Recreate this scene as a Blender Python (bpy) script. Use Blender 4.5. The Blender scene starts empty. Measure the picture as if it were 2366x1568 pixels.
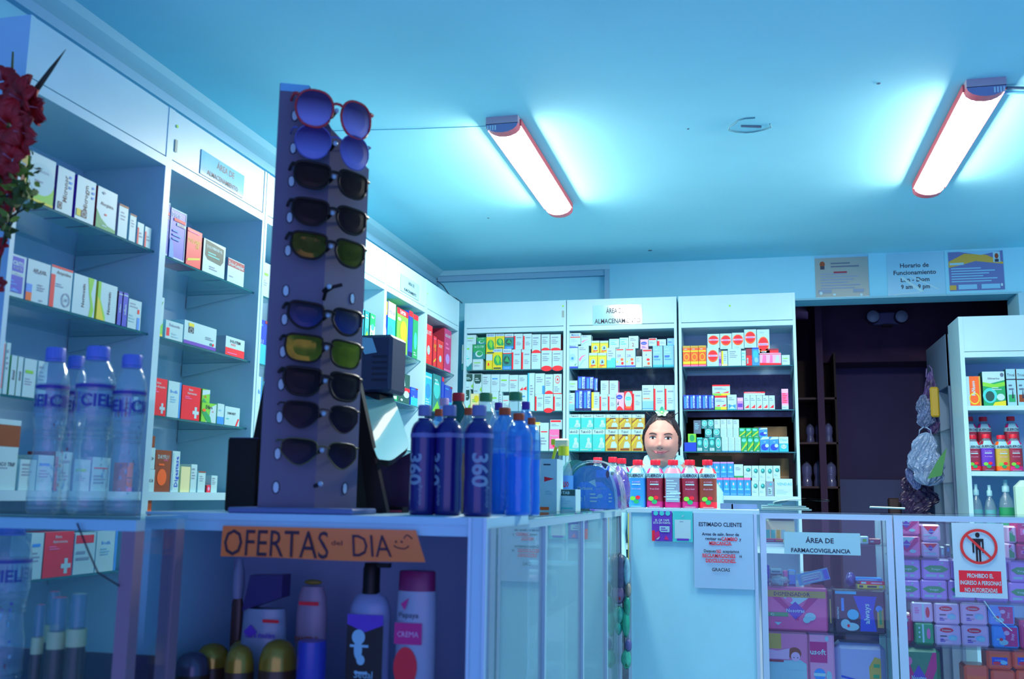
import bpy, math, random
from mathutils import Vector, Matrix, Euler
from mathutils.bvhtree import BVHTree
random.seed(7)
SC = bpy.context.scene
C = SC.collection
# ---------------------------------------------------------------- camera
CAMZ = 1.15
F, YAW, PIT, ROL = 2272.95, 0.239509456, 0.156392032, 0.0140466992
fwd = Vector((-math.sin(YAW)*math.cos(PIT), math.cos(YAW)*math.cos(PIT), math.sin(PIT)))
rgt = Vector((math.cos(YAW), math.sin(YAW), 0)); up = rgt.cross(fwd)
r2 = math.cos(ROL)*rgt + math.sin(ROL)*up
u2 = -math.sin(ROL)*rgt + math.cos(ROL)*up
cd = bpy.data.cameras.new('camera'); cam = bpy.data.objects.new('camera', cd); C.objects.link(cam)
m3 = Matrix((r2, u2, -fwd)).transposed()
cam.matrix_world = Matrix.Translation((0, 0, CAMZ)) @ m3.to_4x4()
cd.sensor_width = 36; cd.lens = 36*F/2366; cd.clip_start = .05
cd.dof.use_dof = True; cd.dof.focus_distance = 4.1; cd.dof.aperture_fstop = 4.0
SC.camera = cam
SC.view_settings.view_transform = 'Standard'; SC.view_settings.look = 'None'
SC.view_settings.gamma = 1; SC.view_settings.use_curve_mapping = False
SC.view_settings.exposure = 0.0
# ---------------------------------------------------------------- street light through the open shop front
world = bpy.data.worlds.new('world'); SC.world = world; world.use_nodes = True
bg = world.node_tree.nodes['Background']
bg.inputs[0].default_value = (.40, .40, 1.0, 1); bg.inputs[1].default_value = 1.9
LAMP = (1.0, .98, .85); LAMP_POWER = 134.0
SC.cycles.max_bounces = 7; SC.cycles.diffuse_bounces = 5; SC.cycles.glossy_bounces = 3; SC.cycles.transparent_max_bounces = 18
SC.cycles.adaptive_threshold = .02
SC.cycles.use_denoising = True
SC.cycles.caustics_reflective = False; SC.cycles.caustics_refractive = False

def P(x, y, axis, val):
    """a measured pixel -> the point where its ray meets the real plane axis = val (z relative to the eye)"""
    d = r2*(x-1183) + u2*(784-y) + fwd*F
    t = val/d[axis]
    return Vector((d.x*t, d.y*t, d.z*t+CAMZ))

# ---------------------------------------------------------------- materials
COL = dict(W=(.42,.71,.76), w=(.30,.62,.72), K=(.02,.03,.06), R=(.85,.012,.03), B=(.01,.06,.6), b=(.03,.30,.85), G=(.01,.36,.12),
  g=(.2,.65,.05), Y=(.72,.66,.02), O=(.9,.13,.01), T=(.01,.25,.27), t=(.05,.62,.6), P=(.88,.17,.46), p=(.72,.46,.72),
  V=(.12,.04,.5), N=(.01,.015,.14), D=(.01,.08,.07), A=(.55,.40,.05), n=(.26,.055,.01), L=(.52,.28,.80), M=(.6,.012,.2),
  E=(.22,.33,.46), C=(.02,.5,.8), c=(.2,.55,.78), X=(.008,.005,.005), y=(.72,.76,.4), e=(.10,.16,.24), d=(.3,.02,.05), m=(.45,.72,.6))
_M = {}
def nodes_of(m):
    m.use_nodes = True; nt = m.node_tree; nt.nodes.clear()
    return nt, nt.nodes.new('ShaderNodeOutputMaterial')
def mat(c, rough=.5, metal=0., noise=.0, scale=8., bump=0., coat=0., spec=.5):
    if isinstance(c, str): c = COL[c]
    k = (tuple(c), rough, metal, noise, scale, bump, coat, spec)
    if k in _M: return _M[k]
    m = bpy.data.materials.new('surface'); nt, out = nodes_of(m)
    b = nt.nodes.new('ShaderNodeBsdfPrincipled'); nt.links.new(b.outputs[0], out.inputs[0])
    b.inputs['Roughness'].default_value = rough; b.inputs['Metallic'].default_value = metal
    b.inputs['Coat Weight'].default_value = coat; b.inputs['Coat Roughness'].default_value = .03
    b.inputs['Specular IOR Level'].default_value = spec
    b.inputs['Base Color'].default_value = (*c, 1)
    if noise or bump:
        tc = nt.nodes.new('ShaderNodeTexCoord'); n = nt.nodes.new('ShaderNodeTexNoise')
        n.inputs['Scale'].default_value = scale; n.inputs['Detail'].default_value = 5
        nt.links.new(tc.outputs['Object'], n.inputs['Vector'])
    if noise:
        mx = nt.nodes.new('ShaderNodeMix'); mx.data_type = 'RGBA'; mx.blend_type = 'MULTIPLY'
        rp = nt.nodes.new('ShaderNodeValToRGB'); nt.links.new(n.outputs[0], rp.inputs[0])
        rp.color_ramp.elements[0].color = (1-noise,)*3+(1,); rp.color_ramp.elements[1].color = (1,1,1,1)
        rp.color_ramp.elements[0].position = .3; rp.color_ramp.elements[1].position = .65
        mx.inputs[0].default_value = 1; mx.inputs[6].default_value = (*c, 1)
        nt.links.new(rp.outputs[0], mx.inputs[7]); nt.links.new(mx.outputs[2], b.inputs['Base Color'])
    if bump:
        bp = nt.nodes.new('ShaderNodeBump'); bp.inputs['Strength'].default_value = bump; bp.inputs['Distance'].default_value = .004
        nt.links.new(n.outputs[0], bp.inputs['Height']); nt.links.new(bp.outputs[0], b.inputs['Normal'])
    _M[k] = m; return m
def glassy(tint=(.92,.98,1.), ior=1.5, rough=.02, body=None, amount=0., name='glass', bump=0.):
    """thin clear sheet: see-through with Fresnel reflection, optionally mixed with a coloured body"""
    k = ('g', tint, ior, rough, body, amount, bump)
    if k in _M: return _M[k]
    m = bpy.data.materials.new(name); nt, out = nodes_of(m)
    tr = nt.nodes.new('ShaderNodeBsdfTransparent'); tr.inputs[0].default_value = (*tint, 1)
    gl = nt.nodes.new('ShaderNodeBsdfGlossy'); gl.inputs['Roughness'].default_value = rough
    fr = nt.nodes.new('ShaderNodeFresnel'); ge = nt.nodes.new('ShaderNodeNewGeometry'); mv = nt.nodes.new('ShaderNodeMix')
    mv.inputs[2].default_value = ior; mv.inputs[3].default_value = 1/ior
    nt.links.new(ge.outputs['Backfacing'], mv.inputs[0]); nt.links.new(mv.outputs[0], fr.inputs[0])
    mx = nt.nodes.new('ShaderNodeMixShader')
    src = tr.outputs[0]
    if body:
        df = nt.nodes.new('ShaderNodeBsdfPrincipled'); df.inputs['Base Color'].default_value = (*body, 1); df.inputs['Roughness'].default_value = .3
        m1 = nt.nodes.new('ShaderNodeMixShader'); m1.inputs[0].default_value = amount
        nt.links.new(tr.outputs[0], m1.inputs[1]); nt.links.new(df.outputs[0], m1.inputs[2]); src = m1.outputs[0]
    if bump:
        tc = nt.nodes.new('ShaderNodeTexCoord'); n = nt.nodes.new('ShaderNodeTexNoise'); n.inputs['Scale'].default_value = 40
        nt.links.new(tc.outputs['Object'], n.inputs['Vector'])
        bp = nt.nodes.new('ShaderNodeBump'); bp.inputs['Strength'].default_value = bump; bp.inputs['Distance'].default_value = .01
        nt.links.new(n.outputs[0], bp.inputs['Height']); nt.links.new(bp.outputs[0], gl.inputs['Normal']); nt.links.new(bp.outputs[0], fr.inputs['Normal'])
    nt.links.new(fr.outputs[0], mx.inputs[0]); nt.links.new(src, mx.inputs[1]); nt.links.new(gl.outputs[0], mx.inputs[2])
    nt.links.new(mx.outputs[0], out.inputs[0]); _M[k] = m; return m
def glow(c, s):
    m = bpy.data.materials.new('lamp_glow'); nt, out = nodes_of(m)
    e = nt.nodes.new('ShaderNodeEmission'); e.inputs[0].default_value = (*c, 1); e.inputs[1].default_value = s
    nt.links.new(e.outputs[0], out.inputs[0]); return m
MELA = mat((.44,.74,.85), .38, noise=.06, scale=6)
MELA2 = mat((.62,.78,.98), .5, noise=.08, scale=5)
GLASS = glassy((.86,.97,.98), 1.5)
MIRR = glassy((.80,.90,.93), 3.2, .02, body=(.36,.66,.75), amount=.38, name='reflective_pane')  # pale body colour paints a haze for bright reflections and contents
PANE = glassy((.93,.98,1.), 1.5, .015)
ALU = mat((.42,.66,.74), .3, metal=.35)
DARK = mat('X', .4, spec=.25)

# ---------------------------------------------------------------- mesh builder
_txt = {}
def text_geo(s, bold=0.0, res=1):
    k = (s, bold, res)
    if k in _txt: return _txt[k]
    cu = bpy.data.curves.new('t', 'FONT'); cu.body = s; cu.resolution_u = res; cu.offset = bold
    cu.align_x = 'CENTER'; cu.fill_mode = 'FRONT'
    ob = bpy.data.objects.new('t', cu); C.objects.link(ob)
    me = bpy.data.meshes.new_from_object(ob.evaluated_get(bpy.context.evaluated_depsgraph_get()))
    v = [(a.co.x, a.co.y) for a in me.vertices]; f = [tuple(p.vertices) for p in me.polygons]
    bpy.data.objects.remove(ob); bpy.data.curves.remove(cu); bpy.data.meshes.remove(me)
    if not v: _txt[k] = ([], [], 1); return _txt[k]
    x0 = min(a[0] for a in v); x1 = max(a[0] for a in v)
    v = [((a[0]-(x0+x1)/2)/.73, a[1]/.73-.5) for a in v]
    _txt[k] = (v, f, (x1-x0)/.73); return _txt[k]

class MB:
    def __init__(s): s.v = []; s.f = []; s.m = []; s.sm = []; s.mats = []
    def mi(s, m):
        if isinstance(m, (str, tuple)): m = mat(m)
        if m not in s.mats: s.mats.append(m)
        return s.mats.index(m)
    def add(s, vs, fs, m, smooth=False):
        o = len(s.v); s.v += [tuple(a) for a in vs]; i = s.mi(m)
        for f in fs: s.f.append(tuple(o+a for a in f)); s.m.append(i); s.sm.append(smooth)
        return s
    def box(s, x0, y0, z0, x1, y1, z1, m, sides=None):
        vs = [(x0,y0,z0),(x1,y0,z0),(x1,y1,z0),(x0,y1,z0),(x0,y0,z1),(x1,y0,z1),(x1,y1,z1),(x0,y1,z1)]
        s.add(vs, [(0,1,5,4)], m)
        s.add(vs, [(1,2,6,5),(3,0,4,7)], sides or m)
        s.add(vs, [(0,3,2,1),(4,5,6,7),(2,3,7,6)], m); return s
    def cham(s, x0, y0, z0, x1, y1, z1, c, m):
        """box with bevelled edges"""
        vs = []
        for zi, z in ((0,z0),(1,z1)):
            zz = z+c if zi == 0 else z-c
            for (X, Y, sx, sy) in ((x0,y0,1,1),(x1,y0,-1,1),(x1,y1,-1,-1),(x0,y1,1,-1)):
                vs += [(X+sx*c, Y+sy*c, z), (X+sx*c, Y, zz), (X, Y+sy*c, zz)]
        import bmesh
        bm = bmesh.new()
        for v in vs: bm.verts.new(v)
        r = bmesh.ops.convex_hull(bm, input=bm.verts)
        bm.verts.index_update()
        s.add([v.co[:] for v in bm.verts], [tuple(v.index for v in f.verts) for f in bm.faces], m); bm.free(); return s
    def grid(s, fn, nu, nv, m, smooth=True, closeu=False):
        vs = [fn(i/(nu if closeu else nu), j/nv) for j in range(nv+1) for i in range(nu if closeu else nu+1)]
        w = nu if closeu else nu+1; fs = []
        for j in range(nv):
            for i in range(nu):
                a = j*w+i; b = j*w+(i+1) % w
                fs.append((a, b, b+w, a+w))
        return s.add(vs, fs, m, smooth)
    def lathe(s, prof, m, seg=20, c=(0,0,0), sq=0., smooth=True, a0=0., a1=2*math.pi):
        full = abs(a1-a0-2*math.pi) < 1e-6; n = seg if full else seg+1
        vs = []
        for r, z in prof:
            for i in range(n):
                a = a0+(a1-a0)*i/seg; k = 1.
                if sq: k = (abs(math.cos(a))**(2+sq*6)+abs(math.sin(a))**(2+sq*6))**(-1/(2+sq*6))
                vs.append((c[0]+r*k*math.cos(a), c[1]+r*k*math.sin(a), c[2]+z))
        fs = []
        for j in range(len(prof)-1):
            for i in range(seg):
                a = j*n+i; b = j*n+(i+1) % n if full else j*n+i+1
                fs.append((a, b, b+n, a+n))
        s.add(vs, fs, m, smooth)
        if full:
            if prof[0][0] > 1e-4: s.add(vs[:n], [tuple(range(n))[::-1]], m)
            if prof[-1][0] > 1e-4: s.add(vs[-n:], [tuple(range(n))], m)
        return s
    def tube(s, path, r, m, seg=8, flat=1.):
        path = [Vector(p) for p in path]; n = len(path); vs = []
        rr = r if isinstance(r, (list, tuple)) else [r]*n
        up0 = Vector((0,0,1))
        for i, p in enumerate(path):
            t = (path[min(i+1,n-1)]-path[max(i-1,0)]).normalized()
            u = up0 if abs(t.dot(up0)) < .95 else Vector((1,0,0))
            a = t.cross(u).normalized(); b = t.cross(a)
            for k in range(seg):
                th = 2*math.pi*k/seg
                vs.append(p+a*math.cos(th)*rr[i]*flat+b*math.sin(th)*rr[i])
        fs = [(j*seg+i, j*seg+(i+1) % seg, (j+1)*seg+(i+1) % seg, (j+1)*seg+i) for j in range(n-1) for i in range(seg)]
        s.add(vs, fs, m, True); s.add(vs[:seg], [tuple(range(seg))], m); s.add(vs[-seg:], [tuple(range(seg))], m); return s
    def ball(s, c, r, m, seg=14, rings=9, sc=(1,1,1)):
        vs = []; fs = []
        for j in range(rings+1):
            p = math.pi*j/rings
            for i in range(seg):
                a = 2*math.pi*i/seg
                vs.append((c[0]+r*sc[0]*math.sin(p)*math.cos(a), c[1]+r*sc[1]*math.sin(p)*math.sin(a), c[2]-r*sc[2]*math.cos(p)))
        for j in range(rings):
            for i in range(seg): fs.append((j*seg+i, j*seg+(i+1) % seg, (j+1)*seg+(i+1) % seg, (j+1)*seg+i))
        return s.add(vs, fs, m, True)
    def prism(s, pts, y0, y1, m, side=None):
        """polygon in x,z pushed from y0 (front) to y1"""
        n = len(pts); vs = [(x, y0, z) for x, z in pts]+[(x, y1, z) for x, z in pts]
        s.add(vs, [tuple(range(n))], m); s.add(vs, [tuple(range(2*n-1, n-1, -1))], m)
        return s.add(vs, [(i, i+n, (i+1) % n+n, (i+1) % n) for i in range(n)], side or m)
    def text(s, t, cx, cz, h, y, m, maxw=None, rot=0, bold=0., res=1, cyl=None, skew=0):
        v, f, w = text_geo(t, bold, res)
        if not v: return s
        k = h; kx = h
        if maxw and w*h > maxw: kx = maxw/w
        a = math.radians(rot); ca, sa = math.cos(a), math.sin(a); out = []
        for X, Z in v:
            X, Z = (X+skew*Z)*kx, Z*k
            x = cx+X*ca-Z*sa; z = cz+X*sa+Z*ca
            if cyl:
                th = -math.pi/2+x/cyl; out.append((cyl*math.cos(th), cyl*math.sin(th), z))
            else: out.append((x, y, z))
        return s.add(out, f, m)
    def decals(s, spec, x0, z0, w, h, y, res=1):
        """printing on a front face; every layer lies a hair proud of the last"""
        for k, t in enumerate(spec.split('|')):
            q = t.split(); 
            if not q: continue
            yy = y-.0004-.00022*k; op = q[0]; U = lambda u: x0+float(u)*w; V = lambda v: z0+float(v)*h
            if op == 'r':
                s.add([(U(q[1]),yy,V(q[2])),(U(q[3]),yy,V(q[2])),(U(q[3]),yy,V(q[4])),(U(q[1]),yy,V(q[4]))], [(0,1,2,3)], q[5])
            elif op == 'c' or op == 'o':   # ellipse / ring
                rx, rz = float(q[3])*w, float(q[4])*h; n = 20; cx, cz = U(q[1]), V(q[2])
                pts = [(cx+rx*math.cos(2*math.pi*i/n), yy, cz+rz*math.sin(2*math.pi*i/n)) for i in range(n)]
                if op == 'c': s.add(pts, [tuple(range(n))], q[5])
                else:
                    p2 = [(cx+(a[0]-cx)*.8, yy, cz+(a[2]-cz)*.8) for a in pts]
                    s.add(pts+p2, [(i, (i+1) % n, (i+1) % n+n, i+n) for i in range(n)], q[5])
            elif op == 'p':
                n = (len(q)-2)//2; s.add([(U(q[1+2*i]), yy, V(q[2+2*i])) for i in range(n)], [tuple(range(n))], q[-1])
            elif op == 'l':     # rows of small print
                n = int(q[5]); a, b = float(q[2]), float(q[4])
                for i in range(n):
                    zc = b-(b-a)*(i+.5)/n; hh = (b-a)/n*.22; u1 = float(q[1])+(float(q[3])-float(q[1]))*(.6+.4*((i*37) % 10)/10)
                    s.add([(U(q[1]),yy,V(zc-hh)),(U(u1),yy,V(zc-hh)),(U(u1),yy,V(zc+hh)),(U(q[1]),yy,V(zc+hh))], [(0,1,2,3)], q[6])
            elif op in 'tTv':   # text: u v height(fraction of h) maxwidth(fraction of w) words colour ; v = running upward
                words = ' '.join(q[5:-1]); rot = 90 if op == 'v' else 0; th_ = float(q[3])*h
                if op == 'v': th_ = min(th_, .45*w)
                s.text(words, U(q[1]), V(q[2]), th_, yy, mat(q[-1]), maxw=float(q[4])*(h if op == 'v' else w), rot=rot, bold=.02 if op != 't' else .008, res=res)
        return s
    def build(s, name, parent=None, loc=(0,0,0), rot=(0,0,0), label=None, cat=None, group=None, kind=None):
        me = bpy.data.meshes.new(name); me.from_pydata(s.v, [], s.f)
        for m in s.mats: me.materials.append(m)
        me.polygons.foreach_set('material_index', s.m); me.polygons.foreach_set('use_smooth', s.sm); me.update()
        o = bpy.data.objects.new(name, me); C.objects.link(o)
        o.location = loc; o.rotation_euler = rot
        if parent: o.parent = parent
        tag(o, label, cat, group, kind); return o
LABELS = {}
def tag(o, label=None, cat=None, group=None, kind=None):
    if label:
        n = len(label.replace(',', ' ').split())
        if n > 16 or n < 4: print('LABEL LENGTH', n, label)
        if label in LABELS and not group: print('LABEL TWICE', label)
        LABELS[label] = 1
        o['label'] = label
    if cat: o['category'] = cat
    if group: o['group'] = group
    if kind: o['kind'] = kind
    return o
def empty(name, loc, rz=0, label=None, cat=None, group=None):
    o = bpy.data.objects.new(name, None); C.objects.link(o); o.location = loc; o.rotation_euler = (0,0,rz); o.empty_display_size = .05
    return tag(o, label, cat, group)
def copy_tree(o, parent=None):
    c = o.copy(); C.objects.link(c)
    if parent: c.parent = parent
    for ch in list(o.children): copy_tree(ch, c)
    return c
ORD = 'first second third fourth fifth sixth seventh eighth ninth tenth eleventh twelfth thirteenth fourteenth fifteenth sixteenth'.split()
HP = math.pi/2
# ---------------------------------------------------------------- room
Z = lambda z: z+CAMZ
CEIL = Z(1.318)
XL = -1.557; XW = -1.83; YB = 5.2; YW = 5.5
PAINT = mat((.26,.72,.90), .75, noise=.07, scale=3, bump=.15)
CEILP = mat((.35,.84,.97), .8, noise=.06, scale=2, bump=.12)
def struct(mb, name): return mb.build(name, kind='structure')
b = MB(); b.box(XW-.1, -2.6, CEIL, 3.2, 5.6, CEIL+.12, CEILP)
for (px, py, r) in ((1502,578,.012),(1128,503,.006),(2030,192,.007),(1590,297,.005),(60,60,.006)):
    q = P(px, py, 2, 1.318); b.lathe([(r,-.0015),(r*.6,-.003)], mat((.12,.2,.3), .8), 9, (q.x, q.y, CEIL))
struct(b, 'ceiling')
struct(MB().box(XW-.1, -2.6, -.1, 3.2, 8.2, 0, mat((.48,.62,.78), .5, noise=.2, scale=3)), 'floor')
struct(MB().box(XW-.1, -2.6, 0, XW, 5.6, CEIL, PAINT), 'wall_left')
struct(MB().box(3.1, -2.6, 0, 3.2, 5.6, CEIL, PAINT), 'wall_right')
b = MB(); b.box(XW, 5.54, 0, -.77, 5.7, CEIL, PAINT); b.box(-.77, YW, 0, .235, 5.7, CEIL, PAINT)
b.box(.235, YW, Z(1.075), 1.365, 5.7, CEIL, PAINT); b.box(1.365, YW, 0, 3.2, 5.7, CEIL, PAINT)
struct(b, 'wall_back')
# cornices
b = MB(); b.prism([(XW,CEIL-.055),(XW,CEIL),(XW+.06,CEIL),(XW+.045,CEIL-.02),(XW+.018,CEIL-.04)], -2.6, 5.54, mat((.27,.62,.76), .6))
b.box(XW, -2.6, CEIL-.085, XW+.022, 5.54, CEIL-.055, mat((.22,.5,.7), .6)); struct(b, 'trim_1')
b = MB(); b.box(XW+.02, 5.495, CEIL-.03, -.77, 5.54, CEIL, mat((.30,.64,.78), .6)); b.box(XW+.02, 5.51, CEIL-.062, -.77, 5.54, CEIL-.03, mat((.22,.5,.7), .6))
b.box(-.80, 5.50, Z(1.05), -.77, 5.54, CEIL-.03, mat((.24,.5,.68), .6)); struct(b, 'trim_2')
b = MB(); b.box(-.78, 5.485, Z(1.068), 1.38, YW, Z(1.078), mat((.2,.5,.62), .6)); struct(b, 'trim_3')
b = MB(); b.box(1.36, 5.47, 0, 1.40, YW+.2, Z(1.07), mat((.3,.62,.76), .6)); struct(b, 'trim_4')
# dark room behind the opening
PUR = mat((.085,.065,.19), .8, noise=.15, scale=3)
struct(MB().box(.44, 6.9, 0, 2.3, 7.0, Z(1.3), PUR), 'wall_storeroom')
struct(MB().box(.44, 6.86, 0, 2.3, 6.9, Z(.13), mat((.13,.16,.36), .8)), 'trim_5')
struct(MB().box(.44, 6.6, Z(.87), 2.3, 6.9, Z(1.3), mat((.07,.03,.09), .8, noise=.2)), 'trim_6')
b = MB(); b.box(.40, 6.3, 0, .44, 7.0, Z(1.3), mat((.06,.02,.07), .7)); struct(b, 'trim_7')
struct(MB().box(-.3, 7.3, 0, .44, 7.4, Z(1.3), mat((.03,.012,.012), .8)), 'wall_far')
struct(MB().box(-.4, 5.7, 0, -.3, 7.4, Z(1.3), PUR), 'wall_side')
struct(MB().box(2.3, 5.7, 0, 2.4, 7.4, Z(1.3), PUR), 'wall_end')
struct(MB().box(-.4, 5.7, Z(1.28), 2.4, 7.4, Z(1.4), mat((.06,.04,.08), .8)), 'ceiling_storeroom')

# ---------------------------------------------------------------- ceiling lamps
def lamp(x, label, side):
    t = empty('ceiling_lamp', (x, 3.75, CEIL), 0, label, 'lamp', 'slim ceiling lamps')
    L = .55; w = .058
    b = MB(); b.box(-w, -L, -.028, w, L, 0, mat((.55,.42,.5), .4))
    b.build('housing', t)
    b = MB(); n = 8
    pr = [(w*.96*math.cos(math.pi*i/n), -.028-.03*math.sin(math.pi*i/n)) for i in range(n+1)]
    vs = [(x_, -L+.045, z) for x_, z in pr]+[(x_, L-.045, z) for x_, z in pr]
    b.add(vs, [(i, i+1, i+n+2, i+n+1) for i in range(n)], glow(LAMP, LAMP_POWER), True)
    b.build('diffuser', t)
    for s in (-1, 1):
        b = MB(); pr2 = [(w*1.02*math.cos(math.pi*i/n), -.026-.034*math.sin(math.pi*i/n)) for i in range(n+1)]
        y0, y1 = s*L, s*(L-.047)
        vs = [(x_, y0, z) for x_, z in pr2]+[(x_, y1, z) for x_, z in pr2]
        red = mat((.85,.16,.2), .4)  # red halo round the lit lamp, painted onto the end caps
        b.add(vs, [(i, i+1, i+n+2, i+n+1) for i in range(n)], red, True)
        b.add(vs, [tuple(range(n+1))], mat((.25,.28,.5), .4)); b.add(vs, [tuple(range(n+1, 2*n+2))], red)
        if s < 0:
            for k in range(4): b.box(-side*.05+side*.009*k-.0025, -L-.001, -.05, -side*.05+side*.009*k+.0025, -L, -.032, mat((.6,.8,.85), .4))
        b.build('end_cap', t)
    b = MB(); b.box(-w-.006, -L+.03, -.03, -w, L-.03, -.005, mat((.8,.1,.12), .4)); b.box(w, -L+.03, -.03, w+.006, L-.03, -.005, mat((.8,.1,.12), .4)); b.build('halo_strip', t)  # added red strips paint the lamp's halo along the housing
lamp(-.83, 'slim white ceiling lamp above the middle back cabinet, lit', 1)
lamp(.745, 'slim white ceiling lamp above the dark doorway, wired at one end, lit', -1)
q = P(2366, 250, 2, 1.3); b = MB(); b.tube([(.80,3.3,CEIL-.012),(.9,3.33,CEIL-.008),(1.3,3.36,CEIL-.006)], .006, mat('c', .5)); b.tube([(.82,3.27,CEIL-.01),(.88,3.28,CEIL-.012),(.95,3.30,CEIL-.006)], .005, mat('e', .5))
b.build('lamp_cable', label='short pale cable leaving the end of the lamp above the doorway', cat='cable')
# ceiling seam and fittings
q = P(1732, 288, 2, 1.318); b = MB()
pts = [(q.x+.07*math.cos(a)*(1+.2*math.sin(3*a)), q.y+.07*math.sin(a), CEIL-.003) for a in [i*.45 for i in range(12)]]
b.tube(pts, .0025, mat((.1,.3,.4), .6), 5); b.tube([(q.x-.03,q.y,CEIL-.003),(q.x+.04,q.y+.02,CEIL-.004)], .004, mat('e', .5))
b.build('ceiling_outlet', label='broken round outlet ring with a wire end on the ceiling', cat='outlet')
b = MB(); b.tube([(-1.56,3.2,CEIL-.0015),(-1.2,3.25,CEIL-.001),(-.9,3.28,CEIL-.0015)], .0015, mat((.26,.66,.8), .7), 5)
b.build('flat_cable', label='thin cable taped along the ceiling towards the left lamp', cat='cable')

# ---------------------------------------------------------------- cabinets
def cabinet(x0, x1, loc, rz, depth, shelves, label, front_rail=True, ends=(0,0), back=None, seam=.45, zt=Z(1.055), zr=Z(.885), zl=Z(.912), thick=.014, group='white medicine cabinets', low=True, bottomz=0.):
    """local frame: front at y=0 facing -y"""
    t = empty('medicine_cabinet', loc, rz, label, 'cabinet', group)
    for s, X in ((0, x0), (1, x1-thick)):
        MB().box(X, 0, bottomz, X+thick, depth, zt, MELA).build('side_panel', t)
    b = MB(); b.box(x0+thick, depth-.008, bottomz, x1-thick, depth, zt, back or MELA2)
    if seam: 
        xs = x0+(x1-x0)*seam; b.box(xs-.0015, depth-.0105, bottomz, xs+.0015, depth-.008, zr, mat('K'))
    b.build('back_panel', t)
    b = MB(); b.box(x0+thick, .002, zl+.002, x1-thick, .016, zt, MELA); b.build('header_panel', t)
    MB().box(x0+thick, .0, zr, x1-thick, depth-.008, zl-.002, MELA).build('top_board', t)
    for z, kind in shelves:
        b = MB()
        if kind == 'w': b.box(x0+thick, .002, z-.022, x1-thick, depth-.01, z, MELA); o = b.build('wood_shelf', t)
        else:
            b.box(x0+thick+.001, .018, z-.006, x1-thick-.001, depth-.012, z, GLASS); b.box(x0+thick+.001, .0165, z-.0055, x1-thick-.001, .018, z-.0005, mat((.02,.16,.2), .15))
            o = b.build('glass_shelf', t)
            for X in (x0+thick+.004, x1-thick-.010):
                br = MB()
                br.add([(X,.03,z-.007),(X,depth-.012,z-.007),(X,depth-.012,z-.05),(X+.006,.03,z-.007),(X+.006,depth-.012,z-.007),(X+.006,depth-.012,z-.05)], [(0,1,2),(3,5,4),(0,2,5,3),(0,3,4,1)], ALU)
                br.build('bracket', o)
    return t
ZL = [Z(.644), Z(.416), Z(.20), Z(-.006)]
ZB = [Z(.680), Z(.451), Z(.235), Z(.011)]
LEFT = [(1.762,2.325),(2.325,2.885),(2.889,3.45),(3.45,4.01),(4.01,4.571),(4.575,5.135)]
lname = ['nearest left wall cabinet', 'second left wall cabinet', 'third left wall cabinet', 'fourth left wall cabinet', 'fifth left wall cabinet', 'sixth left wall cabinet']
llab = ['white open cabinet nearest the camera on the left wall', 'white open cabinet with reflective storage sign, left wall',
 'white open cabinet on the left wall mostly hidden by the sunglasses stand', 'white open cabinet just right of the sunglasses stand, left wall',
 'white open cabinet below the small storage sign, left wall', 'white open cabinet in the far corner of the left wall']
for i, (a, c) in enumerate(LEFT):
    sh = [(ZL[0],'g'),(ZL[1],'g'),(ZL[2],'g'),(ZL[3],'w'),(Z(-.203),'g'),(Z(-.45),'w')]
    cabinet(a, c, (XL,0,0), HP, .268, sh, llab[i])
b = MB()
for z in (1.005, .79): b.lathe([(.004,0),(.003,.002)], mat('K'), 8, (0,0,0))
BACK = [(-1.545,-.968),(-.964,-.372),(-.362,.235)]
blab = ['white open cabinet in the rear corner, left of three', 'white open cabinet behind the shopkeeper, middle of three', 'white open cabinet beside the dark doorway, right of three']
NAVY = mat((.02,.03,.14), .3, noise=.6, scale=60)
for i, (a, c) in enumerate(BACK):
    sh = [(ZB[0],'g'),(ZB[1],'g'),(ZB[2],'g'),(ZB[3],'w'),(Z(-.25),'w')]
    cabinet(a, c, (0,YB,0), 0, .28, sh, blab[i], seam=0, back=mat((.07,.14,.24), .35, noise=.5, scale=30) if i == 1 else None)  # middle cabinet's dark mottled back paints in the glass reflections
b = MB(); b.box(-.346, 5.466, ZB[2]+.01, .219, 5.469, ZB[0]-.02, NAVY); b.build('backing_sheet', label='glittery navy backing sheet behind the middle shelves of the doorway cabinet', cat='backing sheet')
b = MB(); b.box(-.346, 5.466, ZB[3]+.002, .219, 5.469, ZB[1]-.02, mat((.35,.17,.12), .5, noise=.5, scale=9)); b.build('backing_sheet', label='dark brown backing sheet behind the lower shelves of the doorway cabinet', cat='backing sheet')
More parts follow.
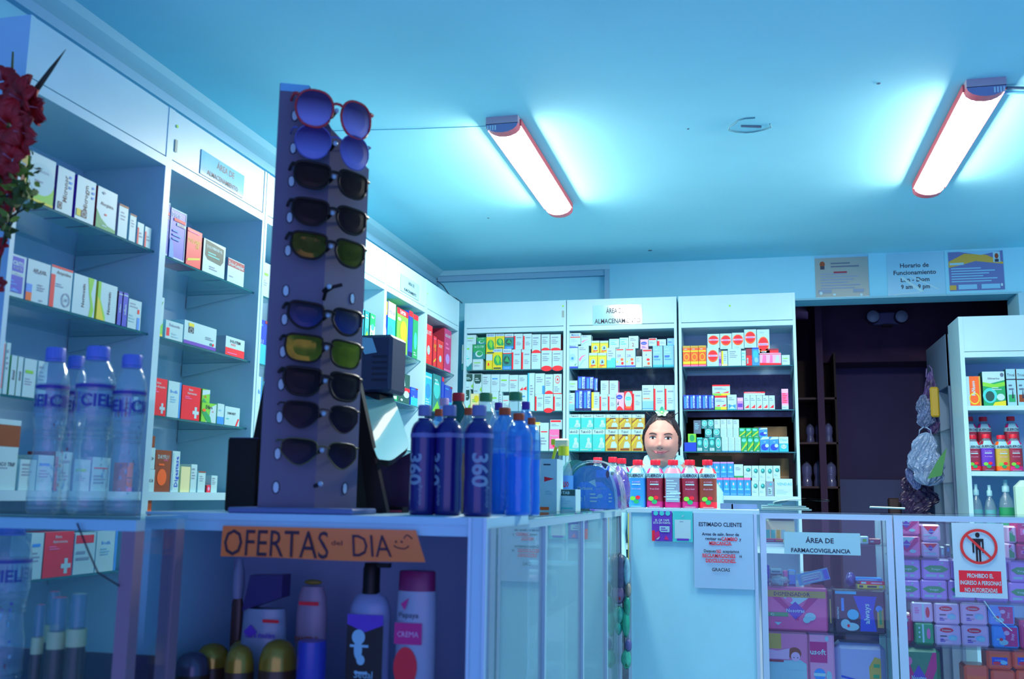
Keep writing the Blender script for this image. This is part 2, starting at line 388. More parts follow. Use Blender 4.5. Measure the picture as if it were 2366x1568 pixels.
# right cabinet
def rightcab():
    t = empty('medicine_cabinet', (0,5.2,0), 0, 'white open cabinet standing at the right, inside the doorway side', 'cabinet', 'white medicine cabinets')
    x0, x1, d = 1.012, 1.56, .27; zt = Z(.905)
    MB().box(x0, 0, 0, x0+.02, d, zt, MELA).build('side_panel', t); MB().box(x1-.02, 0, 0, x1, d, zt, MELA).build('side_panel', t)
    MB().box(x0+.02, d-.01, 0, x1-.02, d, zt, mat((.30,.50,.80), .5)).build('back_panel', t)
    MB().box(x0+.02, .002, Z(.73), x1-.02, .016, zt, MELA).build('header_panel', t); MB().box(x0+.02, 0, Z(.70), x1-.02, d-.01, Z(.727), MELA).build('top_board', t)
    MB().box(x0+.02, .016, zt-.02, x1-.02, d-.01, zt, MELA).build('lid_board', t)
    for z in RZ: MB().box(x0+.02, .002, z-.022, x1-.02, d-.01, z, MELA).build('wood_shelf', t)
    t = empty('side_cabinet', (0,5.75,0), 0, 'white open side shelving running back into the dark storeroom', 'cabinet')
    zt = Z(.905); g = mat((.22,.36,.56), .6)
    b = MB(); b.box(1.05, -.02, 0, 1.07, .60, zt, MELA)
    for zz in (.25, -.02, .52): pass
    b = MB(); b.box(1.40, 0, 0, 1.42, .62, zt, MELA2); b.build('back_panel', t)
    for y in (0, .30, .60): MB().box(1.05, y, 0, 1.40, y+.02, zt, g).build('side_panel', t)
    MB().box(1.048, 0, Z(.62), 1.06, .62, zt, g).build('header_panel', t)
    for z in (.39, .10, -.12): MB().box(1.05, .02, Z(z)-.008, 1.39, .60, Z(z), GLASS).build('glass_shelf', t)
RZ = [P(2240,937,1,5.2).z, P(2240,1088,1,5.2).z, Z(-.16)]
rightcab()

# ---------------------------------------------------------------- counters
CT = Z(-.045)
def near_unit():
    t = empty('display_counter', (0,1.85,0), 0, 'white open-front display counter carrying the sunglasses stand', 'counter')
    x0, x1, d = -1.235, -.496, .36
    MB().box(x0, 0, CT-.014, x1, d, CT, MELA).build('top_board', t)
    MB().box(x0, 0, 0, x0+.016, d, CT-.014, MELA).build('side_panel', t)
    MB().box(x1-.036, 0, 0, x1, d, CT-.014, MELA).build('side_panel', t)
    MB().box(x0+.016, d-.01, 0, x1-.036, d, CT-.014, mat((.34,.40,.62), .5)).build('back_panel', t)
    MB().box(x0+.016, .004, CT-.036, x1-.036, .02, CT-.014, MELA).build('front_rail', t)
    MB().box(x0+.016, .004, Z(-.455), x1-.036, d-.01, Z(-.44), MELA).build('wood_shelf', t)
    MB().box(x1, .012, .02, x1+.004, d, CT-.02, MIRR).build('side_glass', t)
    for X in (x1-.036, x1-.006): MB().box(X, -.004, 0, X+.006, 0, CT, ALU).build('edge_trim', t)
near_unit()
def showcase(name, label, loc, rz, w, d, posts, shelves, endglass=(1,1), post=.022, top=True, group='glass showcases', pane=None):
    t = empty(name, loc, rz, label, 'showcase', group)
    for x in posts:
        for y in (0, d-post): MB().box(x-post/2, y, 0, x+post/2, y+post, CT-.03, ALU).build('post', t)
    x0, x1 = posts[0]-post/2, posts[-1]+post/2
    for y in (0, d-post): MB().box(x0, y, CT-.03, x1, y+post, CT-.010, ALU).build('top_rail', t)
    for a, c in zip(posts[:-1], posts[1:]): MB().box(a+post/2, .008, .12, c-post/2, .012, CT-.03, pane or PANE).build('glass_pane', t)
    if top: MB().box(x0-.004, -.004, CT-.010, x1+.004, d+.004, CT-.003, GLASS).build('glass_top', t)
    for z in shelves: MB().box(x0+.004, .016, z-.006, x1-.004, d-.03, z, GLASS).build('glass_shelf', t)
    for e, X in zip(endglass, (x0+.003, x1-.007)):
        if e: MB().box(X, .024, .12, X+.004, d-.024, CT-.03, PANE).build('end_pane', t)
    MB().box(x0, 0.0, 0, x1, d, .12, MELA).build('plinth', t)
    return t
YS = 1.60
# left front showcase (bottles stand on it)
t = showcase('glass_showcase', 'dark-framed glass showcase at the lower left under the water bottles', (0,YS,0), 0, 1, .16, [-2.1,-1.10], [], post=.028)
BR = mat((.28,.17,.22), .5)
MB().box(-2.09, .143, .12, -1.115, .15, Z(-.315), mat((.05,.03,.06), .6)).build('back_panel', t)  # added dark panel paints the darkness low inside the showcase
for o in t.children:
    if o.name.startswith('post'): o.data.materials[0] = BR
# side showcase along the aisle, glass towards +x
t = showcase('glass_showcase', 'long glass showcase running from the near counter back to the far corner', (-.5,0,0), HP, 1, .36, [2.23, 2.435, 3.0, 3.50, 3.886], [Z(-.30), Z(-.56)], post=.018, pane=MIRR)
# far counter solid panel
t = empty('white_counter', (0,3.9,0), 0, 'solid white counter front carrying the customer notice', 'counter')
x0, x1 = -.475, .012
MB().box(x0, 0, 0, x1, .018, CT-.012, mat((.34,.80,.90), .35, noise=.05)).build('front_panel', t)
MB().box(x0-.004, -.006, CT-.016, x1+.01, .36, CT, MELA).build('top_board', t)
for X in (x0, x1-.012): MB().box(X, -.006, 0, X+.012, 0, CT-.016, ALU).build('edge_trim', t)
MB().box(x0, .34, 0, x1, .36, CT-.016, MELA2).build('rear_panel', t)
SA = [P(1900,y,1,3.95).z for y in (1254,1356,1460)]+[Z(-.69)]
showcase('glass_showcase', 'glass showcase with the small white sign, between white panel and pad showcase', (0,3.9,0), 0, 1, .36, [.034,.484], SA, (0,0))
SB = [P(2200,y,1,3.95).z for y in (1289,1388,1492)]+[Z(-.74)]
showcase('glass_showcase', 'glass showcase full of pink pad packs with the red prohibition sign', (0,3.9,0), 0, 1, .36, [.515,1.15], SB, (0,1), post=.03)
# ---------------------------------------------------------------- cartons on the shelves
def carton(w, d, h, base, spec, side=None, name='medicine_carton', res=1, sidespec=None, bevel=0):
    b = MB()
    if bevel: b.cham(-w/2, 0, 0, w/2, d, h, bevel, mat(base, .35))
    else: b.box(-w/2, 0, 0, w/2, d, h, mat(base, .42), mat(side, .42) if side else None)
    if not bevel:   # closing flap seam on top
        b.box(-w/2+.002, d*.12, h, w/2-.002, d*.15, h+.0004, mat('w', .5))
    b.decals(spec, -w/2, 0, w, h, 0, res)
    return b, name
WH = {}
# designs: base colour, printing, side colour
DS = dict(
 plain=('W', 'l .12 .45 .8 .75 3 E|r .12 .8 .6 .86 E', None),
 plainb=('W', 'l .12 .35 .85 .6 3 E|r .12 .7 .75 .77 b', None),
 plaing=('W', 'l .12 .3 .8 .5 3 E|r .12 .62 .75 .7 g', None),
 redstripe=('W', 'r 0 0 .17 .86 R|l .3 .25 .9 .5 3 E|r .3 .72 .85 .78 E', 'd'),
 redarc=('W', 'c .5 .02 .5 .15 R|r 0 0 1 .05 R|l .12 .4 .8 .7 3 E|r .12 .78 .75 .84 E', 'd'),
 redtri=('W', 'p .1 .1 .8 .35 .8 .1 R|l .12 .6 .85 .85 2 E', 'd'),
 redtri2=('W', 'p .1 .05 .5 .05 .5 .25 R|p .5 .12 .95 .3 .95 .05 R|l .12 .6 .8 .85 3 E', None),
 target=('W', 'o .5 .72 .28 .2 R|c .5 .72 .1 .07 R|l .12 .1 .8 .4 3 E|r 0 0 1 .04 R', 'e'),
 badge=('W', 'p .08 .98 .92 .98 .92 .6 .75 .5 .25 .5 .08 .6 D|l .2 .62 .8 .8 2 W|p .75 .2 1 .35 1 .05 g|r .08 .1 .5 .15 E', None),
 acitip=('G', 'p 0 .0 1 .0 1 .3 0 .5 T|c .5 .35 .3 .22 W|c .55 .38 .22 .16 G|t .5 .85 .16 .8 ACI-TIP W', 'D'),
 tealwave=('W', 'p 0 0 1 0 1 .3 .6 .12 .3 .28 0 .25 T|r .1 .8 .7 .86 g|l .15 .4 .8 .6 2 t', None),
 leafy=('Y', 'r 0 .84 1 1 W|t .5 .92 .09 .8 HEDERIX B|c .5 .45 .38 .25 G|p .3 .5 .5 .75 .75 .5 .6 .25 g|c .8 .3 .15 .1 G|r .1 .04 .9 .1 D', 'G'),
 leafb=('T', 'r 0 .8 1 1 W|r 0 .76 1 .8 R|t .5 .9 .08 .8 Ambrox B|c .45 .45 .35 .2 D|p .2 .4 .5 .65 .8 .35 G|r 0 0 1 .16 b|t .5 .08 .07 .7 mucol W', 'B'),
 yellowtop=('Y', 'r 0 .6 1 1 W|c .4 .35 .12 .1 R|r 0 0 1 .06 g', None),
 cyanbar=('W', 'r 0 0 .22 1 C|l .35 .4 .9 .7 4 E', None),
 bluebar=('W', 'r .75 0 1 .4 b|l .15 .55 .9 .85 3 E', None),
 redline=('W', 'r .1 .66 .85 .70 R|l .12 .2 .85 .5 3 E', None),
 yg=('y', 'c .7 .7 .3 .2 Y|c .4 .3 .12 .07 R|l .2 .5 .7 .7 2 g', None),
 pinkbox=('P', 'r 0 0 1 .1 W|t .5 .72 .09 .8 Panadol W|t .5 .55 .07 .6 Forte W|c .5 .3 .2 .12 R', 'd'),
 mylanta=('W', 'r .0 .86 1 .9 B|t .5 .94 .07 .9 Mylanta B|c .5 .45 .3 .17 w|c .5 .42 .12 .06 b|r 0 0 1 .08 B|p .7 .15 .9 .22 .75 .1 G', None),
 mylred=('W', 'r .05 .6 .95 .68 R|t .5 .85 .16 .85 Mylanta B|l .15 .2 .8 .5 2 w', None),
 swoosh=('W', 'p .05 .4 .35 .55 .8 .6 .4 .5 .15 .3 P|p 0 .1 .5 .4 .9 .45 .5 .3 .1 0 w|l .1 .8 .8 .95 2 E', None),
 yell=('Y', 'r 0 .84 1 1 W|r .1 .78 .9 .82 g|c .5 .4 .28 .2 w|p .4 .3 .5 .55 .65 .35 K|r .2 .14 .8 .2 R|r .1 .05 .5 .09 O', 'A'),
 tealbot=('W', 'r 0 0 1 .38 t|l .15 .55 .8 .9 3 E|c .75 .42 .3 .08 t', None),
 tealthin=('W', 'r 0 .3 .06 1 t|l .15 .3 .85 .7 2 t|r .1 .8 .8 .86 t', None),
 kids=('W', 'r .05 .9 .8 .96 R|t .35 .62 .14 .4 2X V|c .65 .42 .16 .07 O|c .7 .22 .14 .08 R|c .15 .3 .07 .06 Y|r 0 .03 1 .1 B', 'w'),
 kids2=('W', 'r .05 .88 .95 .97 R|t .4 .68 .1 .4 8 B|c .6 .42 .18 .07 R|c .65 .2 .15 .08 O|r .1 .02 .9 .05 K', 'E'),
 pale=('c', 'r 0 0 1 .1 C|l .12 .3 .85 .5 2 b|l .12 .6 .8 .9 2 w|r .12 .48 .6 .53 B', 'V'),
 two=('W', 't .45 .3 .3 .3 2 d|l .15 .6 .85 .85 2 E', None),
 oval=('p', 'c .45 .6 .38 .16 B|t .45 .6 .1 .5 tempra W|l .2 .1 .8 .3 2 V', None),
 redtop=('W', 'r .05 .75 .9 .95 R|l .1 .3 .8 .6 2 E', None),
 bottles=('B', 'r .12 .1 .4 .9 b|r .55 .1 .9 .95 W|v .72 .5 .2 .7 electro B|r 0 0 1 .12 N', 'N'),
 family=('p', 'c .4 .75 .4 .13 B|t .4 .75 .08 .5 tempra W|p 0 0 1 0 .6 .2 .3 .25 .1 .15 R|c .2 .3 .12 .1 W|p .1 .3 .3 .55 .3 .3 K', None),
 orangeoval=('R', 'c .5 .55 .45 .42 W|c .5 .62 .35 .1 t|t .5 .62 .06 .5 zentel W|c .5 .15 .4 .06 O', None),
 bluebot=('W', 'r 0 .06 1 .36 c|r 0 .04 1 .07 b|r .1 .45 .7 .48 O|l .1 .6 .85 .9 3 E', None),
 yelside=('W', 'r 0 0 .3 1 Y|r 0 0 1 .12 y|l .4 .3 .9 .8 4 E', None),
 pinkside=('W', 'l .15 .3 .85 .8 4 E', 'P'),
 orange=('O', 'r 0 0 1 .07 P|r 0 .12 1 .24 Y|r 0 .7 1 .77 Y|r 0 .9 1 1 A|o .5 .45 .35 .17 Y|l .2 .8 .8 .87 1 W', 'P'),
 sun=('W', 'c .5 .55 .44 .34 O|c .5 .57 .36 .27 R|r .1 .52 .9 .62 p|t .5 .57 .06 .7 Redoxon B|l .2 .05 .8 .15 1 w', None),
 sunlow=('W', 'c .5 .35 .44 .34 O|c .5 .37 .36 .27 R|r .1 .32 .9 .42 p|t .5 .37 .06 .7 Redoxon B|l .2 .82 .8 .92 1 w', 'd'),
 redbig=('R', 'r .0 .6 1 1 d|r .1 .12 .35 .45 W|l .12 .15 .33 .42 4 K', None),
 pinkrow=('p', 'p 0 0 1 0 1 .15 0 .2 R|p .1 .2 .3 .2 .3 .8 .15 .85 P|p .45 .2 .6 .2 .6 .8 .5 .85 P|p .7 .2 .9 .2 .9 .7 .8 .8 W|r 0 .88 1 .92 R', 'P'),
 bluesky=('b', 'c .5 .6 .4 .25 C|c .6 .3 .3 .15 c|r .0 .92 1 1 B', 'B'),
 vialb=('B', 'r .15 .1 .45 .9 b|r .55 .15 .85 .95 W|v .7 .5 .2 .7 hidrat B|r 0 0 1 .1 N', 'N'),
 redwings=('W', 'r 0 .86 1 1 R|r 0 0 .5 .2 g|r .5 0 1 .2 Y|p .05 .25 .4 .35 .45 .25 R|p .55 .25 .95 .4 .9 .25 R|l .1 .55 .9 .75 2 E', None),
 bfly=('W', 'p .1 .05 .5 .25 .9 .05 .9 .35 .5 .28 .1 .38 b|r .05 0 .95 .06 C|l .1 .6 .8 .85 2 E', None),
 violet=('L', 'r 0 .7 1 .95 p|r .1 .2 .9 .5 V', None),
 rose=('p', 'r 0 0 1 .18 W|r 0 .28 1 .8 P|l .1 .3 .9 .8 6 R|l .1 .05 .9 .12 1 E', None),
 pack3=('W', 'r 0 .6 1 1 R|l .05 .7 .9 .9 2 W', None),
 blueblock=('B', '', 'B'),
 gside=('g', 'c .5 .5 .3 .4 G', None),
 teal=('T', 'r .1 .05 .9 .25 W|l .15 .08 .85 .22 2 E|c .5 .62 .35 .2 t|l .25 .5 .75 .75 3 W|r .05 .9 .95 1 t', 'D'),
 tealc=('T', 'o .5 .6 .42 .36 W|c .5 .6 .3 .25 t|l .3 .48 .7 .72 3 W|r .2 .05 .8 .12 E', 'D'),
 greyb=('e', 'l .15 .3 .85 .8 4 c', None),
 whitetext=('W', 'l .08 .05 .92 .95 8 w', None),
 whiteblue=('W', 'r 0 0 1 .06 b|l .08 .1 .92 .95 8 w', None),
 greenc=('G', 'p 0 .15 1 .75 1 .6 0 0 g|p 0 .1 1 .6 1 .52 0 .04 Y|c .45 .78 .4 .14 t|t .45 .78 .12 .5 Kamil W|r .5 .02 .9 .07 W', 'D'),
 bluew=('b', 'p 0 .8 .3 1 1 1 1 .85 W|c .5 .3 .4 .22 B|c .75 .4 .2 .12 W|r .0 0 1 .06 C|t .5 .68 .1 .7 sal W', 'B'),
 oliver=('C', 'r 0 .55 1 1 W|t .5 .8 .2 .8 Oliver C|c .5 .35 .3 .16 W|o .5 .4 .2 .12 b', 'c'),
 blueh=('b', 'r 0 .9 1 1 L|c .5 .6 .22 .18 C|c .5 .65 .12 .08 p|r .15 .3 .85 .42 C|t .5 .36 .09 .7 SUERO W|r .1 .06 .9 .1 c', 'B'),
 bluehr=('b', 'r 0 .88 1 1 P|c .5 .6 .22 .18 C|c .5 .65 .12 .08 p|r .15 .3 .85 .42 C|t .5 .36 .09 .7 SUERO W|r .1 .06 .9 .1 c', 'B'),
 tealball=('W', 'c .6 .65 .3 .16 T|c .55 .69 .16 .08 t|l .15 .2 .7 .35 2 w', 'e'),
 greybox=('E', 'r .25 .1 .75 .6 w|l .3 .15 .7 .5 3 K|c .6 .8 .15 .08 C', 'e'),
 winter=('W', 't .55 .7 .16 .85 VENDAS C|l .1 .1 .8 .4 3 w', None),
 greenbot=('W', 'r 0 0 1 .13 G|l .15 .55 .85 .8 3 E', None),
 tukd=('t', 'r 0 .77 1 1 W|T .5 .89 .12 .8 Tukol-D K|c .72 .52 .13 .1 W|p .45 .15 .95 .15 .95 .35 .8 .45 .6 .42 W|r .6 .12 .85 .3 w|r .1 .05 .7 .08 m', 'G'),
 tuk=('A', 'r 0 .77 1 1 W|T .5 .89 .12 .55 Tukol K|r .3 .7 .75 .76 K|p .0 .3 .5 .7 .5 .62 0 .22 Y|p 0 .5 .4 .76 .4 .7 0 .42 n|c .65 .6 .1 .08 W|p .4 .15 .9 .15 .9 .3 .75 .45 .5 .42 W|r .15 .04 .85 .12 n', 'n'),
 # left wall
 yel1=('A', 'r .1 .1 .9 .5 n|r .1 .7 .9 .75 E', 'A'),
 agen=('W', 'p 0 0 1 0 1 .42 .8 .32 .3 .14 0 .2 g|c .5 .5 .5 .33 W|t .5 .68 .08 .75 Algestrin E|r 0 0 1 .05 Y|l .25 .4 .75 .48 1 E', 'g'),
 vert=('W', 'v .5 .55 .14 .6 Micronor K|r .12 .06 .38 .22 K|o .25 .14 .1 .06 W|l .7 .55 .9 .9 3 b', 'V'),
 verty=('W', 'v .5 .55 .14 .6 Microgyn K|r .3 .08 .62 .24 K|o .46 .16 .12 .06 W|r .06 .08 .28 .24 Y|l .8 .55 .95 .9 3 b', 'V'),
 alerg=('W', 'p 0 0 1 0 1 .08 .6 .12 .25 .25 0 .45 G|t .5 .62 .09 .8 Alergizina K|r .4 .35 .52 .39 R|l .3 .06 .7 .12 1 W|p .2 .88 .3 .92 .4 .88 .3 .84 E', 'd'),
 slim=('W', 'l .2 .5 .8 .8 3 E|r 0 .94 1 1 n', 'w'),
 miniR=('W', 'r 0 0 .25 .75 R|l .35 .3 .9 .6 2 E', 'w'),
 alicam=('W', 'r .04 .6 .9 .95 B|T .47 .83 .16 .8 Alicam W|t .65 .68 .07 .4 FORTE W|r .04 .1 .9 .5 B|r .04 .52 .4 .58 K|p .3 .12 .55 .2 .8 .12 b|l .2 .25 .7 .4 2 b|t .7 .55 .04 .4 Meloxicam E', 'B'),
 aflax=('W', 'T .55 .76 .09 .6 AFLAXIL K|l .3 .68 .8 .72 1 E|r 0 .14 .25 .4 b|r 0 0 .25 .2 O|l .48 .28 .85 .46 3 E|r .6 .05 .75 .08 E', 'w'),
 ampi=('W', 'r 0 .0 .2 .78 R|r 0 .95 1 1 R|t .58 .86 .085 .75 Ampicilina K|l .25 .5 .65 .6 2 E|o .75 .24 .2 .17 E|t .75 .24 .1 .2 14 E', 'w'),
 nox=('W', 'p .62 1 .9 1 .8 .6 .95 .2 .9 0 .75 0 .8 .3 .7 .6 g|v .45 .5 .11 .6 Normoxin K', 'w'),
 nox2=('W', 'p 0 1 .15 1 .15 .55 .45 .1 .45 0 0 0 g|p 0 .6 .12 .5 .4 0 0 0 Y|v .6 .5 .11 .6 Normoxin K', 'Y'),
 bthin=('B', 'v .5 .5 .35 .7 inflam W|r 0 .9 1 .93 W', 'N'),
 smallw=('W', 'l .1 .7 .8 .9 2 E|r .7 .55 .85 .7 R|r .7 0 .9 .42 b|l .1 .2 .6 .5 3 w', 'w'),
 redL=('W', 'r .3 .1 .95 .95 R|p .0 .6 .3 .7 .3 .5 R', 'W'),
 vertg=('W', 'r .0 .0 .0 .0 g|v .5 .5 .5 .6 dexal K', 'G'),
 ico=('W', 'T .5 .6 .09 .95 ICO TRIF K|l .1 .48 .8 .54 1 E', 'w'),
 biglid=('n', 'r 0 .8 1 1 W', None),
 apronax=('B', 'r 0 0 1 .03 W|r 0 .97 1 1 W|r 0 0 .03 1 W|r .97 0 1 1 W|T .35 .88 .08 .55 DOLO W|r .2 .76 .95 .82 R|r .4 .68 .95 .74 W|t .68 .71 .05 .5 FORTE R|l .15 .35 .8 .6 3 b|p 0 0 .3 0 .2 .3 0 .4 b', 'B'),
 redgold=('R', 't .5 .68 .12 .9 DOLORET Y|t .7 .56 .09 .4 XR Y|p .05 .1 .9 .24 .95 .3 .1 .17 Y|r .05 .9 .8 .93 P', 'd'),
 greenbadge=('W', 'p .08 .98 .92 .9 .92 .5 .8 .36 .2 .4 .08 .52 D|T .5 .8 .09 .78 DOLOMANDOL W|l .2 .5 .8 .66 2 t|l .3 .12 .7 .25 2 E', 'K'),
 redband=('W', 'r 0 .66 1 .97 d|T .5 .8 .17 .9 Dolo-Complex W|l .1 .2 .5 .3 1 E', 'w'),
 gcorner=('W', 'p 0 0 1 0 1 .35 .6 .2 0 .25 g|r 0 0 1 .06 Y|p .5 .82 .9 .9 .7 .75 G', 'w'),
 dexal=('W', 'r .05 .15 .22 .6 R|T .5 .78 .16 .75 Dolocordia E|l .35 .1 .8 .4 2 w', 'w'),
 longw=('W', 'r 0 0 1 .15 V|r .12 .5 .28 .75 K|o .2 .6 .05 .1 W|r .12 .78 .28 .92 Y|l .65 .4 .95 .55 2 E|c .83 .25 .03 .06 T|c .9 .24 .03 .06 R', 'w'),
 redlow=('W', 'r 0 0 1 .4 R|T .5 .78 .16 .85 DOLOTRIM K|t .4 .6 .12 .6 FORTE R|r .1 .1 .6 .15 P', 'E'),
 cross=('R', 'r .72 .06 .83 .34 W|r .62 .16 .93 .24 W|t .5 .88 .07 .8 8mm W|t .52 .78 .07 .85 Ciprofloxacino W|l .15 .6 .55 .72 2 P|l .05 .05 .4 .12 2 P', 'G'),
 crossb=('R', 'r .72 .06 .84 .40 W|r .61 .18 .95 .28 W|t .45 .9 .08 .8 8mm W|t .52 .79 .07 .85 Azitromicina W|l .15 .6 .55 .7 2 P', 'd'),
 whblue=('W', 'r .88 0 1 1 b|t .45 .72 .09 .7 Brodifa b|l .2 .4 .7 .6 3 c', 'w'),
 dib=('g', 'p .3 0 1 0 1 1 .6 .8 .55 .4 W|p 0 .5 .3 .55 .6 .3 .7 0 .4 0 G|T .5 .8 .2 .85 Dibro K|t .75 .6 .1 .3 lax R|c .15 .6 .12 .08 O', 'g'),
 dibtop=('g', 'p 0 .5 1 .7 1 1 0 .9 W|t .4 .45 .18 .6 xib R|p 0 0 .6 0 .2 .3 G', 'g'),
 whb2=('W', 'r 0 0 1 .36 b|l .2 .6 .8 .75 1 c', 'w'),
 wdem=('W', 'T .45 .65 .13 .6 DEMOREST K|p .72 0 .82 0 .98 .4 .88 .4 R|l .1 .3 .4 .4 1 t', 'w'),
 bigak=('W', 'T .5 .5 .14 .75 BIGA-K 24 K', 'w'),
 amber=('n', 't .5 .84 .1 .7 DAYFLU W|t .65 .77 .05 .5 jarabe P|c .45 .35 .3 .2 O|l .2 .6 .8 .7 1 O', 'n'),
 digest=('W', 'v .62 .5 .3 .75 Digestase B|r .1 .05 .25 .95 w', 'w'),
 cream=('y', '', 'y'),
 sred=('R', 'p .1 .5 .5 .9 .9 .5 .5 .1 P|r .4 .3 .6 .7 W', 'd'),
 orangecap=('O', 'r 0 0 1 .15 P|r 0 .45 1 .5 n', 'O'),
 blueC=('B', 'r 0 0 1 .45 C|t .4 .5 .12 .7 BIU W|r 0 .85 .5 .9 b|r .7 .93 1 1 d', 'B'),
 tapsin=('g', 'r 0 .86 1 1 R|T .5 .93 .09 .9 TAPSIN W|r .1 .03 .6 .18 W|l .12 .05 .58 .16 4 K|c .6 .5 .3 .25 Y|c .2 .75 .15 .04 W|r 0 0 .02 .9 G', 'G'),
 enter=('C', 'r 0 .65 1 1 y|T .5 .78 .07 .85 ENTEROGER B|c .4 .35 .3 .15 b|r 0 .0 1 .05 G', 'B'),
 enter2=('B', 'r 0 .7 1 1 Y|c .6 .3 .3 .15 W|t .5 .8 .08 .8 entero B', 'B'),
 bluegreen=('G', 'r 0 .88 1 1 R|c .5 .4 .3 .2 t|l .2 .05 .8 .15 2 W', 'G'),
 blueRed=('B', 'r 0 .88 1 1 R|r 0 .0 1 .1 N', 'B'),
 merid=('G', 'r .05 .05 .95 .55 m|T .5 .88 .1 .8 Meri W|c .5 .5 .3 .12 t|l .2 .1 .7 .3 3 G', 'D'),
 vick=('D', 'p .05 .8 .5 .85 .6 .6 .3 .45 .1 .55 W|p .1 .76 .45 .8 .52 .62 .3 .5 .15 .58 G|t .35 .66 .08 .4 VapoRub W|r .55 .4 1 .52 R|c .7 .3 .25 .12 W|c .3 .08 .1 .04 W', 'G'),
 cran=('R', 'T .5 .8 .1 .8 SILUET W|c .5 .35 .2 .12 W|l .2 .1 .8 .2 2 O', 'd'),
 magenta=('M', 'T .5 .85 .07 .8 GELICART W|l .2 .5 .8 .7 2 P|c .5 .3 .3 .12 L|r 0 0 1 .05 P', 'd'),
 sky=('C', 'c .5 .5 .35 .2 b|r .1 .85 .9 .9 W|l .2 .1 .8 .3 3 W', 'b'),
 seaw=('T', 'c .5 .6 .4 .25 t|p 0 0 1 0 .6 .3 g|l .2 .7 .8 .9 2 W', 'D'),
 brick=('n', '', 'n'),
 omep=('O', 'p 0 0 .25 0 .25 1 0 1 W|o .55 .25 .35 .2 Y|v .5 .6 .12 .5 ReNuevo W|r .9 0 1 1 A', 'O'),
 silim=('G', 'p 0 .6 1 .75 1 1 0 1 W|p 0 .58 .5 .52 1 .58 1 .7 .5 .63 0 .7 g|c .3 .3 .32 .22 t|c .3 .28 .2 .15 D|t .5 .8 .06 .6 Silimarina K|l .4 .45 .9 .55 2 W|p .4 0 1 0 1 .15 .5 .1 Y|c .78 .25 .18 .1 W|c .88 .9 .08 .06 e', 'D'),
 hairc=('w', 't .5 .84 .08 .8 Trical K|r 0 .7 1 .73 K|r .15 .1 .85 .3 G|p .5 .2 .6 .5 .7 .2 K|l .2 .4 .8 .6 2 e', 'D'),
 haircb=('w', 't .5 .84 .08 .8 Trical K|r 0 .7 1 .73 K|r .15 .1 .85 .3 n|p .5 .2 .6 .5 .7 .2 K|l .2 .4 .8 .6 2 e', 'n'),
)
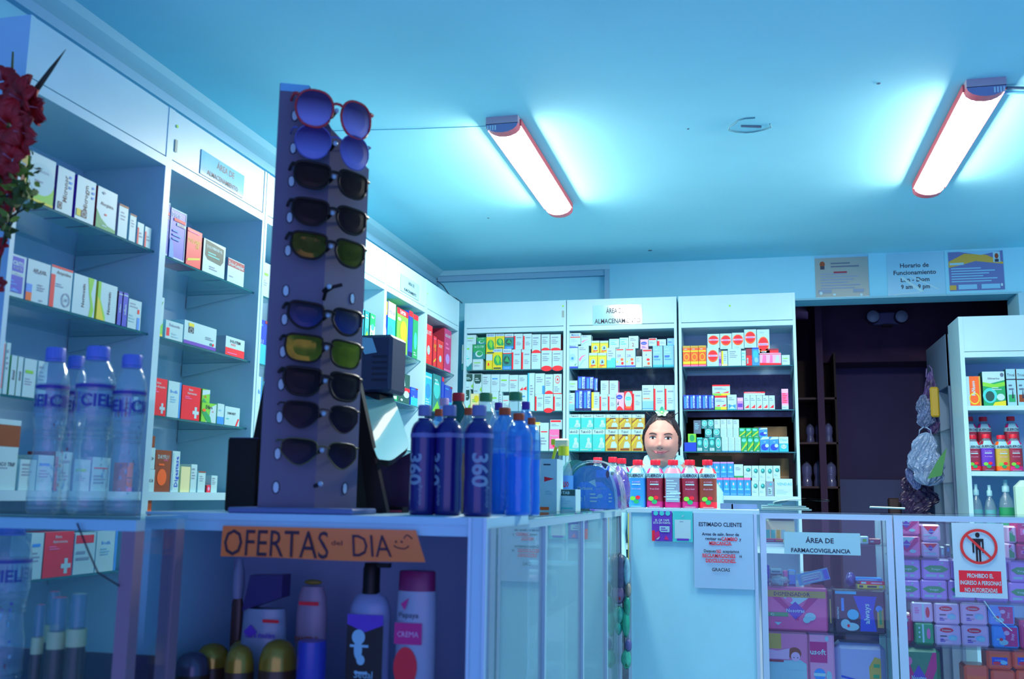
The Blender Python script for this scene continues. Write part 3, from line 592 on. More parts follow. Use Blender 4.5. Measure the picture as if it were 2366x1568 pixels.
DESC = dict(plain='plain white carton', plainb='white carton with blue title', plaing='white carton with green title', redstripe='white carton with red edge stripe',
 redarc='white carton with red bottom arc', redtri='white carton with red wedge', redtri2='white carton with red zigzag', target='white carton with red target', badge='white carton with dark green badge',
 acitip='dark green carton with white swirl', tealwave='white carton with teal wave', leafy='yellow carton with green leaf', leafb='teal blue carton with leaf', yellowtop='short yellow and white carton',
 cyanbar='tall white carton with cyan edge', bluebar='white carton with blue side bar', redline='white carton with red line', yg='pale yellow carton', pinkbox='pink carton with white band',
 mylanta='white carton with blue base band', mylred='white carton with red underline', swoosh='white carton with pink swoosh', yell='bright yellow carton', tealbot='white carton with teal base',
 tealthin='white carton with teal edge', kids='white carton with orange figures', kids2='white carton with red header', pale='pale blue carton', two='white carton with numeral two',
 oval='lilac carton with blue oval', redtop='white carton with red top', bottles='navy carton with upright white lettering', family='lilac carton with red people', orangeoval='red carton with white oval',
 bluebot='white carton with pale blue base', yelside='white carton with yellow edge', pinkside='white carton with pink side', orange='orange carton with yellow ring', sun='white carton with orange sun disc',
 sunlow='white carton with low orange disc', redbig='long red carton', pinkrow='pink and white striped carton', bluesky='blue carton with cyan disc', vialb='narrow navy carton', redwings='white carton with red wings',
 bfly='white carton with blue butterfly', violet='violet carton', rose='pink lettered carton', pack3='flat red and white carton', blueblock='plain bright blue carton', gside='small green carton',
 teal='teal carton with white base', tealc='teal carton with white rings', greyb='grey blue carton', whitetext='white carton with fine print', whiteblue='white fine print carton, blue foot',
 greenc='green carton with yellow diagonal', bluew='blue and white carton', oliver='cyan carton with white top', blueh='blue carton with lilac top', bluehr='blue carton with pink top',
 tealball='white carton with teal ball', greybox='grey carton', winter='wide white carton, blue lettering', greenbot='white carton with green foot', tukd='green syrup carton with white figure', tuk='gold syrup carton with white figure',
 yel1='mustard yellow carton', agen='white carton with green hills', vert='white carton with upright lettering', verty='white carton with small yellow square', alerg='white carton with dark green corner', slim='slim white carton, brown top',
 miniR='small white carton, red edge', alicam='white and blue printed carton', aflax='white carton, blue orange corner', ampi='white carton with red band and ring', nox='white carton with lime curve', nox2='white carton with lime corner',
 bthin='thin blue carton', smallw='small white carton, blue bar', redL='white carton with broad red panel', vertg='white carton with green side', ico='white carton with black capitals', biglid='dark brown box with white lid', apronax='tall blue carton with red line',
 redgold='red carton with gold lettering', greenbadge='white carton with dark green octagon', redband='white carton with dark red band', gcorner='white carton with green bottom', dexal='low white carton with red bar',
 longw='long white carton with violet foot', redlow='white carton with red lower half', cross='red carton with white cross', crossb='taller red carton with white cross', whblue='white carton with blue right edge', dib='green and white carton, black lettering', dibtop='lime green carton standing behind',
 whb2='narrow white and blue carton', wdem='white carton with red slash', bigak='white carton with black capitals', amber='amber brown carton', digest='tall white carton, upright blue lettering', cream='plain cream carton',
 sred='tiny red carton', orangecap='orange carton', blueC='blue carton with cyan lower half', tapsin='tall green carton with red top', enter='cyan carton with yellow top', enter2='blue carton with yellow top',
 bluegreen='slim green carton, red top', blueRed='slim blue carton, red top', merid='green carton with pale panel', vick='dark green carton with white shield', cran='red carton with white lettering', magenta='tall magenta carton',
 sky='sky blue carton', seaw='sea green carton', brick='brown cardboard carton', omep='orange carton with yellow rings', silim='green and white carton with leaf', hairc='white carton with black line and green foot', haircb='white carton with black line and brown foot')
NC = [0]
def shelf(axis, val, zs, where, items, dflt=.085, single=False, group=None, setback=.016, zrow=None):
    """items: (design, x0, x1, ytop [, row 0|1|2 [, ybase [, depth]]]) in measured pixels on the shelf's front plane"""
    placed = []; rows = {}
    for it in items: rows.setdefault(it[4] if len(it) > 4 else 0, []).append(it)
    nrow = len(rows); names = {0: 'lower', 1: 'upper', 2: 'topmost'}
    if nrow == 3: names = {0: 'bottom', 1: 'middle', 2: 'top'}
    for r in sorted(rows):
        its = sorted(rows[r], key=lambda q: q[1])
        for k, it in enumerate(its):
            ds, xa, xb, yt = it[:4]; yb = it[5] if len(it) > 5 else None; dd = it[6] if len(it) > 6 else None
            base, spec, side = DS[ds]
            if axis == 1:
                A = P(xa, yt, 1, val); B_ = P(xb, yt, 1, val); u0, u1 = A.x, B_.x; top = (A.z+B_.z)/2
            else:
                A = P(xa, yt, 0, val); u0 = A.y; top = A.z; B_ = P(xb, yt, 0, val); u1 = B_.y
            w = u1-u0; z0 = zs; yof = 0
            if yb:
                zb = P((xa+xb)/2, yb, axis, val).z; z0 = zb
                sup = [q for q in placed if min(q[1], u1)-max(q[0], u0) > .25*w and abs(q[2]-zb) < .035]
                if sup: z0 = max(q[2] for q in sup); yof = max(q[3] for q in sup)+.001
                elif abs(zb-zs) < .03: z0 = zs
            h = top-z0
            if h < .01: print('LOW', ds, xa, h); h = .02
            d = dd or min(dflt, max(.04, w*1.3))
            if yof and not dd: d = min(d, .06)
            b, nm = carton(w-.0012, d, h-.0006, base, spec, side)
            order = ORD[k] if k < 16 else 'last'
            if len(its) == 1: pos = ('in %s row' % names[r]) if nrow > 1 else 'alone'
            elif nrow == 1: pos = '%s from left' % order
            else: pos = '%s of %s row' % (order, names[r])
            lab = '%s, %s, %s' % (DESC[ds], pos, where)
            f = setback+yof
            if axis == 1: loc = ((u0+u1)/2, val+f, z0+.0003); rz = 0
            else: loc = (val-f, (u0+u1)/2, z0+.0003); rz = HP
            rz += random.uniform(-.012, .012) if r == 0 else 0
            b.build(nm, loc=loc, rot=(0,0,rz), label=lab, cat='box', group='cartons, '+where); NC[0] += 1
            placed.append((u0, u1, top, yof))
def cv(fx, fy, sc, rows):
    """crop coordinates -> picture pixels"""
    out = []
    for q in rows:
        q = list(q); q[1] = fx+q[1]/sc; q[2] = fx+q[2]/sc; q[3] = fy+q[3]/sc
        if len(q) > 5 and q[5]: q[5] = fy+q[5]/sc
        out.append(tuple(q))
    return out
k = (1040, 660, 3.564)
shelf(1, YB, ZB[0], 'top shelf, corner back cabinet', cv(*k, [
 ('tealwave',92,178,480),('plaing',180,265,600),('yellowtop',290,343,560),('leafy',346,425,515),('leafb',428,502,515),('redstripe',503,580,520),('redstripe',583,660,520),('plain',664,742,550),('redarc',746,834,528),('redarc',836,925,528),
 ('plaing',125,208,400,1,478),('acitip',181,285,480,1,598),('acitip',212,290,420,2,480,.05),('leafy',292,366,390,2,515,.05),('leafy',368,442,390,1,513),('leafb',444,518,390,1,515),('redstripe',520,594,390,1,515),('redstripe',596,668,390,1,517),('redarc',669,742,395,1,548),('redarc',746,817,395,1,525),('redarc',820,908,395,1,525)]))
shelf(1, YB, ZB[1], 'second shelf, corner back cabinet', cv(*k, [
 ('badge',93,160,850),('yg',162,232,885),('plainb',236,328,880),('plaing',330,395,865),('plain',398,424,870),('redline',426,482,900),('plain',484,556,870),('plainb',560,630,865),('cyanbar',634,692,715),('redstripe',695,766,888),('redarc',768,843,888),('redstripe',846,918,888),
 ('badge',116,185,720,1,850),('badge',187,256,720,1,880),('plain',258,329,725,1,870),('plainb',331,404,725,1,865),('plaing',406,480,725,1,865),('redline',482,556,730,1,865),('redtri2',558,630,730,1,865),('bluebar',695,775,718,1,886),('redarc',777,843,725,1,886),('target',845,915,722,1,886)]))
shelf(1, YB, ZB[2], 'third shelf, corner back cabinet', cv(*k, [('plain',500,560,1180),('plainb',565,640,1180),('redstripe',650,730,1150),('redline',735,808,1125),('pinkbox',812,895,1180),('yg',640,735,1310,1,1130),('redtop',818,918,1100,1,1170)]))
shelf(1, YB, ZB[3], 'bottom shelf, corner back cabinet', [('plain',1090,1120,1080),('plainb',1122,1160,1085),('redtri2',1246,1284,1072),('plain',1286,1300,1090),('plainb',1205,1244,1080)])
k = (1290, 680, 5.228)
shelf(1, YB, ZB[0], 'top shelf, middle back cabinet', cv(*k, [
 ('mylanta',98,232,600),('swoosh',234,362,615),('yell',364,468,700),('yell',470,578,700),('tealbot',580,687,640),('kids',689,805,645),('kids',807,926,645),('kids2',1010,1128,655),('plain',930,1005,742),('pale',1136,1258,615),('pale',1264,1392,610),
 ('mylred',130,266,460,1,600),('swoosh',268,392,485,1,620),('yell',392,492,552,1,672),('yell',496,598,552,1,672),('tealthin',606,730,530,1,642),('tealthin',732,843,515,1,642),('two',845,962,495,1,642),('oval',985,1083,535,1,655),('redtop',1086,1186,520,1,655),('miniR',1190,1298,535,1,612),('pale',1310,1400,522,1,612)]))
shelf(1, YB, ZB[1], 'second shelf, middle back cabinet', cv(*k, [
 ('bluebot',95,193,1185),('bottles',198,292,1152),('bottles',294,390,1152),('yelside',394,492,1175),('redstripe',494,594,1200),('redstripe',596,694,1200),('family',696,790,1180),('orangeoval',792,890,1165),('redstripe',892,1004,1160),('bluebot',1007,1144,1090),('redstripe',1146,1279,1090),('redstripe',1281,1403,1090),
 ('plaing',120,225,1035,1,1183),('bottles',228,325,985,1,1152),('bottles',327,424,990,1,1152),('bottles',426,470,1005,1,1165),('pinkside',505,605,1035,1,1198),('pinkside',612,718,1035,1,1198)]))
k = (1230, 920, 5.258)
shelf(1, YB, ZB[2], 'third shelf, middle back cabinet', cv(*k, [
 ('tukd',410,564,372),('tukd',566,722,372),('tukd',724,878,372),('tuk',881,1038,372),('tuk',1040,1195,372),('tuk',1197,1345,372),
 ('tukd',432,583,190,1,374),('tukd',585,737,190,1,374),('tukd',739,888,190,1,374),('tuk',890,1048,190,1,374),('tuk',1050,1203,190,1,374),('tuk',1205,1362,190,1,374)]), dflt=.09)
shelf(1, YB, ZB[3], 'bottom shelf, middle back cabinet', [('greyb',1312,1345,1085),('teal',1348,1380,1092),('plainb',1384,1420,1090),('greyb',1424,1460,1095)])
k = (1560, 680, 5.228)
shelf(1, YB, ZB[0], 'top shelf, doorway back cabinet', cv(*k, [
 ('orange',88,180,615),('orange',182,276,613),('orange',278,371,610),('sun',380,525,640),('violet',527,553,690),('yelside',556,630,675),('plain',634,796,650),('tealthin',799,852,672),('redbig',855,925,650),('bluesky',927,1010,635),('pinkrow',1020,1280,700,0,None,.04),('plaing',1286,1385,725),
 ('sun',386,534,470,1,640),('sun',538,681,465,1,655),('sun',683,829,455,1,650),('sun',831,980,415,1,640),('sunlow',985,1137,415,1,640),('redbig',1020,1250,648,1,702)]))
shelf(1, YB, ZB[1], 'second shelf, doorway back cabinet', cv(*k, [
 ('vialb',95,169,1210),('vialb',171,245,1210),('vialb',247,320,1210),('vialb',322,395,1210),('vialb',397,470,1210),('redwings',475,620,1218),('bfly',628,741,1205),('violet',746,820,1240),
 ('redtri',828,903,1215),('redtri',905,978,1215),('redtri',980,1053,1215),('redtri',1055,1128,1215),('redtri',1130,1203,1215),('rose',1283,1366,1135),
 ('redwings',445,660,1085,1,1217),('pack3',828,1085,1170,1,1216)]))
k = (1560, 930, 6.273)
shelf(1, YB, ZB[2], 'third shelf, doorway back cabinet', cv(*k, [
 ('blueblock',128,305,572),('teal',308,396,500),('tealc',398,484,505),('teal',486,574,500),('tealc',576,668,500),('whiteblue',671,765,495),('whiteblue',767,858,495),('whiteblue',860,952,495),
 ('greenc',955,1044,495),('greenc',1046,1134,495),('greenc',1136,1225,495),('bluew',1228,1362,490),('bluew',1364,1500,490),('oliver',1503,1640,490),
 ('gside',180,300,446,1,571),('tealc',425,535,372,1,502),('tealc',545,650,370,1,502),('whitetext',653,746,365,1,496),('whitetext',748,834,365,1,496),('whitetext',836,922,365,1,496),('greenc',925,1019,360,1,495),('greenc',1021,1109,360,1,495),('greenc',1111,1207,360,1,495),('bluew',1210,1338,360,1,491),
 ('greyb',262,372,250,2,446),('tealc',376,466,245,2,371),('tealc',468,558,240,2,371),('plain',562,650,238,2,371),('plain',653,742,235,2,366),('plain',744,833,235,2,366),('plain',835,924,238,2,366)]), dflt=.08)
shelf(1, YB, ZB[3], 'bottom shelf, doorway back cabinet', cv(*k, [
 ('bluehr',492,588,1085),('bluehr',590,689,1085),('bluehr',691,790,1085),('bluehr',792,892,1085),('bluehr',894,993,1085),('bluehr',995,1096,1085),('tealball',1103,1206,1128),('tealball',1208,1311,1128),('greybox',1314,1432,1140),('winter',1436,1702,1100),
 ('blueh',450,548,855,1,1083),('blueh',550,648,855,1,1083),('blueh',650,748,855,1,1083),('blueh',750,848,855,1,1083),('greenbot',850,984,890,1,1075),('tealball',990,1104,910,1,1124),('tealball',1107,1208,910,1,1126),('tealball',1210,1309,910,1,1128),('tealball',1311,1413,910,1,1135),('tealball',1415,1521,910,1,1103)]))
# cardboard boxes standing at the back of the doorway cabinet
for (x0, x1, z, yt, lab) in ((1755,1822,ZB[3],1058,'brown cardboard box at the back of the bottom shelf, doorway cabinet'),(1742,1818,ZB[2],985,'brown cardboard box at the back of the third shelf, doorway cabinet'),(1590,1690,ZB[3],1052,'wide brown cardboard box behind the blue cartons, doorway cabinet')):
    a = P(x0, yt, 1, 5.36); c = P(x1, yt, 1, 5.36); b = MB(); b.box(-(c.x-a.x)/2, 0, 0, (c.x-a.x)/2, .08, a.z-z-.001, mat((.20,.12,.05), .7, noise=.2)); b.box(-(c.x-a.x)/2, -.0005, (a.z-z)*.47, (c.x-a.x)/2, 0, (a.z-z)*.53, mat((.3,.2,.08), .3))
    b.build('cardboard_box', loc=((a.x+c.x)/2, 5.36, z+.0005), label=lab, cat='box')
# trays under the navy cartons
# ---- left wall
XF = XL; k = (0, 200, 3.563)
shelf(0, XF, ZL[0], 'top shelf, nearest left cabinet', [('yel1',46,82,337),('agen',84,147,345),('vert',149,189,380),('verty',193,238,402),('alerg',240,287,427),('slim',289,311,468),('slim',314,329,491),('miniR',331,346,511),('miniR',348,363,521)], single=True)
shelf(0, XF, ZL[1], 'second shelf, nearest left cabinet', [('alicam',23,78,577),('aflax',80,133,595),('ampi',134,184,609),('nox',186,238,629),('nox2',241,286,648),('bthin',288,297,671),('bthin',299,310,674),('smallw',311,341,688)])
shelf(0, XF, ZL[2], 'third shelf, nearest left cabinet', [('redL',13,29,784),('plain',31,41,790),('vertg',42,56,819),('vertg',57,70,822),('plaing',72,101,826),('plain',104,126,832),('whblue',322,334,915)])
shelf(0, XF, ZL[3], 'bottom shelf, nearest left cabinet', [('ico',12,58,1030),('plain',62,100,1060),('plainb',103,140,1050),('redstripe',143,182,1042),('plaing',186,224,1060),('redline',228,270,1055),('orangecap',308,322,1068),('biglid',14,66,966,1,1028)])
shelf(0, XF, ZL[0], 'top shelf, second left cabinet', [('apronax',396,406,464),('apronax',408,444,477),('redgold',446,480,523),('greenbadge',483,534,548),('redband',538,577,593)])
shelf(0, XF, ZL[1], 'second shelf, second left cabinet', [('gcorner',370,393,680),('dexal',396,436,737),('longw',438,514,737),('redlow',533,577,774)])
shelf(0, XF, ZL[2], 'third shelf, second left cabinet', [('cross',360,400,869),('whblue',402,432,878),('crossb',434,476,888),('dib',478,512,928),('whb2',514,530,931),('wdem',531,566,937),('dibtop',480,498,897,1,925)])
shelf(0, XF, ZL[3], 'bottom shelf, second left cabinet', [('bigak',345,371,1083),('amber',373,409,1038),('digest',411,429,1041),('cream',431,452,1077),('plain',454,468,1072),('slim',470,487,1088),('sred',489,498,1120),('plain',500,514,1098),('bigak',345,373,1032,1,1083),('brick',346,373,1004,2,1032)])
shelf(0, XF, ZL[0], 'top shelf, third left cabinet', [('plaing',612,638,600),('redtop',640,662,612)])
shelf(0, XF, ZL[1], 'second shelf, third left cabinet', [('blueC',604,632,733),('redband',634,660,760)])
shelf(0, XF, ZL[2], 'third shelf, third left cabinet', [('whblue',597,617,866),('cyanbar',619,640,880)])
shelf(0, XF, ZL[3], 'bottom shelf, third left cabinet', [('orangecap',590,616,1058),('plain',618,640,1070)])
shelf(0, XF, ZL[0], 'top shelf, fourth left cabinet', [('sky',838,850,708),('seaw',852,862,716),('merid',864,876,722)])
shelf(0, XF, ZL[2], 'third shelf, fourth left cabinet', [('merid',800,815,1000),('bluehr',817,832,1005),('blueh',834,848,1008)])
shelf(0, XF, ZL[3], 'bottom shelf, fourth left cabinet', [('merid',822,832,1080),('bluehr',834,846,1082),('redtop',848,860,1090)])
shelf(0, XF, ZL[0], 'top shelf, fifth left cabinet', [('enter2',892,904,690),('enter',905,923,694),('tapsin',925,952,708),('blueRed',953,962,716),('bluegreen',963,974,724)])
shelf(0, XF, ZL[1], 'second shelf, fifth left cabinet', [('cyanbar',894,904,860),('merid',906,927,853),('vick',929,955,858),('blueC',957,973,893)])
shelf(0, XF, ZL[0], 'top shelf, corner left cabinet', [('cran',990,1007,745),('redgold',1009,1016,775),('cran',1018,1032,783),('magenta',1034,1050,757)])
shelf(0, XF, ZL[1], 'second shelf, corner left cabinet', [('sky',988,1006,857),('seaw',1008,1026,862),('blueRed',1028,1033,870),('blueC',1035,1052,888)])
shelf(0, XF, ZL[2], 'third shelf, corner left cabinet', [('plainb',990,1006,965),('redstripe',1008,1024,970),('blueh',1026,1040,975)])
# lower shelves seen through the glass
shelf(0, XF, Z(-.203), 'low shelf behind the left showcase', [('plainb',88,117,1232),('crossb',119,186,1230),('redtop',188,236,1232),('whblue',238,286,1228)])
shelf(0, XF, Z(-.203), 'low shelf, second left cabinet', [('orangecap',338,364,1153)])
print('cartons', NC[0])
# right cabinet
shelf(1, 5.2, RZ[0], 'top shelf, right cabinet', [('omep',2231,2266,868),('silim',2270,2322,857),('hairc',2325,2347,851),('haircb',2349,2370,851),('plaing',2262,2330,843,1,858,.03)][:4])
# ---------------------------------------------------------------- bottles
CLEAR = glassy((.90,.97,.99), 1.65, .05, body=(.60,.85,.90), amount=.15, name='clear_plastic', bump=.6)
def scale_prof(p, r, h): return [(a*r, z*h) for a, z in p]
P_WATER = [(.80,0),(.98,.01),(1.,.05),(1.,.13),(.95,.15),(1.,.17),(.98,.28),(.86,.36),(.80,.42),(.86,.49),(.97,.55),(1.,.60),(1.,.76),(.97,.80),(.86,.855),(.70,.895),(.57,.915),(.54,.93),(.54,.94)]
P_SPORT = [(.85,0),(.98,.012),(1.,.04),(1.,.30),(.97,.36),(.97,.44),(1.,.50),(1.,.70),(1.02,.715),(1.02,.755),(1.,.77),(.96,.80),(.80,.845),(.60,.87),(.50,.88),(.48,.90)]
P_GATOR = [(.82,0),(.98,.015),(1.,.05),(.96,.10),(1.,.15),(.97,.35),(.93,.45),(1.,.56),(1.,.60),(.95,.62),(1.02,.66),(1.04,.72),(1.,.78),(.85,.84),(.62,.89),(.5,.905),(.47,.92)]
P_SODA = [(.75,0),(.95,.02),(1.,.08),(1.,.20),(.93,.30),(.93,.50),(1.,.60),(1.,.68),(.9,.76),(.65,.84),(.42,.90),(.38,.93)]
def cap(b, r, z, h, m, seg=18):
    b.lathe([(r,z),(r,z+h*.9),(r*.93,z+h)], m, seg)
    n = 24
    for i in range(n):
        a = 2*math.pi*i/n; x, y = r*math.cos(a), r*math.sin(a); t = Vector((-math.sin(a), math.cos(a), 0))*r*.05; o = Vector((x, y, 0))*1.02
        b.add([(x-t.x, y-t.y, z+h*.08), (o.x, o.y, z+h*.08), (x+t.x, y+t.y, z+h*.08), (x-t.x, y-t.y, z+h*.86), (o.x, o.y, z+h*.86), (x+t.x, y+t.y, z+h*.86)], [(0,1,4,3),(1,2,5,4)], m)
def water_bottle(name, loc, h, r, rz, label, txt=True, group='clear water bottles, blue caps'):
    t = empty(name, loc, rz, label, 'bottle', group)
    b = MB(); b.lathe(scale_prof(P_WATER, r, h), CLEAR, 28)
    for z in (.03,.06,.09,.45,.48,.51): b.lathe([(r*.99 if z < .2 else r*.90, z*h-.0015),(r*1.02 if z < .2 else r*.925, z*h),(r*.99 if z < .2 else r*.90, z*h+.0015)], CLEAR, 28)
    b.build('body', t)
    b = MB(); cap(b, r*.60, h*.93, h*.07, mat((.12,.20,.66), .4)); b.lathe([(r*.63,h*.915),(r*.63,h*.926)], mat((.12,.20,.66), .4), 18); b.build('cap', t)
    b = MB(); R_ = r*1.012; LB = glassy((.93,.97,1.), 1.35, .1, body=(.5,.72,.88), amount=.10, name='label_film')
    b.lathe([(R_, h*.575),(R_, h*.775)], LB, 28)
    b.lathe([(R_*1.006, h*.745),(R_*1.006, h*.765)], mat((.05,.03,.30), .5), 28)
    ink = mat((.03,.04,.30), .5)
    for k in (0, 2.2, 4.4):
        m_ = MB(); m_.text('CIEL', 0, 0, h*.075, 0, ink, bold=.03, res=3, cyl=R_*1.01)
        ca, sa = math.cos(k), math.sin(k)
        b.add([(x*ca-y*sa, x*sa+y*ca, z+h*.672) for x, y, z in m_.v], m_.f, ink)
    rn = random.Random(int(r*1e5)+int(loc[0]*100))
    for k in range(46):
        a = -HP+rn.choice((-.55,-.1,.35))+rn.uniform(-.12,.12); z_ = rn.uniform(.12,.56); rr = r*1.012*(.99-.17*math.exp(-((z_-.42)/.09)**2)); dz = rn.uniform(.006,.028); da = rn.uniform(.04,.12)
        b.add([(rr*math.cos(a), rr*math.sin(a), h*z_), (rr*math.cos(a+da), rr*math.sin(a+da), h*z_), (rr*math.cos(a+da), rr*math.sin(a+da), h*(z_+dz)), (rr*math.cos(a), rr*math.sin(a), h*(z_+dz))], [(0,1,2,3)], mat(('w','w','w','W','d','V','E')[k % 7], .5))
    for k in range(5):   # small upright print on the far side of the film
        a = .9+k*.22; b.add([(R_*math.cos(a), R_*math.sin(a), h*.60), (R_*math.cos(a+.05), R_*math.sin(a+.05), h*.60), (R_*math.cos(a+.05), R_*math.sin(a+.05), h*.72), (R_*math.cos(a), R_*math.sin(a), h*.72)], [(0,1,2,3)], mat('d' if k % 2 else 'V', .5))
    b.build('label', t); return t
wb = []
for (px, pyb, ptop, wpx, lab) in ((98,1178,802,82,'clear water bottle at far left of three on glass'),(198,1183,799,96,'clear water bottle in the middle, nearest of three'),(280,1180,818,82,'clear water bottle on the right of three, slightly behind')):
    Y = {98:1.665, 198:1.65, 280:1.675}[px]
    a = P(px, pyb, 1, Y); t_ = P(px, ptop, 1, Y); r = wpx/2/F*Y*1.02
    water_bottle('water_bottle', (a.x, Y, CT-.0025), t_.z-CT, r, .5+px*.011, lab)
q = P(178, 820, 1, 1.73); water_bottle('water_bottle', (q.x, 1.73, CT-.0025), q.z-CT, .026, 0, 'clear water bottle standing behind the other three, cap visible')
q = P(32, 1196, 1, 1.68); water_bottle('water_bottle', (q.x, 1.68, Z(-.045)-.33), .31, .040, .55, 'clear water bottle inside the showcase at the far left')
MB().box(-2.09, YS+.03, Z(-.045)-.339, -1.115, YS+.13, Z(-.045)-.3302, GLASS).build('glass_shelf', bpy.data.objects['glass_showcase'], loc=(0,-YS,0))

def sport_bottle(loc, h, r, rz, label, body, capc, band=None, txt=None, prof=P_SPORT, name='drink_bottle', group=None, liq=None, capr=.50, caph=.10, tcol='E', bandz=(.715,.755)):
    t = empty(name, loc, rz, label, 'bottle', group)
    b = MB(); b.lathe(scale_prof(prof, r, h*(1-caph)/.92*1.0), body, 26); b.build('body', t)
    if liq:
        b = MB(); lp = [(a*.955, z) for a, z in prof if z < .60]; b.lathe(scale_prof([(lp[0][0], .01)]+lp[1:], r, h*(1-caph)/.92), liq, 26); b.build('liquid', t)
    b = MB(); cap(b, r*capr, h*(1-caph), h*caph, capc); b.build('cap', t)
    if band or txt:
        b = MB(); hh = h*(1-caph)/.92
        if band: b.lathe([(r*1.03, bandz[0]*hh),(r*1.03, bandz[1]*hh)], band, 26)
        if txt:
            m_ = MB(); m_.text(txt, 0, 0, r*1.15, 0, mat(tcol, .4), rot=-90, bold=.03, res=3, cyl=r*1.015)
            b.add([(x, y, z+hh*.42) for x, y, z in m_.v], m_.f, mat(tcol, .4))
            m_ = MB(); m_.text('electrolight', r*.45, 0, r*.28, 0, mat(tcol, .4), rot=90, res=2, cyl=r*1.018)
            b.add([(x, y, z+hh*.2) for x, y, z in m_.v], m_.f, mat(tcol, .4))
        b.build('label', t)
    return t
IND = mat((.014,.010,.16), .2, coat=.2); GREYC = mat((.16,.20,.42), .5)
BLUEP = glassy((.25,.6,.95), 1.5, .06, body=(.01,.16,.75), amount=.6, name='blue_plastic', bump=.1)
def liquid(c):
    k = ('liq', c)
    if k in _M: return _M[k]
    m = bpy.data.materials.new('liquid'); nt, out = nodes_of(m); a = nt.nodes.new('ShaderNodeBsdfPrincipled'); b_ = nt.nodes.new('ShaderNodeBsdfTranslucent'); mx = nt.nodes.new('ShaderNodeMixShader')
    a.inputs['Base Color'].default_value = (*c, 1); a.inputs['Roughness'].default_value = .2; b_.inputs[0].default_value = (*c, 1); mx.inputs[0].default_value = .5
    nt.links.new(a.outputs[0], mx.inputs[1]); nt.links.new(b_.outputs[0], mx.inputs[2]); nt.links.new(mx.outputs[0], out.inputs[0]); _M[k] = m; return m
LIQB = liquid((.02,.42,1.))
for i, (px, w, Y, tx, lab) in enumerate(((975,64,2.02,'360','dark blue 360 bottle at the left of the front trio'),(1033,66,2.03,'360','dark blue 360 bottle in the middle of the front trio'),(1103,68,1.97,'360','dark blue 360 bottle at the right of the front trio'))):
    a = P(px, 1188, 1, Y); tz = P(px, 936, 1, Y).z; r = w/2/F*Y
    sport_bottle((a.x, Y, CT), tz-CT, r, (-.35, -.9, .45)[i], lab.replace('360 ', 'sports drink '), IND, GREYC, band=mat((.15,.17,.42), .5), txt=tx if i != 1 else '360', group='dark blue sports drink bottles')
OR = mat((.55,.07,.01), .5); GN = mat((.03,.25,.08), .5); RD = mat((.6,.01,.03), .5); VI = mat((.06,.02,.32), .5)
BLUC = glassy((.70,.88,.98), 1.45, .06, body=(.04,.36,.95), amount=.30, name='blue_bottle', bump=.4)
for (px, top, w, Y, c, bd, lq, pr, lab) in (
 (1163,942,66,2.30,OR,BLUC,LIQB,P_GATOR,'blue drink bottle with orange cap right of the dark trio'),
 (1196,955,62,2.12,OR,BLUC,LIQB,P_GATOR,'blue drink bottle with orange cap at front right of the cluster'),
 (1188,906,74,2.52,GN,CLEAR,None,P_SODA,'clear soda bottle with green cap at the right'),
 (1212,928,46,2.36,VI,BLUC,LIQB,P_GATOR,'blue drink bottle with violet cap at the cluster edge'),
 (1226,965,44,2.30,OR,BLUC,LIQB,P_GATOR,'rightmost blue drink bottle with small orange cap'),
 (1118,908,72,2.62,GN,CLEAR,None,P_SODA,'clear soda bottle with green cap behind the dark trio'),
 (1053,908,70,2.60,RD,mat((.01,.10,.08), .2),None,P_SODA,'dark green soda bottle with red cap behind the dark trio'),
 (1008,945,46,2.34,OR,BLUC,LIQB,P_GATOR,'blue drink bottle with orange cap behind the left dark bottle'),
 (1078,942,46,2.34,OR,CLEAR,liquid((.6,.4,.03)),P_GATOR,'amber drink bottle with orange cap between two dark bottles'),
 (1148,930,44,2.66,VI,BLUC,LIQB,P_GATOR,'blue drink bottle with violet cap at the back of the cluster'),
 (1020,920,54,2.75,mat('p', .5),CLEAR,liquid((.6,.25,.35)),P_SODA,'pink drink bottle with pale cap at the back left')):
    a = P(px, 1185, 1, Y); tz = P(px, top, 1, Y).z; z0 = CT if Y < 2.2 else CT-.003
    sport_bottle((a.x, Y, z0), tz-z0, w/2/F*Y, px*.1, lab, bd, c, band=None if pr is P_SODA else glassy((.85,.92,.97), 1.4, .1, body=(.10,.32,.80), amount=.22, name='film'), prof=pr, liq=lq, group='drink bottles on the counter corner', capr=.42, caph=.07, bandz=(.62,.76))
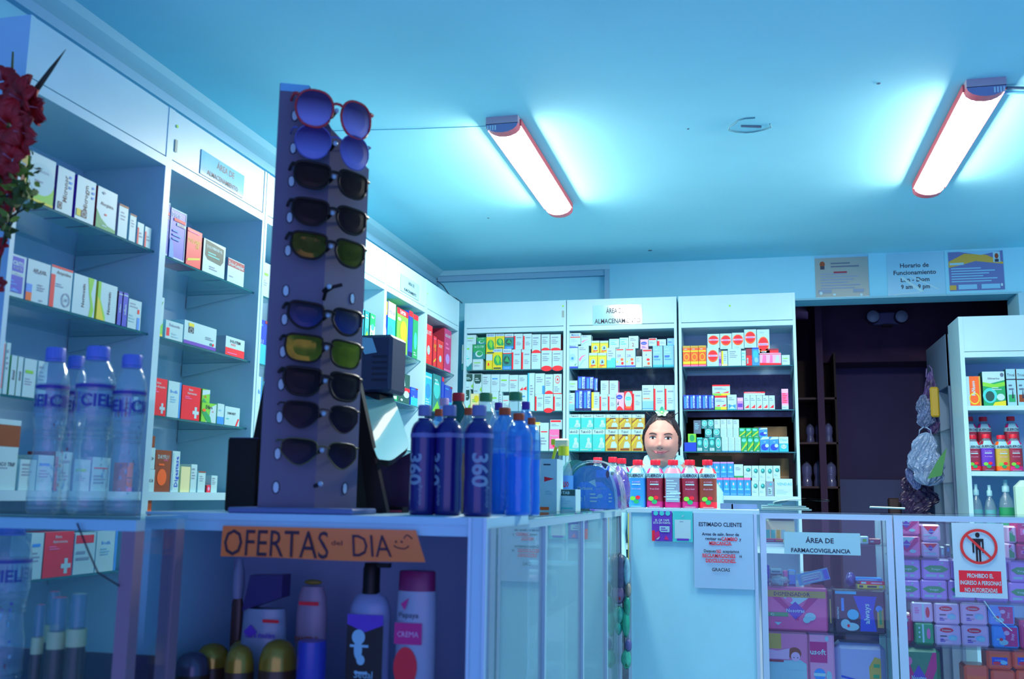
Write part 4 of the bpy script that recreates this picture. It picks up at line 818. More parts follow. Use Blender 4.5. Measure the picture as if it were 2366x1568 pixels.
# ---- Suerox-like bottles
def suero(loc, h, r, rz, label, colr, capc=None, group=None, back=False, fruit=('g','G')):
    t = empty('drink_bottle', loc, rz, label, 'bottle', group)
    b = MB(); q = .55
    b.lathe([(r*.9,0),(r,.006),(r,h*.20),(r*.97,h*.22),(r*.97,h*.60),(r,h*.66),(r*.98,h*.72),(r*.70,h*.82),(r*.50,h*.86),(r*.48,h*.90)], glassy((.85,.8,.9), 1.45, .05, body=COL['w'], amount=.3, name='plastic'), 24, sq=.25); b.build('body', t)
    b = MB(); cap(b, r*.58, h*.89, h*.11, capc or mat((.75,.01,.04), .4), 16); b.build('cap', t)
    b = MB(); c1, c2 = colr; W_ = mat('w', .4)
    def band(z0, z1, m, k=1.012, a0=0, a1=2*math.pi): b.lathe([(r*k, z0*h),(r*k, z1*h)], m, 24, sq=.25, a0=a0, a1=a1)
    band(.02, .14, mat(c2, .4)); band(.14, .62, mat(c1, .4)); band(.62, .72, W_)
    b.lathe([(r*1.0, h*.72),(r*.72,h*.82)], W_ if not back else mat((.8,.2,.3), .4), 24, sq=.25)
    if not back:
        for s in (-1, 1): b.lathe([(r*1.01, h*.72),(r*.73, h*.82)], mat(c2, .4), 6, sq=.25, a0=-HP+s*.9-.3, a1=-HP+s*.9+.3)
        y = -r*1.02*(1.08)
        y = -r*1.035
        b.text('SUEROX', 0, h*.67, h*.062, y, mat('K'), maxw=r*1.75, bold=.03, skew=.2, res=2)
        b.text('8 IONES', 0, h*.54, h*.035, y, mat('p'), maxw=r*1.1, res=1); b.text('fresa kiwi' if c1 != 'b' else 'mora azul', 0, h*.40, h*.035, y, mat('p'), maxw=r*1.2, res=1)
        b.decals('r .25 .72 .75 .76 W|c .3 .3 .16 .07 %s|c .6 .33 .14 .06 R|c .5 .2 .16 .07 %s|r .2 .05 .8 .06 W' % fruit, -r, 0, 2*r, h*.66, y)
    else:
        b.decals('r .1 .2 .9 .95 E|l .15 .25 .85 .9 8 W|r .35 .45 .95 .5 W|r 0 .35 .95 .37 W', -r, 0, 2*r, h*.66, -r*1.035)
    b.build('label', t); return t
for i, (px, w, cs, lab, bk) in enumerate(((1474,40,('b','b'),'blue electrolyte drink bottle, leftmost of the counter row',0),(1515,40,('d','M'),'dark red electrolyte bottle, second of the counter row',0),(1556,40,('d','M'),'red electrolyte bottle turned to show its back label',1),(1595,40,('d','M'),'dark red electrolyte bottle, fourth of the counter row',0),(1636,40,((.25,.05,.03),'R'),'brown red electrolyte bottle, rightmost of the counter row',0))):
    Y = 4.0; a = P(px, 1167, 1, Y); tz = P(px, 1062, 1, Y).z
    suero((a.x, Y, CT), tz-CT, w/2/F*Y*.97, (i-2)*.04, lab, cs, group='electrolyte bottles on the far counter', back=bk)
for (px, top, Y, cs, lab) in ((1381,1055,4.05,('b','V'),'electrolyte bottle behind the bagged wipes, red cap showing'),(1416,1054,4.10,('V','B'),'violet electrolyte bottle left of the blue one'),(1437,1057,4.02,('V','M'),'violet electrolyte bottle touching the bag of wipes')):
    a = P(px, 1160, 1, Y); tz = P(px, top, 1, Y).z
    suero((a.x, Y, CT-.0025), tz-CT, .031, .3, lab, cs, group='electrolyte bottles by the wipes')
MB().box(-.87, 3.905, CT-.018, -.485, 4.26, CT-.003, MELA).build('counter_board', label='white board closing the inner corner of the counters', cat='board')
for (px, top, z0, cs, lab) in ((2247,966,RZ[1],('d','M'),'upper left'),(2278,966,RZ[1],('d','R'),'upper second'),(2345,965,RZ[1],('d','M'),'upper right')):
    pass
for (px, base, top, cs, row, lab) in ((2250,None,1005,('d','R'),0,'red electrolyte bottle, first in the right cabinet front row'),(2282,None,1003,('V','d'),0,'plum electrolyte bottle, second in the right cabinet front row'),(2317,None,1005,('A','O'),0,'amber electrolyte bottle in the right cabinet front row'),(2346,None,1003,('d','M'),0,'dark red electrolyte bottle, last in the right cabinet front row'),
     (2245,None,963,('d','M'),1,'electrolyte bottle at back left in the right cabinet'),(2278,None,963,('d','M'),1,'electrolyte bottle second at back in the right cabinet'),(2342,None,962,('d','M'),1,'electrolyte bottle at back right in the right cabinet')):
    Y = 5.25 if row == 0 else 5.35; a = P(px, 1080, 1, Y); tz = P(px, top, 1, Y).z
    if row == 1:
        MB().box(a.x-.028, Y-.03, RZ[1], a.x+.028, Y+.03, RZ[1]+.075, mat('w')).build('riser', label='small white riser box under the %s' % lab.replace(' in the right cabinet', ''), cat='riser')
        suero((a.x, Y, RZ[1]+.075), tz-RZ[1]-.075, .032, 0, lab, cs, group='electrolyte bottles in the right cabinet')
    else: suero((a.x, Y, RZ[1]), tz-RZ[1], .033, 0, lab, cs, group='electrolyte bottles in the right cabinet')
for (px, top, gr, lab) in ((2257,1118,0,'clear spray bottle, first on the lowest visible shelf'),(2288,1120,0,'clear spray bottle, second on the lowest visible shelf'),(2326,1108,1,'taller spray bottle with green label on the lowest shelf')):
    Y = 5.26; a = P(px, 1170, 1, Y); tz = P(px, top, 1, Y).z; z0 = RZ[2]; r = .026 if not gr else .034; h = tz-z0
    t = empty('spray_bottle', (a.x, Y, z0), 0, lab, 'bottle', 'spray bottles in the right cabinet')
    b = MB(); b.lathe([(r,0),(r,h*.55),(r*.8,h*.66),(r*.4,h*.74),(r*.38,h*.8)], CLEAR, 18); b.build('body', t)
    b = MB(); b.lathe([(r*.5,h*.78),(r*.5,h*.88),(r*.3,h*.9),(r*.3,h)], mat('w', .4), 12); b.build('cap', t)
    b = MB(); b.lathe([(r*1.02,h*.08),(r*1.02,h*.5)], mat((.02,.3,.12) if gr else (.1,.4,.45), .4), 18); b.build('label', t)
# white wrapped pack at the far right edge
q = P(2352, 1120, 1, 5.05); b = MB(); b.cham(0, 0, 0, .2, .1, .30, .03, mat('m', .4)); b.decals('l .3 .6 .7 .9 3 E', 0, 0, .2, .3, 0); b.build('paper_roll_pack', loc=(q.x-.005, 5.05, Z(-.20)), label='white plastic-wrapped pack at the right picture edge on the counter', cat='pack')
MB().box(.99, 4.9, Z(-.22), 1.6, 5.19, Z(-.2005), MELA).build('ledge_board', label='white ledge board in front of the right cabinet', cat='board')

# ---------------------------------------------------------------- sunglasses stand
def stand():
    c0 = P(712, 1175, 1, 1.96); th = math.radians(44)
    t = empty('sunglasses_stand', (c0.x, 1.96, CT), th, 'tall grey folded display stand holding ten pairs of sunglasses', 'display stand')
    H = P(655, 236, 1, 1.96).z-CT+.012; w = .108; d = .038; z0 = .012
    pan = mat((.15,.13,.20), .6, noise=.06); b = MB()
    M_ = H-.095; L_ = H-.16; xm = -w*.45; ym = -d*.55
    for o_, fl in ((0, 0), (.004, 1)):
        for q4 in ([(-w,o_,z0),(xm,ym+o_,z0),(xm,ym+o_,H),(-w,o_,H)], [(xm,ym+o_,z0),(0,-d+o_,z0),(0,-d+o_,M_),(xm,ym+o_,H)], [(0,-d+o_,z0),(w,o_,z0),(w,o_,L_),(0,-d+o_,M_)]):
            b.add(q4, [(3,2,1,0) if fl else (0,1,2,3)], pan)
    rim = [(-w,0,z0),(-w,0,H),(xm,ym,H),(0,-d,M_),(w,0,L_),(w,0,z0)]
    for p_, q_ in zip(rim[:-1], rim[1:]): b.add([p_, q_, (q_[0],q_[1]+.004,q_[2]), (p_[0],p_[1]+.004,p_[2])], [(0,1,2,3)], pan)
    b.build('panel', t)
    b = MB(); b.add([(-w,-.001,H-.018),(xm,ym-.001,H-.018),(xm,ym-.001,H),(-w,-.001,H)], [(0,1,2,3)], mat('c', .4)); b.build('top_strip', t)
    base = MB(); base.cham(-.135, -.10, 0, .135, .05, .012, .003, mat((.12,.17,.36), .5)); base.build('base_plate', t, rot=(0,0,-th+.05))
    rows = [(790,248),(783,325),(788,402),(783,487),(778,565),(762,660),(768,727),(763,803),(757,880),(752,957),(748,1043),(740,1122)]
    out = []
    for i, (px, py) in enumerate(rows):
        g = P(px, py, 1, 1.885); z = g.z-CT; out.append(z)
        b = MB(); b.tube([(0,-d,z),(0,-d-.030,z+.004)], .0045, DARK, 8)
        if i == 5: b.tube([(.0,-d-.001,z-.02),(0,-d-.012,z-.004),(.012,-d-.024,z+.006),(.03,-d-.03,z+.012)], .004, DARK, 8)
        b.ball((0,-d-.032,z+.004), .0055, mat((.35,.5,.62), .25)); b.build('peg', t)  # pale ball paints the light reflected at the peg tip
        for s in (-1, 1):
            b = MB(); xx = s*.076; yy = -d*(1-.076/w)-.0012; n = Vector((s*d, -w, 0)).normalized() if 0 else None
            sl = d/w*s; pts = []
            for k in range(16):
                a = 2*math.pi*k/16; dx = .0065*math.cos(a); pts.append((xx+dx, yy+sl*dx*1.0*(1), z-.004+.0125*math.sin(a)))
            b.add(pts, [tuple(range(16))], mat((.55,.72,.78), .4))  # pale fill stands in for the bright background seen through the slot
            b.tube(pts+[pts[0]], .0012, mat('K', .5), 5); b.build('slot', t)
    return t, out, th, d, w
ST, ZR, STH, SD, SW = stand()
def sunglasses(z, style, label):
    fr, lensm, W, Hh, sq, br, ft, tint, drop = style; W *= 1.16; Hh *= 1.14; br *= 1.1
    fy = -SD-.036
    t = empty('sunglasses', tuple(ST.matrix_world @ Vector((0,0,0)) if 0 else (ST.location.x-math.sin(-STH)*fy*1.0*1.0, ST.location.y+math.cos(STH)*fy, ST.location.z+z)), STH, label, 'sunglasses', 'sunglasses on the display stand')
    t.location.x = ST.location.x+(-math.sin(STH))*fy*1.0
    # outline of a lens (x from bridge outwards)
    def outline(s, k=1., n=26):
        pts = []
        for i in range(n):
            a = 2*math.pi*i/n; c, sn = math.cos(a), math.sin(a)
            e = 2/sq if sq < 2.5 else (2/(sq*1.5) if sn > 0 else 2/max(2.1, sq*.8)); x = math.copysign(abs(c)**e, c)*W/2; zz = math.copysign(abs(sn)**e, sn)*Hh/2
            if zz < 0: x *= 1-drop*(-zz/(Hh/2)); x -= drop*.25*W*(-zz/(Hh/2))*(-1 if 1 else 1)*.0
            if zz > 0 and x > 0: zz += tint*x/W*Hh*.3
            x, zz = x*k, zz*k
            X = s*(br/2+W/2+x); Y = (abs(X)/.075)**2*.017
            pts.append(Vector((X, Y, zz-.004)))
        return pts
    for s in (-1, 1):
        o = outline(s); b = MB()
        b.tube(o+[o[0], o[1]], ft, fr, 6); b.build('frame', t)
        c = sum(o, Vector())/len(o); c.y -= .0035; n = len(o)
        mid = [c+(q-c)*.6+Vector((0,-.0016,0)) for q in o]; b = MB()
        b.add(o+mid, [(i, (i+1) % n, (i+1) % n+n, i+n) for i in range(n)], lensm, True); b.add(mid+[c], [(i, (i+1) % n, n) for i in range(n)], lensm, True)
        b.build('lens', t)
        e = s*(br/2+W+.001); Y = (abs(e)/.075)**2*.017; zt = Hh*.32
        b = MB(); b.tube([(e-s*.004,Y-.001,zt),(e+s*.003,Y+.004,zt),(e+s*.002,Y+.02,zt),(e-s*.004,Y+.055,zt-.002),(e-s*.008,Y+.085,zt-.012),(e-s*.010,Y+.105,zt-.03)], [ft*1.3,ft*1.6,ft*1.3,ft,ft,ft], fr, 6); b.build('temple', t)
    t.rotation_euler = (0, .07, STH)
    b = MB(); zb = Hh*.16
    b.tube([(-br/2-.004,.0,zb),(-br/4,-.003,zb+.003),(br/4,-.003,zb+.003),(br/2+.004,.0,zb)], ft*1.15, fr, 6); b.build('bridge', t)
    b = MB(); e = -(br/2+W-.004); b.add([(e-.005,.075,-.012),(e+.005,.073,-.012),(e+.005,.073,.010),(e-.005,.075,.010)], [(0,1,2,3),(3,2,1,0)], mat((.55,.74,.8), .4)) if 0 else None
    return t
BK = mat((.010,.003,.003), .35, spec=.3)
def lens(c, top=None, gloss=.3):
    """dark glossy lens; gradient tint runs down the lens itself"""
    k = ('lens', c, top)
    if k in _M: return _M[k]
    m = bpy.data.materials.new('tinted_lens'); nt, out = nodes_of(m); b = nt.nodes.new('ShaderNodeBsdfPrincipled'); nt.links.new(b.outputs[0], out.inputs[0])
    b.inputs['Roughness'].default_value = gloss; b.inputs['Specular IOR Level'].default_value = .12 if max(c) < .1 else .3
    if top:
        tc = nt.nodes.new('ShaderNodeTexCoord'); sp = nt.nodes.new('ShaderNodeSeparateXYZ'); rp = nt.nodes.new('ShaderNodeValToRGB'); mr = nt.nodes.new('ShaderNodeMapRange')
        mr.inputs[1].default_value = -.028; mr.inputs[2].default_value = .02
        nt.links.new(tc.outputs['Object'], sp.inputs[0]); nt.links.new(sp.outputs[2], mr.inputs[0]); nt.links.new(mr.outputs[0], rp.inputs[0])
        rp.color_ramp.elements[0].color = (*c, 1); rp.color_ramp.elements[1].color = (*top, 1); nt.links.new(rp.outputs[0], b.inputs['Base Color'])
    else: b.inputs['Base Color'].default_value = (*c, 1)
    _M[k] = m; return m
def mirror(c):
    return mat(c, .12, metal=.75, noise=.5, scale=25)
ST_ = [  # frame, lens, lens width, height, squareness, bridge, frame thickness, lift, drop
 (mat((.50,.008,.02), .25, coat=.4), lens((.30,.26,.62), (.05,.02,.10)), .067, .074, 2.4, .017, .0028, .25, .15),
 (mat((.10,.10,.40), .2), lens((.20,.20,.55), (.04,.012,.12)), .064, .068, 2.3, .020, .0014, .1, .15),
 (BK, lens((.03,.012,.01), (.012,.006,.006)), .063, .050, 3.6, .018, .003, .15, .18),
 (BK, lens((.025,.010,.012), (.012,.004,.004)), .064, .050, 3.2, .017, .003, .15, .25),
 (BK, mirror((.12,.075,.005)), .063, .050, 3.4, .018, .003, .1, .25),
 None,
 (BK, lens((.012,.02,.14), (.012,.004,.012)), .062, .048, 3.0, .018, .003, .35, .30),
 (BK, mirror((.20,.15,.006)), .065, .050, 3.8, .016, .0026, .05, .15),
 (BK, lens((.012,.006,.012), (.010,.004,.004)), .064, .050, 4.0, .017, .0034, .05, .25),
 (mat((.03,.01,.01), .3), lens((.016,.008,.02), (.010,.004,.006)), .062, .050, 2.6, .020, .0014, .0, .35),
 (mat((.10,.09,.02), .3), lens((.02,.015,.04), (.010,.005,.006)), .062, .048, 2.5, .020, .0014, .1, .45)]
SL = ['red-framed oversized sunglasses with violet gradient lenses, topmost on the stand', 'round rimless-look violet sunglasses, second from the top', 'black square sunglasses with dark lenses, third from the top',
 'black wayfarer-shaped sunglasses, just above the amber mirrored pair', 'black sunglasses with amber mirrored lenses above the empty peg', None, 'cat-eye black sunglasses with blue-tinted lens below the empty peg',
 'rectangular black sunglasses with yellow-green mirrored lenses, lower half', 'thick black rectangular sunglasses below the yellow-green mirrored pair', 'thin-framed dark drop-shaped sunglasses, second from the bottom', 'thin gold-rimmed dark sunglasses, lowest pair on the stand']
for i, s_ in enumerate(ST_):
    if s_:
        g = sunglasses(ZR[i], s_, SL[i])
        v = Matrix.Rotation(STH, 3, 'Z') @ Vector((0, -SD-.036, 0)); g.location = (ST.location.x+v.x, ST.location.y+v.y, ST.location.z+ZR[i])

# ---- black speaker-like slab, A-frame easel and POS machine behind the stand
a = P(517, 1183, 1, 2.06); c = P(594, 1012, 1, 2.06); b = MB(); b.cham(0, 0, 0, c.x-a.x, .05, c.z-CT, .003, DARK); b.box(.002, .002, c.z-CT, c.x-a.x-.002, .05, c.z-CT+.002, mat((.05,.03,.12), .3))
b.build('speaker', loc=(a.x, 2.06, CT), rot=(0,0,.1), label='black upright slab standing left of the sunglasses stand base', cat='speaker')
t = empty('easel', (0,2.10,CT), 0, 'black A-shaped easel showing behind both sides of the sunglasses stand', 'easel')
def bar(p, q, w, nm='leg'):
    A = P(p[0], p[1], 1, 2.10); B_ = P(q[0], q[1], 1, 2.10)
    b = MB(); b.add([(A.x-w[0]/2,0,A.z-CT),(A.x+w[0]/2,0,A.z-CT),(B_.x+w[1]/2,0,max(.001,B_.z-CT)),(B_.x-w[1]/2,0,max(.001,B_.z-CT))]+[(A.x-w[0]/2,.02,A.z-CT),(A.x+w[0]/2,.02,A.z-CT),(B_.x+w[1]/2,.02,max(.001,B_.z-CT)),(B_.x-w[1]/2,.02,max(.001,B_.z-CT))], [(0,1,2,3),(7,6,5,4),(0,3,7,4),(1,5,6,2),(0,4,5,1),(3,2,6,7)], DARK)
    return b.build(nm, t)
bar((660,640), (590,1184), (.004, .085)); bar((815,860), (872,1184), (.02, .045))
A = P(600, 1168, 1, 2.10); B_ = P(880, 1172, 1, 2.10); MB().box(A.x, -.001, 0, B_.x, .021, .012, DARK).build('cross_bar', t)
# payment machine with tilted glossy screen
t = empty('cash_register', (0,0,0), 0, 'dark cash register with tilted glossy screen behind the sunglasses stand', 'cash register')
def P3(x, y, Y): return P(x, y, 1, Y)
P0 = P3(892,985,2.30); NRM = Vector((.34,-.22,.92)).normalized(); EYE = Vector((0,0,CAMZ))
def onplane(x, y):
    v = P3(x, y, 1.0)-EYE; return EYE+v*((P0-EYE).dot(NRM)/v.dot(NRM))
def rounded(pts, k=.25, n=5):
    out = []
    for i, p_ in enumerate(pts):
        a_, c_ = pts[i-1], pts[(i+1) % len(pts)]
        for j in range(n+1):
            u = j/n; q0 = p_+(a_-p_)*k; q1 = p_+(c_-p_)*k; out.append(q0*(1-u)**2+p_*2*u*(1-u)+q1*u*u)
    return out
fr = rounded([onplane(*q_) for q_ in ((838,892),(898,888),(924,955),(948,1030),(905,1064),(868,1060))]); n = len(fr); bk = [p_-NRM*.014 for p_ in fr]
print('screen', [tuple(round(c_, 2) for c_ in onplane(*q_)) for q_ in ((838,892),(898,888),(948,1030),(868,1060))])
b = MB(); GLS = mat((.16,.42,.46), .16, coat=.8)  # teal base colour stands in for the bright ceiling mirrored in the screen
cc = sum(fr, Vector())/n
b.add(fr+[cc], [(i, (i+1) % n, n) for i in range(n)], GLS); b.add(bk, [tuple(range(n))[::-1]], DARK); b.add(fr+bk, [(i, i+n, (i+1) % n+n, (i+1) % n) for i in range(n)], DARK)
b.build('screen', t)
b = MB(); pl = [P3(x_, y_, 2.215) for x_, y_ in ((893,1186),(945,1186),(948,1045),(905,1068),(866,1050))]
b.prism([(p_.x, max(p_.z, CT+.0005)) for p_ in pl], 2.215, 2.32, mat((.05,.015,.06), .35)); b.build('front_body', t)
A = P3(836,776,2.52); B_ = P3(908,898,2.52); b = MB(); b.cham(A.x-.10, 2.5, B_.z-.01, B_.x, 2.62, A.z, .008, mat((.025,.035,.085), .4))
for i in range(5): b.box(B_.x-.055, 2.499, B_.z+.02+i*.016, B_.x-.012, 2.5, B_.z+.026+i*.016, mat((.01,.01,.03), .4))
b.add([(A.x-.01,2.498,A.z-.005),(A.x+.04,2.498,A.z-.01),(A.x+.055,2.498,A.z-.05),(A.x+.02,2.498,A.z-.055)], [(0,1,2,3)], mat('w', .2)); b.build('printer_housing', t)
MB().cham(-1.04, 2.50, CT-.02, -.98, 2.60, B_.z-.01, .006, DARK).build('pole', t)
b = MB(); b.box(pl[0].x-.02, 2.17, CT, pl[1].x+.0, 2.21, CT+.014, DARK); b.box(pl[0].x-.012, 2.168, CT+.001, pl[1].x-.002, 2.17, CT+.006, mat((.6,.05,.1), .4)); b.build('foot', t)
MB().box(-1.24, 2.22, CT-.04, -.875, 2.75, CT-.0205, MELA).build('counter_board', label='white board behind the near counter carrying the cash register pole', cat='board')

# ---------------------------------------------------------------- orange sale sign
b = MB(); A = P(513, 1214, 1, 1.838); B_ = P(960, 1208, 1, 1.838); w = B_.x-A.x; Hs = A.z-P(513, 1284, 1, 1.83).z
def sg(u, v):
    x = A.x+w*u+(.012*u*(1-v) if u > .9 else 0)+.01*(1-v)*(u-.5)+.016*(1-v)**1.5*(1-.35*u); curl = (1-v); z = A.z-Hs*(1-v)*(1-.02*math.sin(u*7)); y = 1.842-.022*curl**1.5-.004*math.sin(u*5)*curl
    if v > .88: y += (v-.88)*.0
    return Vector((x, y, z))
ORG = mat((1.0,.20,.035), .35, coat=.25); b.grid(lambda u, v: sg(u, v), 30, 12, ORG)
ink = mat((.05,.01,.03), .5)
def words(s, u0, u1, h, vz, bold=.0):
    v, fcs, wd = text_geo(s, bold, 2); out = []
    for X, Zz in v:
        u = u0+(X/wd+.5)*(u1-u0); vv = min(1.08, max(-.05, vz+Zz*h)); p_ = sg(u, vv); out.append((p_.x, p_.y-.0012, p_.z))
    b.add(out, fcs, ink)
words('OFERTAS', .015, .56, .90, .49, .0); words('del', .575, .63, .16, .55); words('DIA', .68, .87, .72, .50, -.004)
for u in (.897,.915): p_ = sg(u, .62); b.ball((p_.x, p_.y-.001, p_.z), .0022, ink, 8, 5)
b.tube([sg(.885+.012*k, .50-.10*math.sin(math.pi*k/5))+Vector((0,-.001,0)) for k in range(6)], .0011, ink, 5)
b.tube([sg(.93+.01*k, .72+.12*math.sin(math.pi*k/4))+Vector((0,-.001,0)) for k in range(5)], .0011, ink, 5)
b.build('sale_sign', label='orange curled paper sign with handwritten OFERTAS DIA on the counter edge', cat='sign')

# ---------------------------------------------------------------- toiletries inside the near counter
SZ = Z(-.44)
def toil(nm, px0, px1, top, Y, lab): 
    a = P(px0, 1500, 1, Y); c = P(px1, 1500, 1, Y); tz = P((px0+px1)/2, top, 1, Y).z
    return empty(nm, ((a.x+c.x)/2, Y, SZ+.0005), 0, lab, 'bottle', 'toiletries in the near counter'), (c.x-a.x)/2, tz-SZ
def flatbottle(t, r, h, m, prof, y=.55):
    b = MB(); b.lathe([(a*r, z*h) for a, z in prof], m, 24); b.v = [(x, y_*y, z) for x, y_, z in b.v]; b.build('body', t)
t, r, h = toil('shampoo_bottle', 555, 662, 1325, 2.02, 'white shampoo bottle with dark slanted cap, left')
flatbottle(t, r, h, mat((.26,.34,.46), .3), [(.9,0),(1,.02),(.98,.4),(.9,.66),(.85,.72)])
b = MB(); b.add([(-r*.82,-.02,h*.70),(r*.86,-.02,h*.82),(r*.86,-.02,h),(-r*.55,-.02,h*.99),(-r*.82,.02,h*.70),(r*.86,.02,h*.82),(r*.86,.02,h),(-r*.55,.02,h*.99)], [(0,1,2,3),(7,6,5,4),(0,3,7,4),(1,5,6,2),(3,2,6,7),(0,4,5,1)], mat((.04,.02,.14), .3)); b.build('cap', t)
b = MB(); b.text('head & shoulders', r*.1, h*.52, h*.045, -.031, mat('V'), maxw=r*1.3, bold=.02, res=2); b.decals('r .6 .62 .95 .645 R|p .2 .54 .35 .6 .5 .54 .35 .50 V', -r, 0, 2*r, h, -.031); b.build('label', t)
t, r, h = toil('shampoo_bottle', 682, 752, 1335, 2.04, 'beige shampoo bottle with small gold cap, centre')
flatbottle(t, r, h, mat((.30,.24,.34), .35), [(.9,0),(1,.02),(1,.7),(.9,.85),(.7,.93)]); b = MB(); b.ball((0,0,h*.965), r*.6, mat((.25,.18,.02), .3), sc=(1,.5,.28)); b.build('cap', t)
b = MB(); b.text('PANTENE', 0, h*.5, h*.05, -.022, mat('n'), maxw=r*1.5, bold=.02, res=2); b.decals('r .2 .78 .85 .81 R|p .3 .32 .7 .36 .7 .30 .3 .28 n', -r, 0, 2*r, h, -.022); b.build('label', t)
t, r, h = toil('lotion_pump_bottle', 806, 900, 1300, 1.97, 'dark-labelled lotion bottle with black pump')
flatbottle(t, r, h*.80, mat((.26,.32,.52), .3), [(.92,0),(1,.02),(1,.8),(.95,.88),(.75,.96),(.4,1)])
b = MB(); b.lathe([(r*.42,h*.79),(r*.40,h*.84),(r*.40,h*.96),(r*.32,h)], DARK, 14); b.box(-r*.3, -.008, h*.97, r*.9, .008, h, DARK); b.build('pump', t)
b = MB(); b.decals('r .06 .0 .94 .78 X|p .06 .78 .94 .78 .94 .7 .5 .64 .06 .7 V|r .06 .1 .94 .2 V|c .35 .6 .16 .06 w|c .35 .5 .1 .08 w|c .42 .42 .1 .04 w|r .15 .52 .6 .54 w|l .3 .3 .8 .34 1 w', -r, 0, 2*r, h*.84, -.026); b.text('Sedal', 0, h*.26, h*.05, -.0285, mat('w'), maxw=r*1.2, res=2); b.build('label', t)
t, r, h = toil('shampoo_bottle', 915, 1005, 1318, 1.95, 'white shampoo bottle with plum cap, right')
flatbottle(t, r, h*.86, mat((.34,.40,.52), .3), [(.92,0),(1,.02),(1,.85),(.97,1)]); b = MB(); b.lathe([(r*.95,h*.84),(r*.93,h*.99),(r*.85,h)], mat((.22,.01,.10), .35), 20); b.v = [(x, y*.55, z) for x, y, z in b.v]; b.build('cap', t)
b = MB(); b.text('Papaya', -r*.2, h*.70, h*.04, -.024, mat('K'), maxw=r*1.1, res=2); b.decals('r .05 .58 .75 .75 M|c .35 .4 .3 .16 R|r .1 .02 .75 .1 M|p .2 .9 .4 .95 .3 .85 M', -r, 0, 2*r, h*.86, -.024); b.text('CREMA', -r*.2, h*.57, h*.04, -.0262, mat('p'), maxw=r*1.1, res=1); b.build('label', t)
t, r, h = toil('cream_jar', 690, 752, 1480, 1.90, 'blue cream jar in front of the beige bottle')
flatbottle(t, r, h, mat((.03,.04,.35), .3), [(.95,0),(1,.02),(1,.9),(.95,1)], 1.); b = MB(); b.lathe([(r*1.01,h*.3),(r*1.01,h*.4)], mat('w'), 20); b.build('label', t)
t, r, h = toil('hair_pick_card', 530, 556, 1290, 2.05, 'narrow dark toiletry with pale patterned top, left end')
flatbottle(t, r, h*.7, mat((.06,.025,.02), .4), [(.9,0),(1,.02),(1,.95),(.8,1)]); b = MB(); b.lathe([(r*.8,h*.7),(r,h*.8),(r*.9,h*.9),(r*.4,h)], mat((.25,.3,.45), .5), 12); b.build('cap', t)
GOLD = mat((.36,.25,.03), .2, metal=.4); BRN = mat((.06,.03,.015), .4)
for (p0, p1, top, Y, lab, gold) in ((412,482,1505,1.93,'small brown jar with pale domed lid, front left',0),(458,527,1485,2.00,'golden domed jar behind the brown jar',1),(530,598,1476,2.03,'golden domed jar, tallest at the centre back',1),(525,586,1488,1.93,'golden domed jar, centre front',1),(604,684,1476,1.94,'golden domed jar, right one',1)):
    t, r, h = toil('domed_jar', p0, p1, top, Y, lab)
    b = MB(); b.lathe([(r*.95,0),(r,.01),(r,h*.55),(r*.97,h*.57)], BRN, 22); b.build('body', t)
    b = MB(); b.lathe([(r,h*.57),(r*.98,h*.72),(r*.85,h*.86),(r*.6,h*.95),(r*.25,h*.99),(.0005,h)], GOLD if gold else mat((.10,.09,.14), .25, metal=.3), 22); b.build('lid', t)

# ---------------------------------------------------------------- inside the left showcase
FL = Z(-.045)-.60
MB().box(-2.09, YS+.03, FL-.008, -1.115, YS+.13, FL-.0005, MELA).build('inner_board', bpy.data.objects['glass_showcase'], loc=(0,-YS,0))
for (p0, p1, top, lab) in ((100,130,1365,'yellow-capped vial at left inside the showcase'),(108,150,1378,'yellow-capped vial, second inside the showcase'),(152,196,1370,'yellow-capped vial, third inside the showcase'),(72,98,1395,'yellow-capped vial at far left inside the showcase')):
    Y = 1.655 if p0 != 100 else 1.70; a = P(p0, 1500, 1, Y); c = P(p1, 1500, 1, Y); r = (c.x-a.x)/2*.9; tz = P(p0, top, 1, Y).z; h = tz-FL
    t = empty('vial', ((a.x+c.x)/2, Y, FL), 0, lab, 'bottle', 'yellow-capped vials in the left showcase')
    b = MB(); b.lathe([(r,0),(r,h*.77),(r*.9,h*.79)], mat((.07,.03,.015), .35), 16); b.build('body', t)
    b = MB(); b.lathe([(r,h*.79),(r,h*.85),(r*.95,h*.86)], mat((.62,.66,.30), .4), 16); b.lathe([(r*.8,h*.86),(r*.8,h*.99),(r*.7,h)], glassy((.8,.9,.9), 1.5, .05, body=(.3,.5,.6), amount=.25), 16); b.build('cap', t)
b = MB(); b.box(0,0,0,.062,.05,.20, mat((.05,.03,.06), .5)); b.box(-.001,-.001,.2,.063,.051,.206, mat((.1,.16,.3), .4)); b.decals('l .2 .5 .8 .9 4 E', 0, 0, .062, .2, 0)
q = P(198, 1440, 1, 1.65); b.build('carton', loc=(q.x, 1.65, FL), label='dark box with pale lid at the right inside the left showcase', cat='box')
q = P(262, 1400, 1, 1.68); t = empty('perfume_bottle', (q.x, 1.68, FL), 0, 'small pale oval bottle beside the showcase post', 'bottle'); b = MB(); b.lathe([(.012,0),(.018,.1),(.022,.18),(.018,.23),(.008,.25)], mat((.2,.3,.25), .3), 16); b.build('body', t)
b = MB(); b.lathe([(.007,.25),(.007,.28)], mat('w'), 10); b.build('cap', t)
b = MB(); b.tube([P3(178,1208,YS-.006), P3(205,1275,YS-.006), P3(226,1322,YS-.006), P3(275,1353,YS-.006)], .0016, mat((.04,.01,.03), .7), 6); b.build('hanging_wire', label='dark bent wire hanging in front of the left showcase glass', cat='wire')
